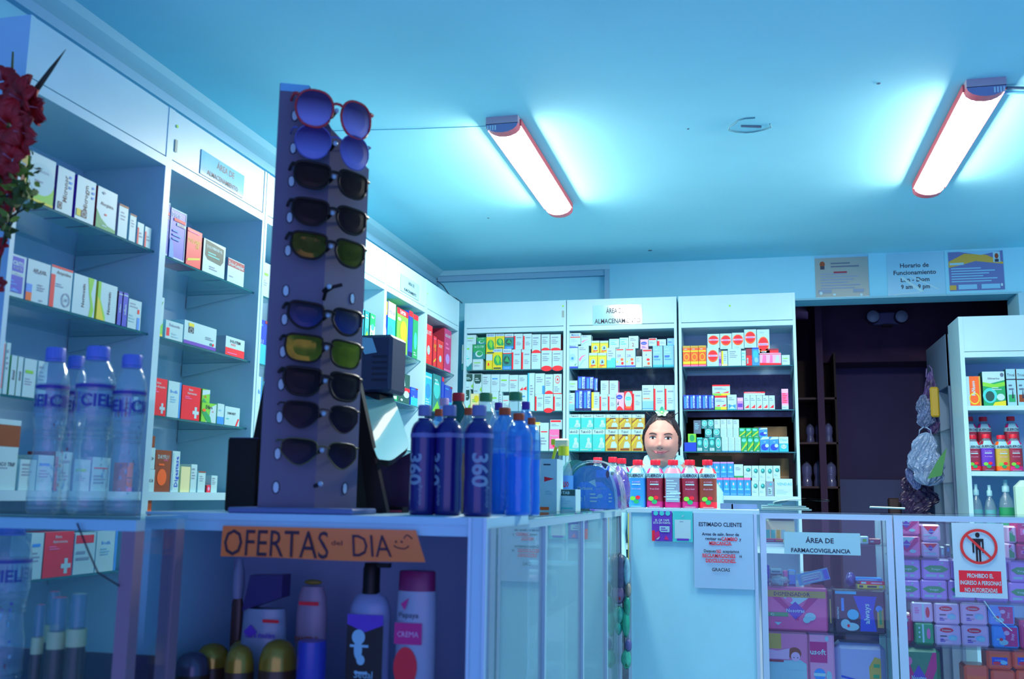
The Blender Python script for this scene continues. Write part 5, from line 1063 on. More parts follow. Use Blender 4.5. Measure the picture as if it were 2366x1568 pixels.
# ---------------------------------------------------------------- papers and signs
def paper(axis, val, p0, p1, base, spec, name, label, cat='sign', rough=.35, coat=.0, res=2, t=.0012, skewz=0):
    """flat sheet standing on a plane; p0 top left, p1 bottom right pixels"""
    A = P(p0[0], p0[1], axis, val); B_ = P(p1[0], p1[1], axis, val)
    w = (B_.x-A.x) if axis == 1 else (B_.y-A.y); h = A.z-B_.z
    b = MB(); b.box(0, 0, 0, w, t, h, mat(base, rough, coat=coat)); b.decals(spec, 0, 0, w, h, 0, res)
    loc = (A.x, val, B_.z) if axis == 1 else (val, A.y, B_.z)
    return b.build(name, loc=loc, rot=(0, skewz, 0) if axis == 1 else (0, 0, HP), label=label, cat=cat)
YF = 3.892
paper(1, YF, (1602,1184), (1744,1362), (.33,.60,.80), 'T .45 .85 .055 .72 ESTIMADO~CLIENTE K|T .45 .72 .04 .62 Antes~de~salir,~favor~de K|T .33 .66 .04 .3 revisar~su K|T .60 .66 .045 .27 CAMBIO R|T .78 .66 .04 .04 y K|r .48 .633 .72 .638 R|T .45 .60 .045 .38 MERCANCIA. R|r .27 .572 .63 .577 R|T .27 .495 .04 .2 Despues K|T .42 .495 .042 .08 NO R|T .62 .495 .04 .27 aceptamos K|r .38 .468 .46 .473 R|T .42 .435 .045 .55 RECLAMACIONES R|r .14 .407 .7 .412 R|T .78 .435 .04 .04 ni K|T .45 .37 .045 .5 DEVOLUCIONES. R|r .2 .342 .7 .347 R|T .45 .25 .045 .3 GRACIAS K'.replace('~', ' '), 'notice', 'white customer notice with black and red centred text on the white counter')
paper(1, YF, (1506,1180), (1553,1250), 'V', 'r 0 0 .15 .35 R|p .1 .25 .35 .35 .4 .1 .2 .05 M|p .6 .05 .7 .2 .85 .05 M|c .2 .93 .12 .08 t|c .5 .93 .12 .08 t|c .8 .93 .12 .08 t|T .52 .70 .07 .7 EL QR YAPE W|T .5 .61 .07 .85 ESTA EN FORMA W|p .38 .5 .88 .5 .88 .3 .45 .3 .38 .36 w|l .45 .33 .82 .47 2 V|p .2 .05 .4 .16 .36 .09 .3 .05 w', 'poster', 'small purple payment poster with speech bubble on the white counter')
paper(1, YF, (1554,1180), (1601,1252), 't', 'r .1 .1 .9 .72 W|r .2 .04 .8 .11 V|l .35 .64 .65 .68 1 E|p .45 .82 .6 .95 .52 .88 .58 .86 .5 .8 w', 'poster', 'small teal poster with blank white card beside the purple poster')
paper(1, 3.888, (1811,1228), (1989,1283), 'w', 'T .47 .64 .23 .42 ÁREA~DE K|T .48 .18 .19 .92 FARMACOVIGILANCIA K'.replace('~', ' '), 'sign', 'white rectangular pharmacovigilance sign on the showcase glass', skewz=0)
# prohibition sign
o = paper(1, 3.888, (2198,1207), (2329,1383), (.44,.68,.78), 'r .09 .07 .90 .36 R|T .5 .295 .058 .50 PROHIBIDO~EL W|T .5 .20 .056 .78 INGRESO~A~PERSONAS W|T .5 .105 .056 .62 NO~AUTORIZADAS W|c .49 .84 .043 .034 X|p .38 .79 .60 .79 .60 .60 .565 .60 .565 .75 .54 .75 .54 .47 .50 .47 .50 .64 .48 .64 .48 .47 .44 .47 .44 .75 .415 .75 .415 .60 .38 .60 X'.replace('~', ' '), 'sign', 'white prohibition sign with red circle and standing figure on the glass')
A = P(2198,1207,1,3.888); B_ = P(2329,1383,1,3.888); w = B_.x-A.x; h = A.z-B_.z
b = MB(); rr = .36*w; cx, cz = .5*w, .685*h; n = 40
for ring in ((rr, rr*.85),):
    o1 = [(cx+ring[0]*math.cos(2*math.pi*i/n), -.0042, cz+ring[0]*math.sin(2*math.pi*i/n)) for i in range(n)]; o2 = [(cx+(q[0]-cx)*ring[1]/ring[0], -.0042, cz+(q[2]-cz)*ring[1]/ring[0]) for q in o1]
    b.add(o1+o2, [(i, (i+1) % n, (i+1) % n+n, i+n) for i in range(n)], mat((.7,.03,.02), .4))
b.add([(cx-rr*.68,-.0045,cz+rr*.58),(cx-rr*.58,-.0045,cz+rr*.68),(cx+rr*.68,-.0045,cz-rr*.58),(cx+rr*.58,-.0045,cz-rr*.68)], [(0,1,2,3)], mat((.7,.03,.02), .4))
b.build('prohibition_symbol', parent=o)
# storage signs on the cabinet headers
paper(0, XL+.0006-.0, (466,344), (562,458), 'c', 'T .55 .72 .26 .45 ÁREA~DE K|T .5 .22 .2 .85 ALMACENAMIENTO K'.replace('~', ' '), 'sign', 'glossy storage area sign on the second left cabinet header', rough=.1, coat=1.)
paper(0, XL+.0006, (927,632), (968,695), (.36,.7,.8), 'T .55 .72 .2 .45 ÁREA~DE K|T .5 .22 .18 .85 ALMACENAMIENTO K'.replace('~', ' '), 'sign', 'small storage area sign on the fifth left cabinet header', rough=.2, coat=.5)
paper(1, YB-.0014, (1370,706), (1484,748), (.36,.72,.82), 'T .45 .72 .26 .36 ÁREA~DE K|T .5 .2 .24 .93 ALMACENAMIENTO K'.replace('~', ' '), 'sign', 'storage area sign on the middle back cabinet header', rough=.12, coat=1.)
# papers above the doorway
paper(1, YW-.003, (1882,592), (2009,686), (.27,.36,.35), 'r 0 .95 1 1 c|c .14 .8 .05 .07 n|r .1 .68 .18 .76 K|l .3 .7 .9 .85 2 e|l .1 .2 .9 .6 6 E|r .35 .58 .6 .62 d|r .05 .12 .3 .2 E|r .7 .12 .9 .2 E|r 0 .0 1 .03 W|c .1 .12 .03 .04 W|c .35 .08 .03 .03 W|c .85 .06 .03 .03 W', 'certificate', 'beige certificate in a plastic sleeve above the doorway, leftmost of three', cat='certificate', coat=.6)
paper(1, YW-.003, (2048,586), (2186,684), (.26,.60,.78), 'T .48 .72 .1 .5 Horario~de K|T .48 .56 .1 .75 Funcionamiento K|T .48 .40 .1 .5 Lun~-~Dom K|T .48 .24 .1 .5 9~am~-~9~pm K|p .22 .45 .26 .47 .62 .13 .56 .11 W|p .35 .5 .38 .5 .9 .16 .86 .16 W|p .02 .02 .14 .08 .55 .11 .55 .09 .16 .06 .05 .0 W'.replace('~', ' '), 'notice', 'white opening hours notice in a crumpled plastic sleeve above the doorway', coat=.6)
paper(1, YW-.003, (2190,583), (2322,668), (.12,.17,.42), 'p 0 .75 .3 .95 .7 .9 1 .7 1 .65 .5 .75 .2 .65 0 .6 A|p .2 1 .6 .9 1 1 c|r .02 .66 .28 .72 w|r .82 .7 .95 .97 w|c .885 .86 .035 .07 n|r .85 .71 .92 .78 K|l .04 .2 .95 .6 6 c|r 0 .02 .12 .14 A|r .16 .03 .5 .15 c|r .58 .03 .92 .15 c|c .95 .12 .02 .04 W', 'certificate', 'blue certificate with portrait photo above the doorway, rightmost of three', cat='certificate', coat=.6)
# little stickers and tape
for (ax, val, px, py, lab) in ((0,XL,410,292,'tiny green dot sticker on the left wall cabinet header'),(1,YB,1301,707,'tiny green dot sticker on the corner back cabinet header'),(1,YB,1686,706,'tiny green dot sticker on the doorway back cabinet header'),(0,XL,988,678,'tiny green dot sticker right of the small storage sign')):
    q = P(px, py, ax, val); b = MB(); b.add([(.005*math.cos(i*.63), -.0006, .005*math.sin(i*.63)) for i in range(10)], [tuple(range(10))], mat((.3,.75,.03), .5))
    b.build('sticker', loc=(q.x, q.y, q.z) if ax else (q.x, q.y, q.z), rot=(0,0,0 if ax else HP), label=lab, cat='sticker')
for (ax, val, px, py, lab) in ((0,XL,407,337,'strip of yellowed tape on the left wall cabinet header'),(1,YB,1301,725,'strip of yellowed tape on the corner back cabinet header')):
    q = P(px, py, ax, val); b = MB(); b.box(-.006, -.0008, -.018, .006, 0, .018, mat((.30,.42,.38), .5)); b.build('tape_strip', loc=q, rot=(0,0,0 if ax else HP), label=lab, cat='tape')
b = MB(); pts = [(992,652),(1012,650),(1024,660),(1032,672),(1040,684),(1055,690),(1068,700)]
b.tube([P(x, y, 1, 5.49) for x, y in pts], .004, mat((.05,.12,.18), .5), 6); b.ball(tuple(P(1000,649,1,5.49)), .012, mat('e', .5), 8, 5); b.build('wire', label='thin grey wire drooping in the corner above the cabinets', cat='wire')

# ---------------------------------------------------------------- pads and packs in the far showcases
def pack(px0, px1, ytop, zs, base, spec, label, group, Y=3.955, d=.10, yb=None, name='pad_pack', bev=.006, tilt=0, cat='pack'):
    A = P(px0, ytop, 1, Y); B_ = P(px1, ytop, 1, Y); w = B_.x-A.x; z0 = zs if yb is None else yb
    h = (A.z+B_.z)/2-z0-.001; b = MB(); bev = min(bev, w*.2, h*.2)
    m_ = mat(base, .3, coat=.4, bump=.25, scale=30); b.cham(-w/2, 0, 0, w/2, d, h, bev, m_)
    b.decals(spec, -w/2+bev, bev, w-2*bev, h-2*bev, -.0002, 1)
    o = b.build(name, loc=((A.x+B_.x)/2, Y, z0+.0005), rot=(0,tilt,0), label=label, cat=cat, group=group); return z0+h+.001
k = lambda x, y: (1740+x/3.751, 1150+y/3.751)
def pk(x0, x1, yt, *a, **kw): return pack(1740+x0/3.751, 1740+x1/3.751, 1150+yt/3.751, *a, **kw)
G1 = 'packs in the small-sign showcase'; G2 = 'pad packs in the right showcase'
DISP = 'r 0 .78 1 .95 A|T .45 .865 .10 .6 DISPENSADOR K|p .12 .78 .25 .78 .55 .3 .55 .2 M|p .88 .78 .72 .78 .5 .3 .5 .2 M|p .3 .78 .72 .78 .5 .55 W|p .5 .68 .66 .46 .5 .24 .34 .46 V|T .5 .46 .09 .3 Nosotras W|r .02 .3 .38 .4 G|t .12 .35 .07 .15 42 W|c .74 .32 .09 .1 w|c .68 .24 .06 .08 w|c .4 .72 .06 .07 P|p .15 .16 .27 .16 .21 .08 w'
pk(85,640,770,SA[2],(.80,.10,.32),DISP,'large pink dispenser pack with yellow band and violet diamond',G1,d=.16)
b_ = pk(694,1140,792,SA[2],'X','r .0 .92 .44 .99 C|p .38 .88 .86 .88 .78 .5 .84 .02 .5 .02 .52 .4 B|v .64 .45 .14 .8 always W|c .36 .42 .12 .13 C|c .2 .18 .1 .12 w|c .32 .12 .16 .1 w|c .26 .14 .03 .04 R|r .12 .5 .18 .82 b|r .86 .12 .99 .6 A|c .9 .58 .07 .08 b|v .04 .45 .06 .7 nocturna w|r .9 .2 .95 .55 G','black pad pack with upright blue panel',G1,d=.15)
pk(642,690,795,SA[2],(.03,.03,.02),'r .1 .1 .9 .9 X|r .3 .2 .6 .8 A','narrow black side pack between pink and black packs',G1,d=.12)
pk(85,470,1160,SA[3],(.75,.2,.42),'r 0 .7 .4 1 A|p 0 0 1 0 1 .42 .85 .5 .05 .45 w|c .72 .62 .16 .12 n|c .74 .56 .11 .09 p|p .55 .46 .9 .46 .95 .3 .5 .3 w|p .0 .7 .3 .66 .6 .72 .58 .5 .05 .5 p|r .1 .44 .45 .48 d|c .7 .54 .012 .012 K|c .79 .54 .012 .012 K','pink pack with a sleeping girl drawing and yellow corner',G1,d=.12,Y=3.95)
pk(474,700,1165,SA[3],(.8,.32,.55),'r 0 .45 .75 .85 M|T .35 .66 .11 .75 usoft W|c .4 .22 .26 .12 b|r .14 .19 .66 .25 W|c .8 .2 .12 .1 w|c .75 .92 .08 .05 w','pink pack with dark pink panel and white letters',G1,d=.12,Y=3.96)
pk(706,1150,1262,SA[3],(.36,.42,.72),'p 0 .1 .7 0 1 .0 0 0 b|p .72 .0 1 0 1 .75 .85 .8 .7 .5 A|r .8 .2 .95 .3 G|r .82 .5 .97 .6 G|p 0 .18 .55 .05 .55 .1 0 .24 B','crumpled pale violet pack with yellow end',G1,d=.12,Y=3.96,bev=.02)
# upper shelf: pill display and small things
A = P(1765,1184,1,4.0); b = MB(); w = P(1835,1184,1,4.0).x-A.x; h = A.z-SA[0]
b.box(0, 0, 0, w, .07, h*.72, mat((.72,.72,.5), .5)); b.box(0, .07, 0, w, .075, h, mat('W', .5))
for i, c_ in enumerate('pCMYp'): b.box(w*(.22+.15*i), .068, h*.86, w*(.33+.15*i), .0685, h*.95, mat(c_, .5))
b.decals('r .05 .1 .18 .5 t|r .22 .1 .36 .5 t|r .40 .1 .52 .5 A|r .56 .1 .7 .5 w|c .8 .35 .1 .12 m', 0, 0, w, h*.8, 0)
b.build('display_box', loc=(A.x, 4.0, SA[0]+.0005), label='yellow and white countertop display box on the top shelf of the small-sign showcase', cat='box')
pk(100,260,352,SA[0],(.45,.03,.12),'r .6 .2 1 .8 A|r .05 .3 .5 .6 w','flat pink and yellow strip in front of the display box',G1,Y=3.93,d=.05,bev=.003)
pk(930,1000,330,SA[0],'W','r .2 .2 .8 .7 g','small white tube end at the right of the top shelf',G1,Y=3.95,d=.04,bev=.003)
pk(1000,1105,350,SA[0],'d','r .1 .3 .4 .6 W','small dark red packet at the right of the top shelf',G1,Y=3.95,d=.04,bev=.003)
# middle shelf
pk(80,140,578,SA[1],'B','r .2 .1 .8 .5 c','small blue box at the left of the middle shelf',G1,Y=4.02,d=.05,bev=.003)
pk(145,250,612,SA[1],'w','r 0 .55 1 .7 e|r .1 .8 .9 .9 T','small white box on the middle shelf',G1,Y=4.02,d=.05,bev=.003)
pk(258,298,628,SA[1],'P','','small pink bottle pack on the middle shelf',G1,Y=4.0,d=.03,bev=.003)
pk(302,368,622,SA[1],'b','r 0 .7 1 1 w','small light blue box on the middle shelf',G1,Y=4.0,d=.04,bev=.003)
def puffy(name, cx, cy, cz, rx, ry, rz, m, label, cat, seed=1, amp=.25, kind=None, group=None):
    rnd = random.Random(seed); ph = [(rnd.uniform(3,9), rnd.uniform(3,9), rnd.uniform(3,9), rnd.uniform(0,6)) for _ in range(5)]
    def f(u, v):
        a = 2*math.pi*u; p_ = math.pi*v; x, y, z = math.sin(p_)*math.cos(a), math.sin(p_)*math.sin(a), -math.cos(p_)
        k_ = 1+amp*sum(math.sin(q[0]*x+q[1]*y+q[2]*z+q[3]) for q in ph)/5
        return (x*rx*k_, y*ry*k_, max(-rz*.93, z*rz*k_))
    b = MB(); b.grid(f, 28, 18, m, True, True)
    return b.build(name, loc=(cx, cy, cz+rz*.93), label=label, cat=cat, group=group)
FILM = glassy((.85,.95,.98), 1.6, .12, body=(.4,.7,.8), amount=.35, name='crumpled_film', bump=.8)
q = P(*k(225,690), 1, 3.97); puffy('plastic_bag', q.x, 3.975, SA[1]+.001, .035, .025, .018, FILM, 'crumpled clear plastic packet at the left of the middle shelf', 'bag', 4, .4)
q = P(*k(455,600), 1, 4.02); b = MB(); b.cham(-.022,0,0,.022,.03,.05,.008, CLEAR); b.box(-.013,-.001,.034,.013,0,.04, mat('R')); b.build('small_jar', loc=(q.x, 4.02, SA[1]+.0005), label='small clear square jar with red strip on the middle shelf', cat='jar')
# tilted blister pack
b = MB(); b.box(0,0,0,.115,.006,.043, mat((.05,.33,.62), .3)); b.cham(.012,-.012,.004,.09,0,.038,.005, glassy((.85,.95,1), 1.6, .06, body=(.3,.65,.85), amount=.4, name='blister'))
for i, z in enumerate((.011,.018,.025)): b.box(.018,-.013,z,.075,-.0125,z+.002, mat('W' if i else 'V', .3))
b.box(.096,-.001,.004,.112,0,.038, mat((.03,.1,.6), .3))
q = P(1849,1366,1,3.93); b.build('blister_pack', loc=(q.x-.002, 3.93, SA[1]+.003), rot=(0,-.25,0), label='light blue blister pack lying tilted on the middle shelf', cat='pack')
for i, (x0, x1, h_, c_, s_, lab) in enumerate(((905,1140,.013,'Y','r .05 .2 .2 .8 K|r .35 .25 .7 .75 K|r .78 .2 .92 .8 W','flat yellow carton at the bottom of the stack by the right post'),(925,1140,.012,'R','r .05 .2 .25 .8 W|r .45 .3 .9 .7 p','flat red carton lying on the yellow one'),(890,1120,.010,'b','r .1 .3 .8 .6 w','flat blue carton on top of the red one'))):
    A = P(*k(x0,700), 1, 3.96+.004*i); B_ = P(*k(x1,700), 1, 3.96+.004*i); w = B_.x-A.x; b = MB(); b.box(0,0,0,w,.07,h_,mat(c_, .4)); b.decals(s_, 0,0,w,h_,0)
    b.build('flat_carton', loc=(A.x, 3.96+.004*i, SA[1]+.0005+(0,.0135,.0260)[i]), label=lab, cat='box', group='flat cartons on the middle shelf')
puffy('plastic_bag', P(*k(850,680),1,3.985).x, 4.0, SA[1]+.001, .018, .02, .028, mat((.10,.07,.35), .3, coat=.5, bump=.6), 'small violet and green packet behind the blister pack', 'bag', 8, .3)
# showcase 2
NOS = 'p .0 1 .1 1 .5 .35 .5 .15 0 .75 M|p 1 1 .9 1 .5 .35 .5 .15 1 .75 M|p .12 1 .88 1 .5 .6 w|p .5 .85 .68 .6 .5 .35 .32 .6 V|T .5 .6 .1 .3 Nosotras W|r .02 .28 .36 .42 G|c .75 .22 .14 .1 w|c .2 .12 .1 .06 w'
NO2 = 'p 0 1 1 1 .5 .35 R|p .5 .85 .7 .62 .5 .4 .3 .62 V|T .5 .62 .1 .4 Nosotras W|p 0 .3 .5 .35 .5 .42 0 .4 W|c .6 .15 .3 .1 w'
t1 = pk(1210,1444,322,SB[0],'P',NOS,'pink pack with violet diamond, bottom left of the top shelf',G2,Y=3.96)
pk(1208,1438,160,SB[0],'P',NOS,'pink pack with violet diamond, stacked top left',G2,Y=3.96,yb=t1)
t1 = pk(1458,1612,378,SB[0],'p',NO2,'small pink and red pack, lower of the pair on the top shelf',G2,Y=3.96)
pk(1458,1620,228,SB[0],'p',NO2,'small pink and red pack, upper of the pair on the top shelf',G2,Y=3.96,yb=t1)
pk(1618,1660,420,SB[0],'E','r .2 .2 .8 .8 w','small grey bottle pack left of the prohibition sign',G2,Y=3.98,d=.04)
pk(1664,1712,400,SB[0],'e','c .5 .6 .3 .2 b','small dark blue pack left of the prohibition sign',G2,Y=3.98,d=.04)
t1 = pk(2200,2274,392,SB[0],'p','p 0 0 1 0 1 .4 0 .7 G|p 0 1 .6 1 0 .7 M|l .2 .5 .8 .8 3 G','green and pink pack, lower one right of the sign',G2,Y=3.96)
pk(2200,2280,242,SB[0],'p','p 0 0 1 0 1 .4 0 .7 G|p 0 1 .6 1 0 .7 M|l .2 .5 .8 .8 3 G','green and pink pack, upper one right of the sign',G2,Y=3.96,yb=t1)
t1 = pk(2280,2500,395,SB[0],(.6,.02,.15),'r .1 .3 .9 .6 P|c .3 .45 .1 .12 V|l .2 .7 .8 .9 2 p','deep pink pack, lower one at the right edge',G2,Y=3.96)
pk(2272,2500,172,SB[0],(.6,.02,.15),'r .1 .3 .9 .6 P|c .3 .45 .1 .12 p|l .2 .7 .8 .9 2 p','deep pink pack, upper one at the right edge',G2,Y=3.96,yb=t1)
LIL = 'p 0 .55 .25 .72 .75 .72 1 .52 .75 .32 .25 .32 G|T .5 .52 .13 .5 Vonger W|r .08 .06 .5 .2 w|r .6 .06 .8 .2 w|c .75 .87 .06 .06 w'
x = [(1215,1443,705),(1450,1680,708),(1690,1920,712),(1925,2205,716),(2212,2440,732)]
x2 = [(1220,1445,525),(1458,1705,527),(1712,1940,532),(1945,2200,536),(2215,2440,540)]
tops = []
for i, (a_, c_, y_) in enumerate(x): tops.append(pk(a_,c_,y_,SB[1],'L',LIL,'lilac pack with green lozenge, %s of the bottom row, second shelf' % ORD[i],G2,Y=3.965))
for i, (a_, c_, y_) in enumerate(x2): pk(a_,c_,y_,SB[1],'L',LIL,'lilac pack with green lozenge, %s of the top row, second shelf' % ORD[i],G2,Y=3.965,yb=tops[i])
DS2 = 'c .45 .78 .3 .14 R|r .22 .72 .68 .84 R|T .45 .78 .1 .4 Donnasec W|r .15 .4 .45 .46 K|c .7 .35 .2 .16 c|c .75 .3 .14 .12 w|l .15 .08 .4 .3 2 V|r .15 .2 .5 .22 K'
PNK = 'r .1 .8 .5 .9 P|c .75 .86 .1 .08 w|r .3 .2 .34 .75 w|c .8 .5 .06 .06 V|l .1 .1 .6 .3 2 p'
pk(1215,1385,985,SB[2],(.5,.02,.11),'c .78 .82 .1 .08 w|r .25 .3 .28 .75 P|r .5 .3 .53 .75 P|c .78 .5 .07 .05 V|r 0 .88 1 .92 P','deep pink rounded pack at the left of the third shelf',G2,Y=3.96,bev=.012)
t1 = pk(1395,1562,1078,SB[2],'G','r .38 0 .5 1 W|c .78 .5 .12 .3 P|c .2 .8 .06 .06 W|c .2 .55 .06 .06 W|c .2 .3 .06 .06 W','green pack lying under a pink one, third shelf',G2,Y=3.96)
pk(1365,1555,900,SB[2],'p','r .5 0 .62 1 W|c .8 .5 .11 .32 R|l .1 .4 .4 .8 3 P','pink pack lying on the green one, third shelf',G2,Y=3.96,yb=t1)
t1 = pk(1572,1798,1096,SB[2],'p',DS2,'pink pack with red oval, lower left pair, third shelf',G2,Y=3.96)
pk(1566,1785,908,SB[2],'p',DS2,'pink pack with red oval, upper left pair, third shelf',G2,Y=3.96,yb=t1)
t1 = pk(1806,2042,1100,SB[2],'p',DS2,'pink pack with red oval, lower right pair, third shelf',G2,Y=3.96)
pk(1796,2025,908,SB[2],'p',DS2,'pink pack with red oval, upper right pair, third shelf',G2,Y=3.96,yb=t1)
BP = 'p .4 0 1 0 1 1 .35 1 .5 .5 M|v .78 .5 .16 .7 Stay p|c .55 .7 .12 .12 p|c .4 .2 .2 .15 w|r .1 .3 .3 .4 w|c .3 .35 .08 .08 R'
t1 = pk(2068,2300,1104,SB[2],'b',BP,'blue and pink pack, lower one at the right of the third shelf',G2,Y=3.96)
pk(2035,2262,925,SB[2],'b',BP,'blue and pink pack, upper one at the right of the third shelf',G2,Y=3.96,yb=t1)
pk(2305,2520,1062,SB[2],(.6,.02,.15),PNK,'deep pink pack at the right edge, third shelf',G2,Y=3.96)
pk(1235,1620,1298,SB[3],(.02,.22,.10),'p 0 1 .12 1 .55 .25 .5 .0 .4 .0 0 .7 M|p 1 1 .9 1 .5 .25 .5 0 .6 .0 1 .7 M|p .5 .75 .7 .5 .5 .25 .3 .5 V|T .5 .5 .1 .4 Nosotras W|c .25 .82 .08 .08 P|p .7 0 1 0 1 .3 .8 .2 B','large green and magenta pack with violet diamond, bottom shelf',G2,Y=3.96,bev=.014)
OB = 'p 0 .8 1 .8 .85 .55 .15 .55 O|r .12 .15 .88 .62 B|T .5 .45 .12 .5 nosotras c|c .7 .3 .18 .12 c|c .35 .25 .2 .1 R'
tt = [pk(a_,c_,y_,SB[3],(.85,.10,.03),OB,lab,G2,Y=3.96,bev=.008) for a_, c_, y_, lab in ((1828,2040,1450,'orange and blue pack, first of the bottom shelf row'),(2062,2275,1490,'orange and blue pack, second of the bottom shelf row'),(2280,2480,1490,'orange and blue pack, last of the bottom shelf row'))]
pk(2022,2240,1305,SB[3],(.85,.10,.03),OB,'orange and blue pack stacked over the bottom row',G2,Y=3.96,bev=.008,yb=tt[1])
pk(2245,2460,1310,SB[3],(.85,.10,.03),OB,'orange and blue pack stacked at the right edge',G2,Y=3.96,bev=.008,yb=tt[2])
b = MB(); b.tube([P(2274,1388,1,3.885), P(2300,1425,1,3.885), P(2338,1457,1,3.885)], .0018, mat('w', .4), 5); b.build('tie_string', label='thin pale string hanging under the prohibition sign', cat='string')
# pack inside the side showcase
for i, (y, z, c_, s_, lab) in enumerate(((2.30,Z(-.30),'c','r .1 .3 .9 .7 W','pale blue pack at the near end of the side showcase'),
     (2.55,Z(-.30),'p','r .2 .2 .8 .6 W','pale pink pack inside the side showcase'),(2.75,Z(-.30),'W','r .2 .2 .8 .6 b','white pack inside the side showcase'),(3.15,Z(-.30),'c','r .1 .3 .9 .7 W','pale blue pack further back in the side showcase'),
     (2.35,Z(-.56),'W','r .1 .3 .9 .7 t','white pack low in the side showcase'),(2.65,Z(-.56),'p','r .1 .3 .9 .7 W','pink pack low in the side showcase'))):
    b = MB(); b.cham(-.06,0,0,.06,.22,.09,.008, mat(c_, .4, bump=.2)); b.decals(s_, -.052,.008,.104,.07,-.0002); b.build('soft_pack', loc=(-.545, y+.02, z+.0005), rot=(0,0,HP), label=lab, cat='pack', group='packs in the side showcase')
# the front end shows packs too

# ---------------------------------------------------------------- things on the counters
# stack of magazines
q = P(1757,1168,1,3.98); b = MB()
for i in range(3): b.box(-.012*i*0, 0, i*.006, .185-.01*i, .22, i*.006+.005, mat((.40,.68,.66) if i % 2 else (.2,.4,.45), .5))
b.build('magazine', loc=(q.x+.005, 3.98, CT+.0005), label='stacked thin magazines lying on the counter right of the bottles', cat='magazine')
b = MB(); N_ = 12
def pg(u, v): return (.02+.21*u, .20*v, .012*math.sin(u*math.pi)*(1-u*.3)+.004+.012*u)
for dz in (0, .004, .008): b.grid(lambda u, v: (pg(u, v)[0], pg(u, v)[1], pg(u, v)[2]+dz), N_, 2, mat((.45,.74,.72), .5))
b.box(.0, 0, 0, .05, .2, .004, mat((.1,.35,.4), .5)); b.build('magazine', loc=(q.x+.03, 4.0, CT+.0185), label='open curling magazine on top of the magazine stack', cat='magazine')
b = MB(); b.box(0,0,0,.10,.05,.02, mat((.12,.2,.42), .4)); b.build('card_terminal', loc=(P(1690,1160,1,4.1).x, 4.1, CT+.0005), label='low grey-blue box on the counter between bottles and magazines', cat='terminal')
b = MB(); b.box(0,0,0,.05,.05,.022, mat((.10,.18,.36), .4)); b.build('stapler_box', loc=(P(1664,1160,1,4.1).x, 4.1, CT+.0005), label='small grey-blue box beside the red brown bottle', cat='box')
b = MB(); b.tube([P(2010,1171,1,3.93), P(2090,1174,1,3.93)], .004, mat((.3,.55,.58), .4), 6, flat=3); b.build('paper_sheet', label='thin folded paper lying on the joint of the two showcases', cat='paper')
# cartons and spray bottle on the side showcase corner
b = MB(); w = .062
A = P(1247,1180,1,2.95); B_ = P(1287,1058,1,2.95); b.box(0,0,0,B_.x-A.x,.10,B_.z-CT,mat('W', .45)); b.decals('p .25 .56 .85 .62 .25 .66 R|l .2 .86 .9 .92 1 K|r 0 .02 .55 .08 O|l .3 .3 .8 .4 2 w', 0,0,B_.x-A.x,B_.z-CT,0); b.build('tall_carton', loc=(A.x, 2.95, CT-.0025), label='tall white carton with red pennant beside the blue drink bottles', cat='box')
A = P(1266,1183,1,3.02); B_ = P(1330,1128,1,3.02); w = B_.x-A.x; h = B_.z-CT; b = MB(); b.box(0,0,0,w,.09,h,mat('W', .45)); b.decals('p .02 .98 .98 .98 .98 .7 .12 .7 .02 .78 D|T .5 .84 .14 .6 UROTAB W|l .2 .3 .9 .6 3 w|r 0 .1 .9 .16 t', 0,0,w,h,0); b.build('wide_carton', loc=(A.x, 3.02, CT-.0025), label='white carton with dark green title band below the spray bottle', cat='box')
q = P(1292,1180,1,3.3); t = empty('spray_cleaner', (q.x+.01, 3.32, CT-.0025), 0, 'clear spray cleaner bottle with yellow trigger head on the corner', 'bottle')
hz = P(1290,1045,1,3.32).z-CT; r = .034
b = MB(); b.lathe([(r,0),(r,hz*.55),(r*.85,hz*.7),(r*.42,hz*.95),(r*.4,hz)], CLEAR, 20); b.build('body', t)
b = MB(); b.lathe([(r*1.01,hz*.15),(r*1.01,hz*.6)], mat((.10,.35,.80), .4), 20); b.text('SAPOLIO', 0, hz*.45, .018, -r*1.03, mat('R'), maxw=r*1.5, bold=.03); b.build('label', t)
b = MB(); YY = mat((.72,.75,.02), .4); b.lathe([(r*.55,hz*.96),(r*.55,hz*1.12)], YY, 14); b.cham(-.030,-.011,hz*1.10,.018,.011,hz*1.26,.005, mat((.75,.78,.5), .4)); b.box(-.042,-.007,hz*1.15,-.029,.007,hz*1.25,YY); b.add([(-.03,-.006,hz*1.12),(-.02,-.006,hz*1.12),(-.035,-.006,hz*.85),(-.042,-.006,hz*.87),(-.03,.006,hz*1.12),(-.02,.006,hz*1.12),(-.035,.006,hz*.85),(-.042,.006,hz*.87)], [(0,1,2,3),(7,6,5,4),(1,5,6,2),(0,3,7,4)], YY); b.build('trigger_head', t)
# bagged wipes
def dome(px0, px1, ytop, ybot, Y, m, spec, name, label, d=.05, rz=0):
    A = P(px0, ybot, 1, Y); B_ = P(px1, ybot, 1, Y); T_ = P((px0+px1)/2, ytop, 1, Y); w = B_.x-A.x; h = T_.z-CT; n = 16
    pts = [(w/2*.96*math.copysign(abs(math.cos(a))**.75, math.cos(a)), h*abs(math.sin(a))**.8) for a in [math.pi*i/n for i in range(n+1)]]
    b = MB(); b.prism(pts[::-1], 0, d, m); b.decals(spec, -w/2, 0, w, h, 0, 2)
    return b.build(name, loc=((A.x+B_.x)/2, Y, CT+.0005), rot=(0,0,rz), label=label, cat='pack'), (A.x+B_.x)/2, w, h
dome(1292,1372,1062,1165,3.50,mat((.01,.20,.17), .35, bump=.2),'p .1 .3 .9 .3 .8 .7 .2 .7 D|l .3 .4 .7 .6 2 T','wipes_pack','dark green dome-shaped wipes pack at the left in the bag',.06,.35)
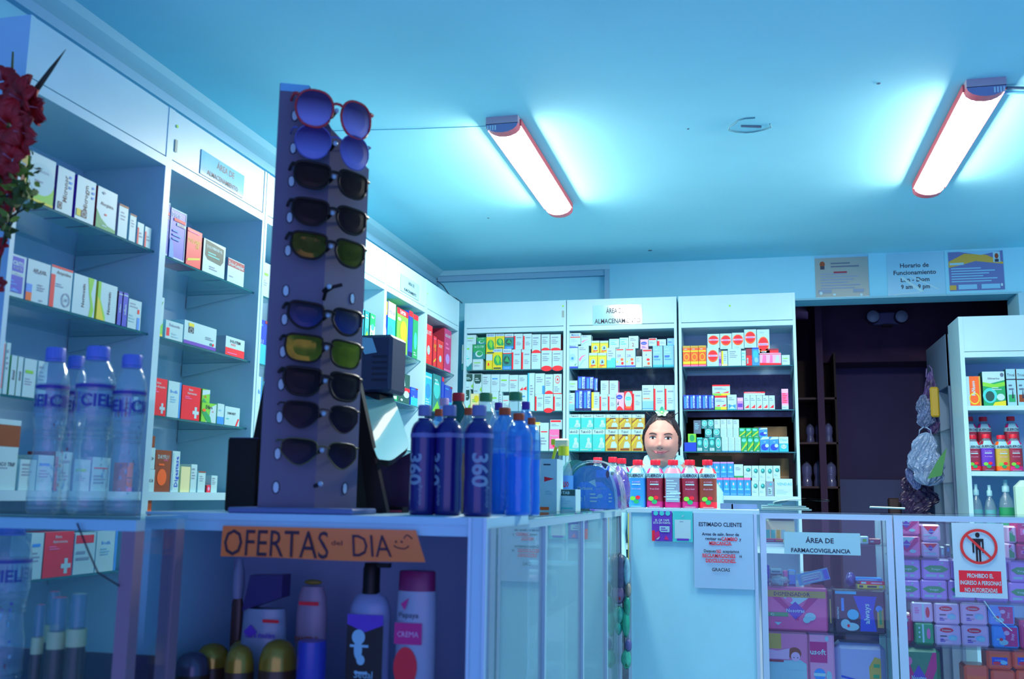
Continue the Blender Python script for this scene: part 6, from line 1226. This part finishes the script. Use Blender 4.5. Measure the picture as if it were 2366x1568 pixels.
_, cx_, w_, h_ = dome(1308,1424,1075,1165,3.36,mat((.03,.26,.55), .35),'p .02 .02 .98 .02 .92 .4 .72 .62 .3 .62 .1 .3 b|r .02 .02 .98 .05 b|p .45 .62 .58 .68 .6 .5 W|r .6 .72 .85 .9 b|c .83 .8 .035 .09 K|T .38 .48 .075 .3 Multiusos W|t .7 .48 .06 .25 toallitas c|T .28 .25 .13 .2 3 en 1 W|l .48 .14 .66 .38 3 W|l .85 .14 .93 .38 3 W|c .68 .3 .06 .05 c','wipes_pack','blue dome-shaped three-in-one wipes pack in clear film',.07)
b = MB(); rnd = random.Random(3); ph = [(rnd.uniform(4,12), rnd.uniform(4,12), rnd.uniform(0,6)) for _ in range(7)]
def bagf(u, v):
    a = math.pi*u; c_, s_ = math.cos(a), math.sin(a); k_ = 1.10+.04*sum(math.sin(q[0]*u+q[1]*v+q[2]) for q in ph)/2
    return (w_/2*1.12*math.copysign(abs(c_)**.8, c_)*k_, -.02+.14*v+.008*math.sin(9*u+5*v), .002+h_*1.02*abs(s_)**.8*k_)
b.grid(bagf, 40, 14, FILM); n0 = 40
b.add([(bagf(i/20, 0)) for i in range(21)]+[(0,-.02,.002)], [(i, i+1, 21) for i in range(20)], glassy((.9,.97,1.), 1.5, .1, name='film_front', bump=.6), True)
b.build('plastic_bag', loc=(cx_, 3.36, CT-.002), label='clear crumpled bag wrapped round the wipes packs on the corner', cat='bag')
q = P(1437,1160,1,3.62); puffy('plastic_bag', q.x-.012, 3.66, CT-.0025, .036, .05, .078, glassy((.75,.75,.95), 1.5, .15, body=(.16,.10,.5), amount=.55, name='violet_film', bump=1.), 'crumpled violet and clear bag leaning on the corner', 'bag', 12, .25)
q = P(1315,1178,1,3.1); b = MB(); b.tube([P(1310,1178,1,3.1), P(1318,1168,1,3.1), P(1326,1180,1,3.1)], .004, mat((.4,.4,.15), .4), 6); b.build('bag_tie', label='small olive tie end hanging below the clear bag', cat='tie')
# hanging sachets in the inner corner of the side showcase
b0 = P(1425,1190,1,3.84)
t = empty('sachet_strip', (0,0,0), 0, 'hanging strip of grey and green sachets in the glass corner', 'sachet strip')
b = MB(); b.tube([P(1432,1185,1,3.86), P(1434,1285,1,3.86), P(1440,1400,1,3.86), P(1444,1510,1,3.86)], .0018, mat('K', .5), 5); b.tube([P(1452,1185,1,3.86), P(1452,1300,1,3.86)], .0018, mat('Y', .5), 5); b.build('string', t)
def blob(px, py, wx, hy, c_, nm, sd, dpt=.012):
    q = P(px, py, 1, 3.85); rnd = random.Random(sd); b = MB(); sx, sz = wx/2/F*3.85, hy/2/F*3.85; ph = [rnd.uniform(0, 6) for _ in range(4)]
    b.grid(lambda u, v: (q.x+sx*math.sin(math.pi*v)*math.cos(2*math.pi*u)*(1+.2*math.sin(5*u*6.28+ph[0])), q.y+dpt*math.sin(math.pi*v)*math.sin(2*math.pi*u), q.z-sz*math.cos(math.pi*v)*(1+.1*math.sin(6*u*6.28+ph[1]))), 18, 10, mat(c_, .35, bump=.5, noise=.3, scale=60), True, True); b.build(nm, t)
for i, s_ in enumerate(((1432,1325,28,86,(.06,.10,.20),'sachet'),(1430,1372,26,40,(.16,.14,.28),'sachet'),(1432,1380,8,16,(.35,.02,.03),'sachet'),(1448,1320,14,60,(.2,.5,.62),'sachet'),(1452,1362,12,30,(.28,.3,.25),'sachet'),(1449,1400,14,44,(.02,.38,.25),'sachet'),(1432,1420,18,36,(.06,.50,.40),'sachet'),(1428,1450,16,30,(.03,.42,.34),'sachet'),(1446,1440,16,56,(.02,.42,.26),'sachet'),(1452,1490,14,26,(.12,.14,.38),'sachet'),(1447,1522,20,40,(.05,.52,.34),'sachet'),(1448,1534,8,14,(.01,.2,.08),'sachet'))): blob(*s_, i+1)

# ---------------------------------------------------------------- dark storeroom
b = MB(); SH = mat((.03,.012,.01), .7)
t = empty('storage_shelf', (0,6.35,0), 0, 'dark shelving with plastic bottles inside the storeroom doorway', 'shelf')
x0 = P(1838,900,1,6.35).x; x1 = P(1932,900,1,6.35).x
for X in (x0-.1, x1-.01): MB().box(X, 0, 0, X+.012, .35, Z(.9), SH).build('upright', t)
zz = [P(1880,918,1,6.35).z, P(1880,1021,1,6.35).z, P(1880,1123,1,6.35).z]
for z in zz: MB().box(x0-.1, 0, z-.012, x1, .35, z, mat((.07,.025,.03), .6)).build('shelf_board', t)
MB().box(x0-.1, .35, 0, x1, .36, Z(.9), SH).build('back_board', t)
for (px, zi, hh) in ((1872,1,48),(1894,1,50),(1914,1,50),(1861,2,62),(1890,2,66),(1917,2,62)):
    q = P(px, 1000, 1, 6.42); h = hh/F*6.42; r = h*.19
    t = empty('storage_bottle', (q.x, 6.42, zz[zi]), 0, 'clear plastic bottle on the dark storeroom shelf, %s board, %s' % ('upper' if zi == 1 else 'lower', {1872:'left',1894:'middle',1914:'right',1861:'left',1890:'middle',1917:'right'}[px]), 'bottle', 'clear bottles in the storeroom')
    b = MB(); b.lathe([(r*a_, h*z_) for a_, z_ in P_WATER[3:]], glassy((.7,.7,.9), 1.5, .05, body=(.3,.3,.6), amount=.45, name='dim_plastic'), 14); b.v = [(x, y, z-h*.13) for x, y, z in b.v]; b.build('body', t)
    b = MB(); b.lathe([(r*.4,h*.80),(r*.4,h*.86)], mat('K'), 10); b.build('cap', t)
t = empty('emergency_light', (0,0,0), 0, 'twin-headed emergency light mounted high on the dark storeroom wall', 'lamp')
A = P(2003,722,1,6.56); B_ = P(2097,748,1,6.56); b = MB(); b.cham((A.x+.03), 6.54, B_.z, B_.x-.03, 6.6, A.z, .01, mat((.13,.12,.3), .5)); b.box(A.x+.09, 6.539, B_.z-.012, B_.x-.09, 6.6, B_.z-.003, mat((.03,.005,.01), .5)); b.build('housing', t)
for px in (2017,2083):
    q = P(px, 731, 1, 6.5); b = MB(); b.lathe([(.032,0),(.040,.02),(.042,.05),(.03,.06)], mat((.05,.02,.08), .5), 20); b.v = [(q.x+x, q.y+z-.01, q.z+y) for x, y, z in b.v]; b.build('lamp_head', t)
    b = MB(); b.lathe([(.0005,0),(.036,.001),(.038,.006)], mat((.35,.42,.62), .25), 20); b.v = [(q.x+x, q.y+z-.016, q.z+y) for x, y, z in b.v]; b.build('lens', t)
def hangbag(px, py, w, h, Y, m, label, seed, colours=()):
    q = P(px, py, 1, Y); s = 1/F*Y; sx, sz = w/2*s, h/2*s; rnd = random.Random(seed); ph = [rnd.uniform(0, 6.28) for _ in range(9)]
    def f(u, v):
        a = 2*math.pi*u; t_ = v*2-1; ca, sa = math.cos(a), math.sin(a)
        wid = (1-abs(t_)**5)**.5*(.62+.38*math.cos((t_+.45)*1.25))*(1+.10*math.sin(7*t_+ph[0])+.06*math.sin(15*t_+ph[1]))
        wr = .10*abs(math.sin(6*a+5*t_+ph[2]))+.08*abs(math.sin(11*a-8*t_+ph[3]))+.06*abs(math.sin(17*a+13*t_+ph[4]))
        x = sx*wid*math.copysign(abs(ca)**.8, ca)*(1-wr*.6)+sx*.12*math.sin(3*t_+ph[5])
        return (x, .035*wid*math.copysign(abs(sa)**.8, sa)*(1-2.2*wr), sz*t_+sz*.05*math.sin(4*a+ph[6]))
    b = MB(); b.grid(f, 64, 36, m, False, True)
    if h > 90:
        for k in (-1, 1): b.tube([(sx*.35*k, 0, sz*.85), (sx*.30*k, -.01, sz*1.12), (sx*.05*k, 0, sz*1.25)], .004, m, 5)
    return b.build('plastic_bag', loc=(q.x, Y, q.z), label=label, cat='bag')
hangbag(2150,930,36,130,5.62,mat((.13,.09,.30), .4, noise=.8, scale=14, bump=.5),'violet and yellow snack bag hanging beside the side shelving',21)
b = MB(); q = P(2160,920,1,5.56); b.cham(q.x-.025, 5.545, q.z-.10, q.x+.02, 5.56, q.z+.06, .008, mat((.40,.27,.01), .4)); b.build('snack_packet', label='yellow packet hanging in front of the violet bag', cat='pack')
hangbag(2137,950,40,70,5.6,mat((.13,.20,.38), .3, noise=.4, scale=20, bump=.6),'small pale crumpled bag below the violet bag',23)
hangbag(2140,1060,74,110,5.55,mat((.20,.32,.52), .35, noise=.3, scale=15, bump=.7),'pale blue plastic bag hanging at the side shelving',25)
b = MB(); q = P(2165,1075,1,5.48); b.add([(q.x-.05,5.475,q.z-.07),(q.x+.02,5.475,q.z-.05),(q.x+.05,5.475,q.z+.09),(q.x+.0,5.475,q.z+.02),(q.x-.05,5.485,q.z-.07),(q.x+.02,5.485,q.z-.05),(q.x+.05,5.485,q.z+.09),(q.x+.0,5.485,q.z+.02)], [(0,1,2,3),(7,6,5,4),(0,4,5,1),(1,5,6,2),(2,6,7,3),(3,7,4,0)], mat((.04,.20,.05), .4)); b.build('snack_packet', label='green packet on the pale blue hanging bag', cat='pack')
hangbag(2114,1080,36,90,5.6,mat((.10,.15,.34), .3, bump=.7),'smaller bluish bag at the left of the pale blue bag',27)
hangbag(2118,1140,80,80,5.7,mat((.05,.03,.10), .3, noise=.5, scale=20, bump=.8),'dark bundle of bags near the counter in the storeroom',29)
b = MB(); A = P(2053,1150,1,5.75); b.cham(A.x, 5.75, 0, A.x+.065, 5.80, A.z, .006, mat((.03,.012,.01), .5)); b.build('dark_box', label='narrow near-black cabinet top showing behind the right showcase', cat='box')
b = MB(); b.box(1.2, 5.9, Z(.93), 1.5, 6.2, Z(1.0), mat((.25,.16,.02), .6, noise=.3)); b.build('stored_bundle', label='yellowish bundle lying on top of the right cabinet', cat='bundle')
# ---------------------------------------------------------------- the shopkeeper
def person():
    Y = 4.52; top = P(1530, 957, 1, Y); chin = P(1533, 1079, 1, Y); H = top.z-chin.z; cx = P(1530, 1015, 1, Y).x; cz = (top.z+chin.z)/2
    t = empty('person', (cx, Y, 0), 0, 'smiling person in a pale blue collared jacket with tied-back dark hair, standing behind the counter', 'person')
    SK = mat((.52,.26,.22), .6, noise=.05, scale=40); S = H/2/.116
    def hd(u, v, k=1., kb=0.):
        a = 2*math.pi*u; p_ = math.pi*v
        x, y, z = math.sin(p_)*math.sin(a), -math.sin(p_)*math.cos(a), -math.cos(p_)   # u=0 faces the camera
        X, Yy, Zz = x*.079, y*.096, z*.116
        if z < 0: X *= 1-.22*(-z)**1.5; Yy *= 1-(.10 if y < 0 else .35)*(-z)**1.3
        if y < 0: Yy *= .93-.03*abs(x)
        g = lambda cx_, cz_, sx, sz: math.exp(-((X-cx_)/sx)**2-((Zz-cz_)/sz)**2)
        if y < 0:
            Yy -= .021*g(0,-.027,.011,.011)+.013*g(0,-.006,.007,.020)+.006*g(.014,-.032,.008,.007)+.006*g(-.014,-.032,.008,.007)
            Yy += .010*g(.034,.006,.015,.010)+.010*g(-.034,.006,.015,.010)
            Yy -= .008*g(.042,-.030,.018,.016)+.008*g(-.042,-.030,.018,.016)
            Yy -= .007*g(0,-.058,.022,.012)-.004*g(0,-.078,.02,.006)+.010*g(0,-.096,.022,.014)
            Yy -= .005*g(.03,.030,.022,.008)+.005*g(-.03,.030,.022,.008)
        return (X*k*S, Yy*k*S+kb, Zz*k*S)
    # body: skinned skeleton, one surface with neck, arms and legs
    hz = cz
    me = bpy.data.meshes.new('body'); J = [(0,.07,.80),(0,.07,.96),(0,.07,hz-.24),(0,.065,hz-.14),(0,.04,hz-.10),(0,.005,hz-.05),
       (-.165,.06,hz-.162),(-.225,.02,hz-.42),(-.20,-.08,hz-.56),(.165,.06,hz-.162),(.225,.02,hz-.42),(.20,-.08,hz-.56),
       (-.09,.07,.74),(-.10,.06,.42),(-.10,.09,.07),(-.10,-.03,.03),(.09,.07,.74),(.10,.06,.42),(.10,.09,.07),(.10,-.03,.03)]
    Ed = [(0,1),(1,2),(2,3),(3,4),(4,5),(3,6),(6,7),(7,8),(3,9),(9,10),(10,11),(0,12),(12,13),(13,14),(14,15),(0,16),(16,17),(17,18),(18,19)]
    Rr = [.12,.115,.11,.085,.050,.045,.055,.045,.034,.055,.045,.034,.09,.06,.042,.03,.09,.06,.042,.03]
    def skinned(nm, J, Ed, Rr, m, lv=2):
        me = bpy.data.meshes.new(nm); me.from_pydata(J, Ed, []); o = bpy.data.objects.new(nm, me); C.objects.link(o); o.parent = t
        s_ = o.modifiers.new('skin', 'SKIN'); 
        for i, r in enumerate(Rr): me.skin_vertices[0].data[i].radius = (r, r*.75 if i in (1,2,3) and nm != 'hand' else r)
        me.skin_vertices[0].data[0].use_root = True
        s_.use_smooth_shade = True; o.modifiers.new('sub', 'SUBSURF').levels = lv; o.modifiers['sub'].render_levels = lv
        me.materials.append(m); return o
    skinned('body', J, Ed, Rr, SK)
    # jacket over torso and sleeves, clean neck opening
    JK = mat((.30,.66,.80), .7, noise=.12, scale=25, bump=.4); b = MB()
    prof = [(.80,.17,.115),(.95,.165,.11),(hz-.42,.175,.115),(hz-.28,.185,.11),(hz-.19,.19,.095),(hz-.150,.168,.085),(hz-.118,.125,.075),(hz-.092,.088,.066),(hz-.080,.070,.060)]
    b.grid(lambda u, v: (lambda i, f: (lambda p0, p1: ((p0[1]+(p1[1]-p0[1])*f)*math.copysign(abs(math.cos(2*math.pi*u))**.85, math.cos(2*math.pi*u)), (p0[2]+(p1[2]-p0[2])*f)*math.sin(2*math.pi*u)+.065, p0[0]+(p1[0]-p0[0])*f))(prof[i], prof[min(i+1, len(prof)-1)]))(min(int(v*(len(prof)-1)), len(prof)-2), v*(len(prof)-1)-min(int(v*(len(prof)-1)), len(prof)-2)), 36, 24, JK, True, True)
    for s in (-1, 1): b.tube([(s*.09,.065,hz-.170),(s*.155,.062,hz-.178),(s*.200,.05,hz-.25),(s*.230,.02,hz-.42),(s*.210,-.05,hz-.53)], [.060,.074,.070,.060,.052], JK, 16)
    b.build('jacket', t)
    b = MB()
    for s in (-1, 1):   # collar wings
        b.add([(s*.066,.02,hz-.062),(s*.088,.07,hz-.068),(s*.104,.04,hz-.120),(s*.080,-.035,hz-.165),(s*.020,-.055,hz-.190),(s*.040,-.02,hz-.120)], [(0,1,2,3,4,5) if s > 0 else (5,4,3,2,1,0)], mat((.40,.78,.92), .6))
        b.add([(s*.064,.024,hz-.062),(s*.086,.074,hz-.068),(s*.084,.09,hz-.10),(s*.0,.125,hz-.05),(s*.0,.125,hz-.11)], [(0,1,2),(1,3,4,2)], mat((.40,.78,.92), .6))
    b.add([(-.022,-.052,hz-.185),(.022,-.052,hz-.185),(0,-.06,hz-.28)], [(0,1,2)], mat((.12,.30,.40), .6)); b.build('collar', t)
    # head
    head = empty('head', (0, -.012, hz), 0); head.parent = t; head.rotation_euler = (0, .03, 0)
    b = MB(); b.grid(lambda u, v: hd(u, v), 72, 56, SK, True, True)
    for s in (-1, 1):   # ears
        b.ball((s*.078*S, .012, -.008), .017, SK, 12, 8, (.45,.7,1.25))
    b.build('face', head)
    bv = BVHTree.FromPolygons([Vector(v) for v in b.v], b.f)
    def sf(x, z, off=.0006):
        h_ = bv.ray_cast(Vector((x*S, -.4, z*S)), Vector((0,1,0)))[0]; return Vector((x*S, (h_.y if h_ else -.08)-off, z*S))
    def patch(pts, m, off=.0008, nm=None, bb=None):
        bb = bb or MB(); c = Vector((sum(p_[0] for p_ in pts)/len(pts), sum(p_[1] for p_ in pts)/len(pts))); n = len(pts)
        o_ = [sf(x, z, off) for x, z in pts]; mid = [sf(c.x+(x-c.x)*.5, c.y+(z-c.y)*.5, off*1.6) for x, z in pts]; cc = sf(c.x, c.y, off*1.8)
        bb.add(o_+mid, [(i, (i+1) % n, (i+1) % n+n, i+n) for i in range(n)], m, True); bb.add(mid+[cc], [(i, (i+1) % n, n) for i in range(n)], m, True); return bb
    for s in (-1, 1):
        ex, ez = s*.033, .006
        al = [(ex+.0145*math.cos(a), ez+(.0052 if math.sin(a) > 0 else .0036)*math.sin(a)+.0012*math.cos(a)*s) for a in [2*math.pi*i/18 for i in range(18)]]
        b = patch(al, mat((.62,.66,.70), .3), .0012); b = patch([(ex+.0055*math.cos(a), ez+.0004+.0048*math.sin(a)) for a in [2*math.pi*i/14 for i in range(14)]], mat((.015,.006,.006), .15), .0022, bb=b); b.build('eye', head)
        b = MB(); b.tube([sf(ex+.0155*c_, ez+.0055*math.sqrt(max(0, 1-c_*c_))+.001, .0018) for c_ in (-1,-.7,-.35,0,.35,.7,1)], [.0006,.0012,.0016,.0018,.0016,.0014,.0008], mat((.03,.01,.012), .5), 6); b.build('eyelashes', head)
        b = MB(); b.tube([sf(ex+x_*.001, ez+.019+z_*.001, .0012) for x_, z_ in ((-17*s,-2.5),(-9*s,.5),(0,2.2),(9*s,1.8),(17*s,-1.5))], [.0012,.0021,.0024,.0020,.0008], mat((.05,.02,.02), .7), 6); b.build('eyebrow', head)
        b = patch([(s*.0085+.0035*math.cos(a), -.0385+.0016*math.sin(a)) for a in [2*math.pi*i/10 for i in range(10)]], mat((.10,.02,.02), .8), .0008); b.build('nostril', head)
    up_ = [(-.035,-.0485),(-.020,-.0515),(-.008,-.0508),(0,-.0518),(.008,-.0508),(.020,-.0515),(.035,-.0485),(.020,-.0550),(0,-.0570),(-.020,-.0550)]
    lo_ = [(-.030,-.0520),(-.014,-.0570),(0,-.0585),(.014,-.0570),(.030,-.0520),(.020,-.0590),(.009,-.0628),(0,-.0636),(-.009,-.0628),(-.020,-.0590)]
    LP = mat((.52,.14,.18), .45); b = patch(up_, LP, .0012); patch(lo_, LP, .0018, bb=b)
    b.tube([sf(x_*.001, z_*.001, .0014) for x_, z_ in ((-38,-46.5),(-24,-53.6),(-12,-56.6),(0,-57.6),(12,-56.6),(24,-53.6),(38,-46.5))], [.0006,.0008,.0009,.0009,.0009,.0008,.0006], mat((.15,.02,.03), .6), 5); b.build('lips', head)
    # hair: cap swept back, covering temples
    HR = mat((.018,.008,.014), .38, noise=.5, scale=50, bump=.8); b = MB(); nu, nv = 72, 44; vs = []; keep = set()
    for j in range(nv+1):
        for i in range(nu):
            u, v = i/nu, .37+.63*j/nv; x, y, z = hd(u, v)
            a = 2*math.pi*u; rip = 1+.012*math.sin(26*a)*math.sin(math.pi*v)
            k_ = 1.055*rip+.04*max(0, (v-.8))*1.0; vs.append((x*k_, y*k_+.006, z*k_+.003)); 
            fx, fz = x/S, z/S
            front = y < 0.030*S and math.cos(a) > -.05
            hair_line = .078-(abs(fx)/.066)**2.4*.058
            if abs(fx) > .070: hair_line = -.06
            if not (front and fz < hair_line): keep.add((i, j))
    fs = []
    for j in range(nv):
        for i in range(nu):
            q = [(i, j), ((i+1) % nu, j), ((i+1) % nu, j+1), (i, j+1)]
            if all(c_ in keep for c_ in q): fs.append(tuple(c_[1]*nu+c_[0] for c_ in q))
    b.add(vs, fs, HR, True)
    for s in (-1, 1):   # side locks in front of the ears
        b.tube([(s*.058*S,-.050,.062*S),(s*.073*S,-.030,.035*S),(s*.079*S,-.016,.008*S),(s*.079*S,-.010,-.015*S),(s*.076*S,-.008,-.030*S)], [.007,.009,.008,.005,.002], HR, 10)
    rnd = random.Random(5)
    for i in range(16):
        a = rnd.uniform(-1.2, 1.2); b.tube([(.05*math.sin(a)*S,-.05*math.cos(a),.100*S),(.066*math.sin(a)*S,-.03,.114*S),(.080*math.sin(a)*S,.0,.124*S+rnd.uniform(-.004,.006))], .0012, HR, 4)
    b.ball((0,.085,.05), .045, HR, 16, 10, (1,.8,1)); b.build('hair', head)
    # flower clip
    fl = empty('hair_clip', (.002, -.045, .120*S), 0); fl.parent = head
    for k in range(6):
        a = -.2+k*math.pi/2.6*.9; L_ = .030 if k else .026
        a = [math.pi*.5, math.pi*.97, .03*math.pi, -.20*math.pi, -.80*math.pi, -.5*math.pi][k]; L_ = [.026,.030,.030,.024,.024,.014][k]
        b = MB(); ca, sa = math.cos(a), math.sin(a)
        def pet(u, v, ca=ca, sa=sa, L_=L_):
            r_ = L_*v; w_ = .0095*math.sin(math.pi*min(1, v*.92+.05))*(u-.5)*2; yy = -.006-.010*v+.004*(1-(2*u-1)**2)
            return (r_*ca-w_*sa, yy, r_*sa+w_*ca)
        b.grid(pet, 6, 8, mat((.48,.85,.58) if k else (.10,.62,.42), .4), True); b.build('petal', fl)
    b = MB(); b.ball((0,-.010,0), .006, mat((.5,.75,.3), .4), 10, 7); b.build('flower_centre', fl)
person()

# ---------------------------------------------------------------- red gladioli at the left
def gladiolus(path, blooms, label, seed):
    rnd = random.Random(seed); t = empty('gladiolus', tuple(path[0]), 0, label, 'flower', 'red gladioli at the left edge'); o = Vector(path[0])
    b = MB(); b.tube([Vector(p_)-o for p_ in path], [.004]*(len(path)-1)+[.002], mat((.08,.12,.02), .6), 8); b.build('stem', t)
    RDm = mat((.46,.003,.008), .5, noise=.55, scale=30, bump=.3)
    for c_, s_, yaw in blooms:
        b = MB(); c = Vector(c_)-o; R_ = Euler((rnd.uniform(-.5,.3), rnd.uniform(-.4,.4), yaw), 'XYZ').to_matrix()
        for k in range(6):
            a = 2*math.pi*k/6+rnd.uniform(-.15,.15); L_ = s_*rnd.uniform(.85,1.15); ph = rnd.uniform(0,6)
            def pet(u, v, a=a, L_=L_, ph=ph):
                rr = L_*(.12+.88*v); w_ = L_*.42*math.sin(math.pi*min(1,.12+.80*v))*(2*u-1); ruff = .06*L_*v*math.sin(9*u*2+ph)*2
                x = rr*math.cos(a)-w_*math.sin(a); z = rr*math.sin(a)+w_*math.cos(a); y = -L_*.75*math.sqrt(v)+L_*.5*v*v+ruff
                return tuple(c+R_ @ Vector((x, y, z)))
            b.grid(pet, 8, 8, RDm, True)
        b.tube([tuple(c+R_ @ Vector((0,-s_*.1,0))), tuple(c+R_ @ Vector((.002,-s_*.75,.004)))], .0015, mat((.5,.2,.3), .5), 5); b.build('bloom', t)
    return t
YG = 1.68
q = lambda x, y, dy=0: tuple(P(x, y, 1, YG+dy))
base = q(-115, 1170, .02)
gladiolus([base, q(-70,900), q(-20,600), q(10,380), q(25,230), q(30,120)], [(q(5,190,-.02),.042,.4),(q(55,235,-.03),.046,-.2),(q(98,250,-.02),.040,-.6),(q(20,290,-.05),.050,.2),(q(70,310,-.04),.046,-.4),(q(-10,260,.01),.046,.8),(q(30,370,-.04),.040,0),(q(0,420,-.02),.036,.3),(q(70,215,0),.036,-.3),(q(8,345,.0),.04,.5)], 'tall red gladiolus spike at the left picture edge, main blooms', 3)
gladiolus([(base[0]+.01, base[1]+.01, base[2]), q(-85,900,.03), q(-45,620,.03), q(-18,520,.03), q(0,470,.03)], [(q(36,470,.02),.028,-.3),(q(5,500,.03),.03,.2),(q(-5,575,.0),.026,.4),(q(2,660,0),.018,0)], 'shorter red gladiolus half hidden by green leaves', 9)
t = empty('leaf_spray', base, 0, 'green leaf spray and pointed leaf among the red gladioli', 'foliage'); o = Vector(base)
LF = mat((.07,.13,.015), .6, noise=.4, scale=30); LF2 = mat((.025,.03,.012), .6)
b = MB(); pts = [Vector(q(*p_))-o for p_ in ((60,250),(85,205),(118,160),(152,114))]; b.tube(pts, [.004,.0085,.006,.0008], LF2, 8, flat=.45); b.build('pointed_leaf', t)
b = MB(); b.tube([Vector((0,0,0))]+[Vector(q(*p_))-o for p_ in ((-60,800),(0,590),(30,470),(45,360))], .003, LF2, 6); b.tube([Vector(q(*p_))-o for p_ in ((0,590),(20,530),(52,465),(80,436))], .0022, LF2, 6); b.tube([Vector(q(*p_))-o for p_ in ((-10,700),(0,600),(25,500),(60,480))], .0022, LF2, 6); b.build('twig', t)
rnd = random.Random(11); b = MB()
for i in range(150):
    if i < 110: cx_, cy_ = rnd.gauss(22, 26), rnd.gauss(400, 42)
    else: cx_, cy_ = rnd.choice([(rnd.gauss(60,16), rnd.gauss(455,16)), (rnd.gauss(15,12), rnd.gauss(520,30))])
    c = Vector(q(cx_, cy_, rnd.uniform(-.04,.03)))-o; a = rnd.uniform(0, 6.28); s_ = rnd.uniform(.006,.012); n_ = Euler((rnd.uniform(-1,1), rnd.uniform(-1,1), rnd.uniform(0,6))).to_matrix()
    pts = [c+n_ @ Vector((s_*math.cos(k*math.pi/4)*(1.6 if k % 4 == 0 else 1), .002*(k % 2), s_*math.sin(k*math.pi/4)*.8)) for k in range(8)]
    b.add(pts, [tuple(range(8))], LF if i % 3 else mat((.16,.26,.02), .6))
b.build('leaves', t, kind='stuff')
b = MB(); b.lathe([(.045,0),(.05,.02),(.035,.12),(.04,.2),(.042,.2),(.036,.12),(.04,.02),(.0005,.01)], mat((.05,.1,.2), .2), 24)
b.build('vase', loc=(base[0], base[1]+.01, CT-.0025), label='dark blue vase holding the red gladioli, just outside the left picture edge', cat='vase')
print('top level objects', len([o for o in C.objects if not o.parent]))
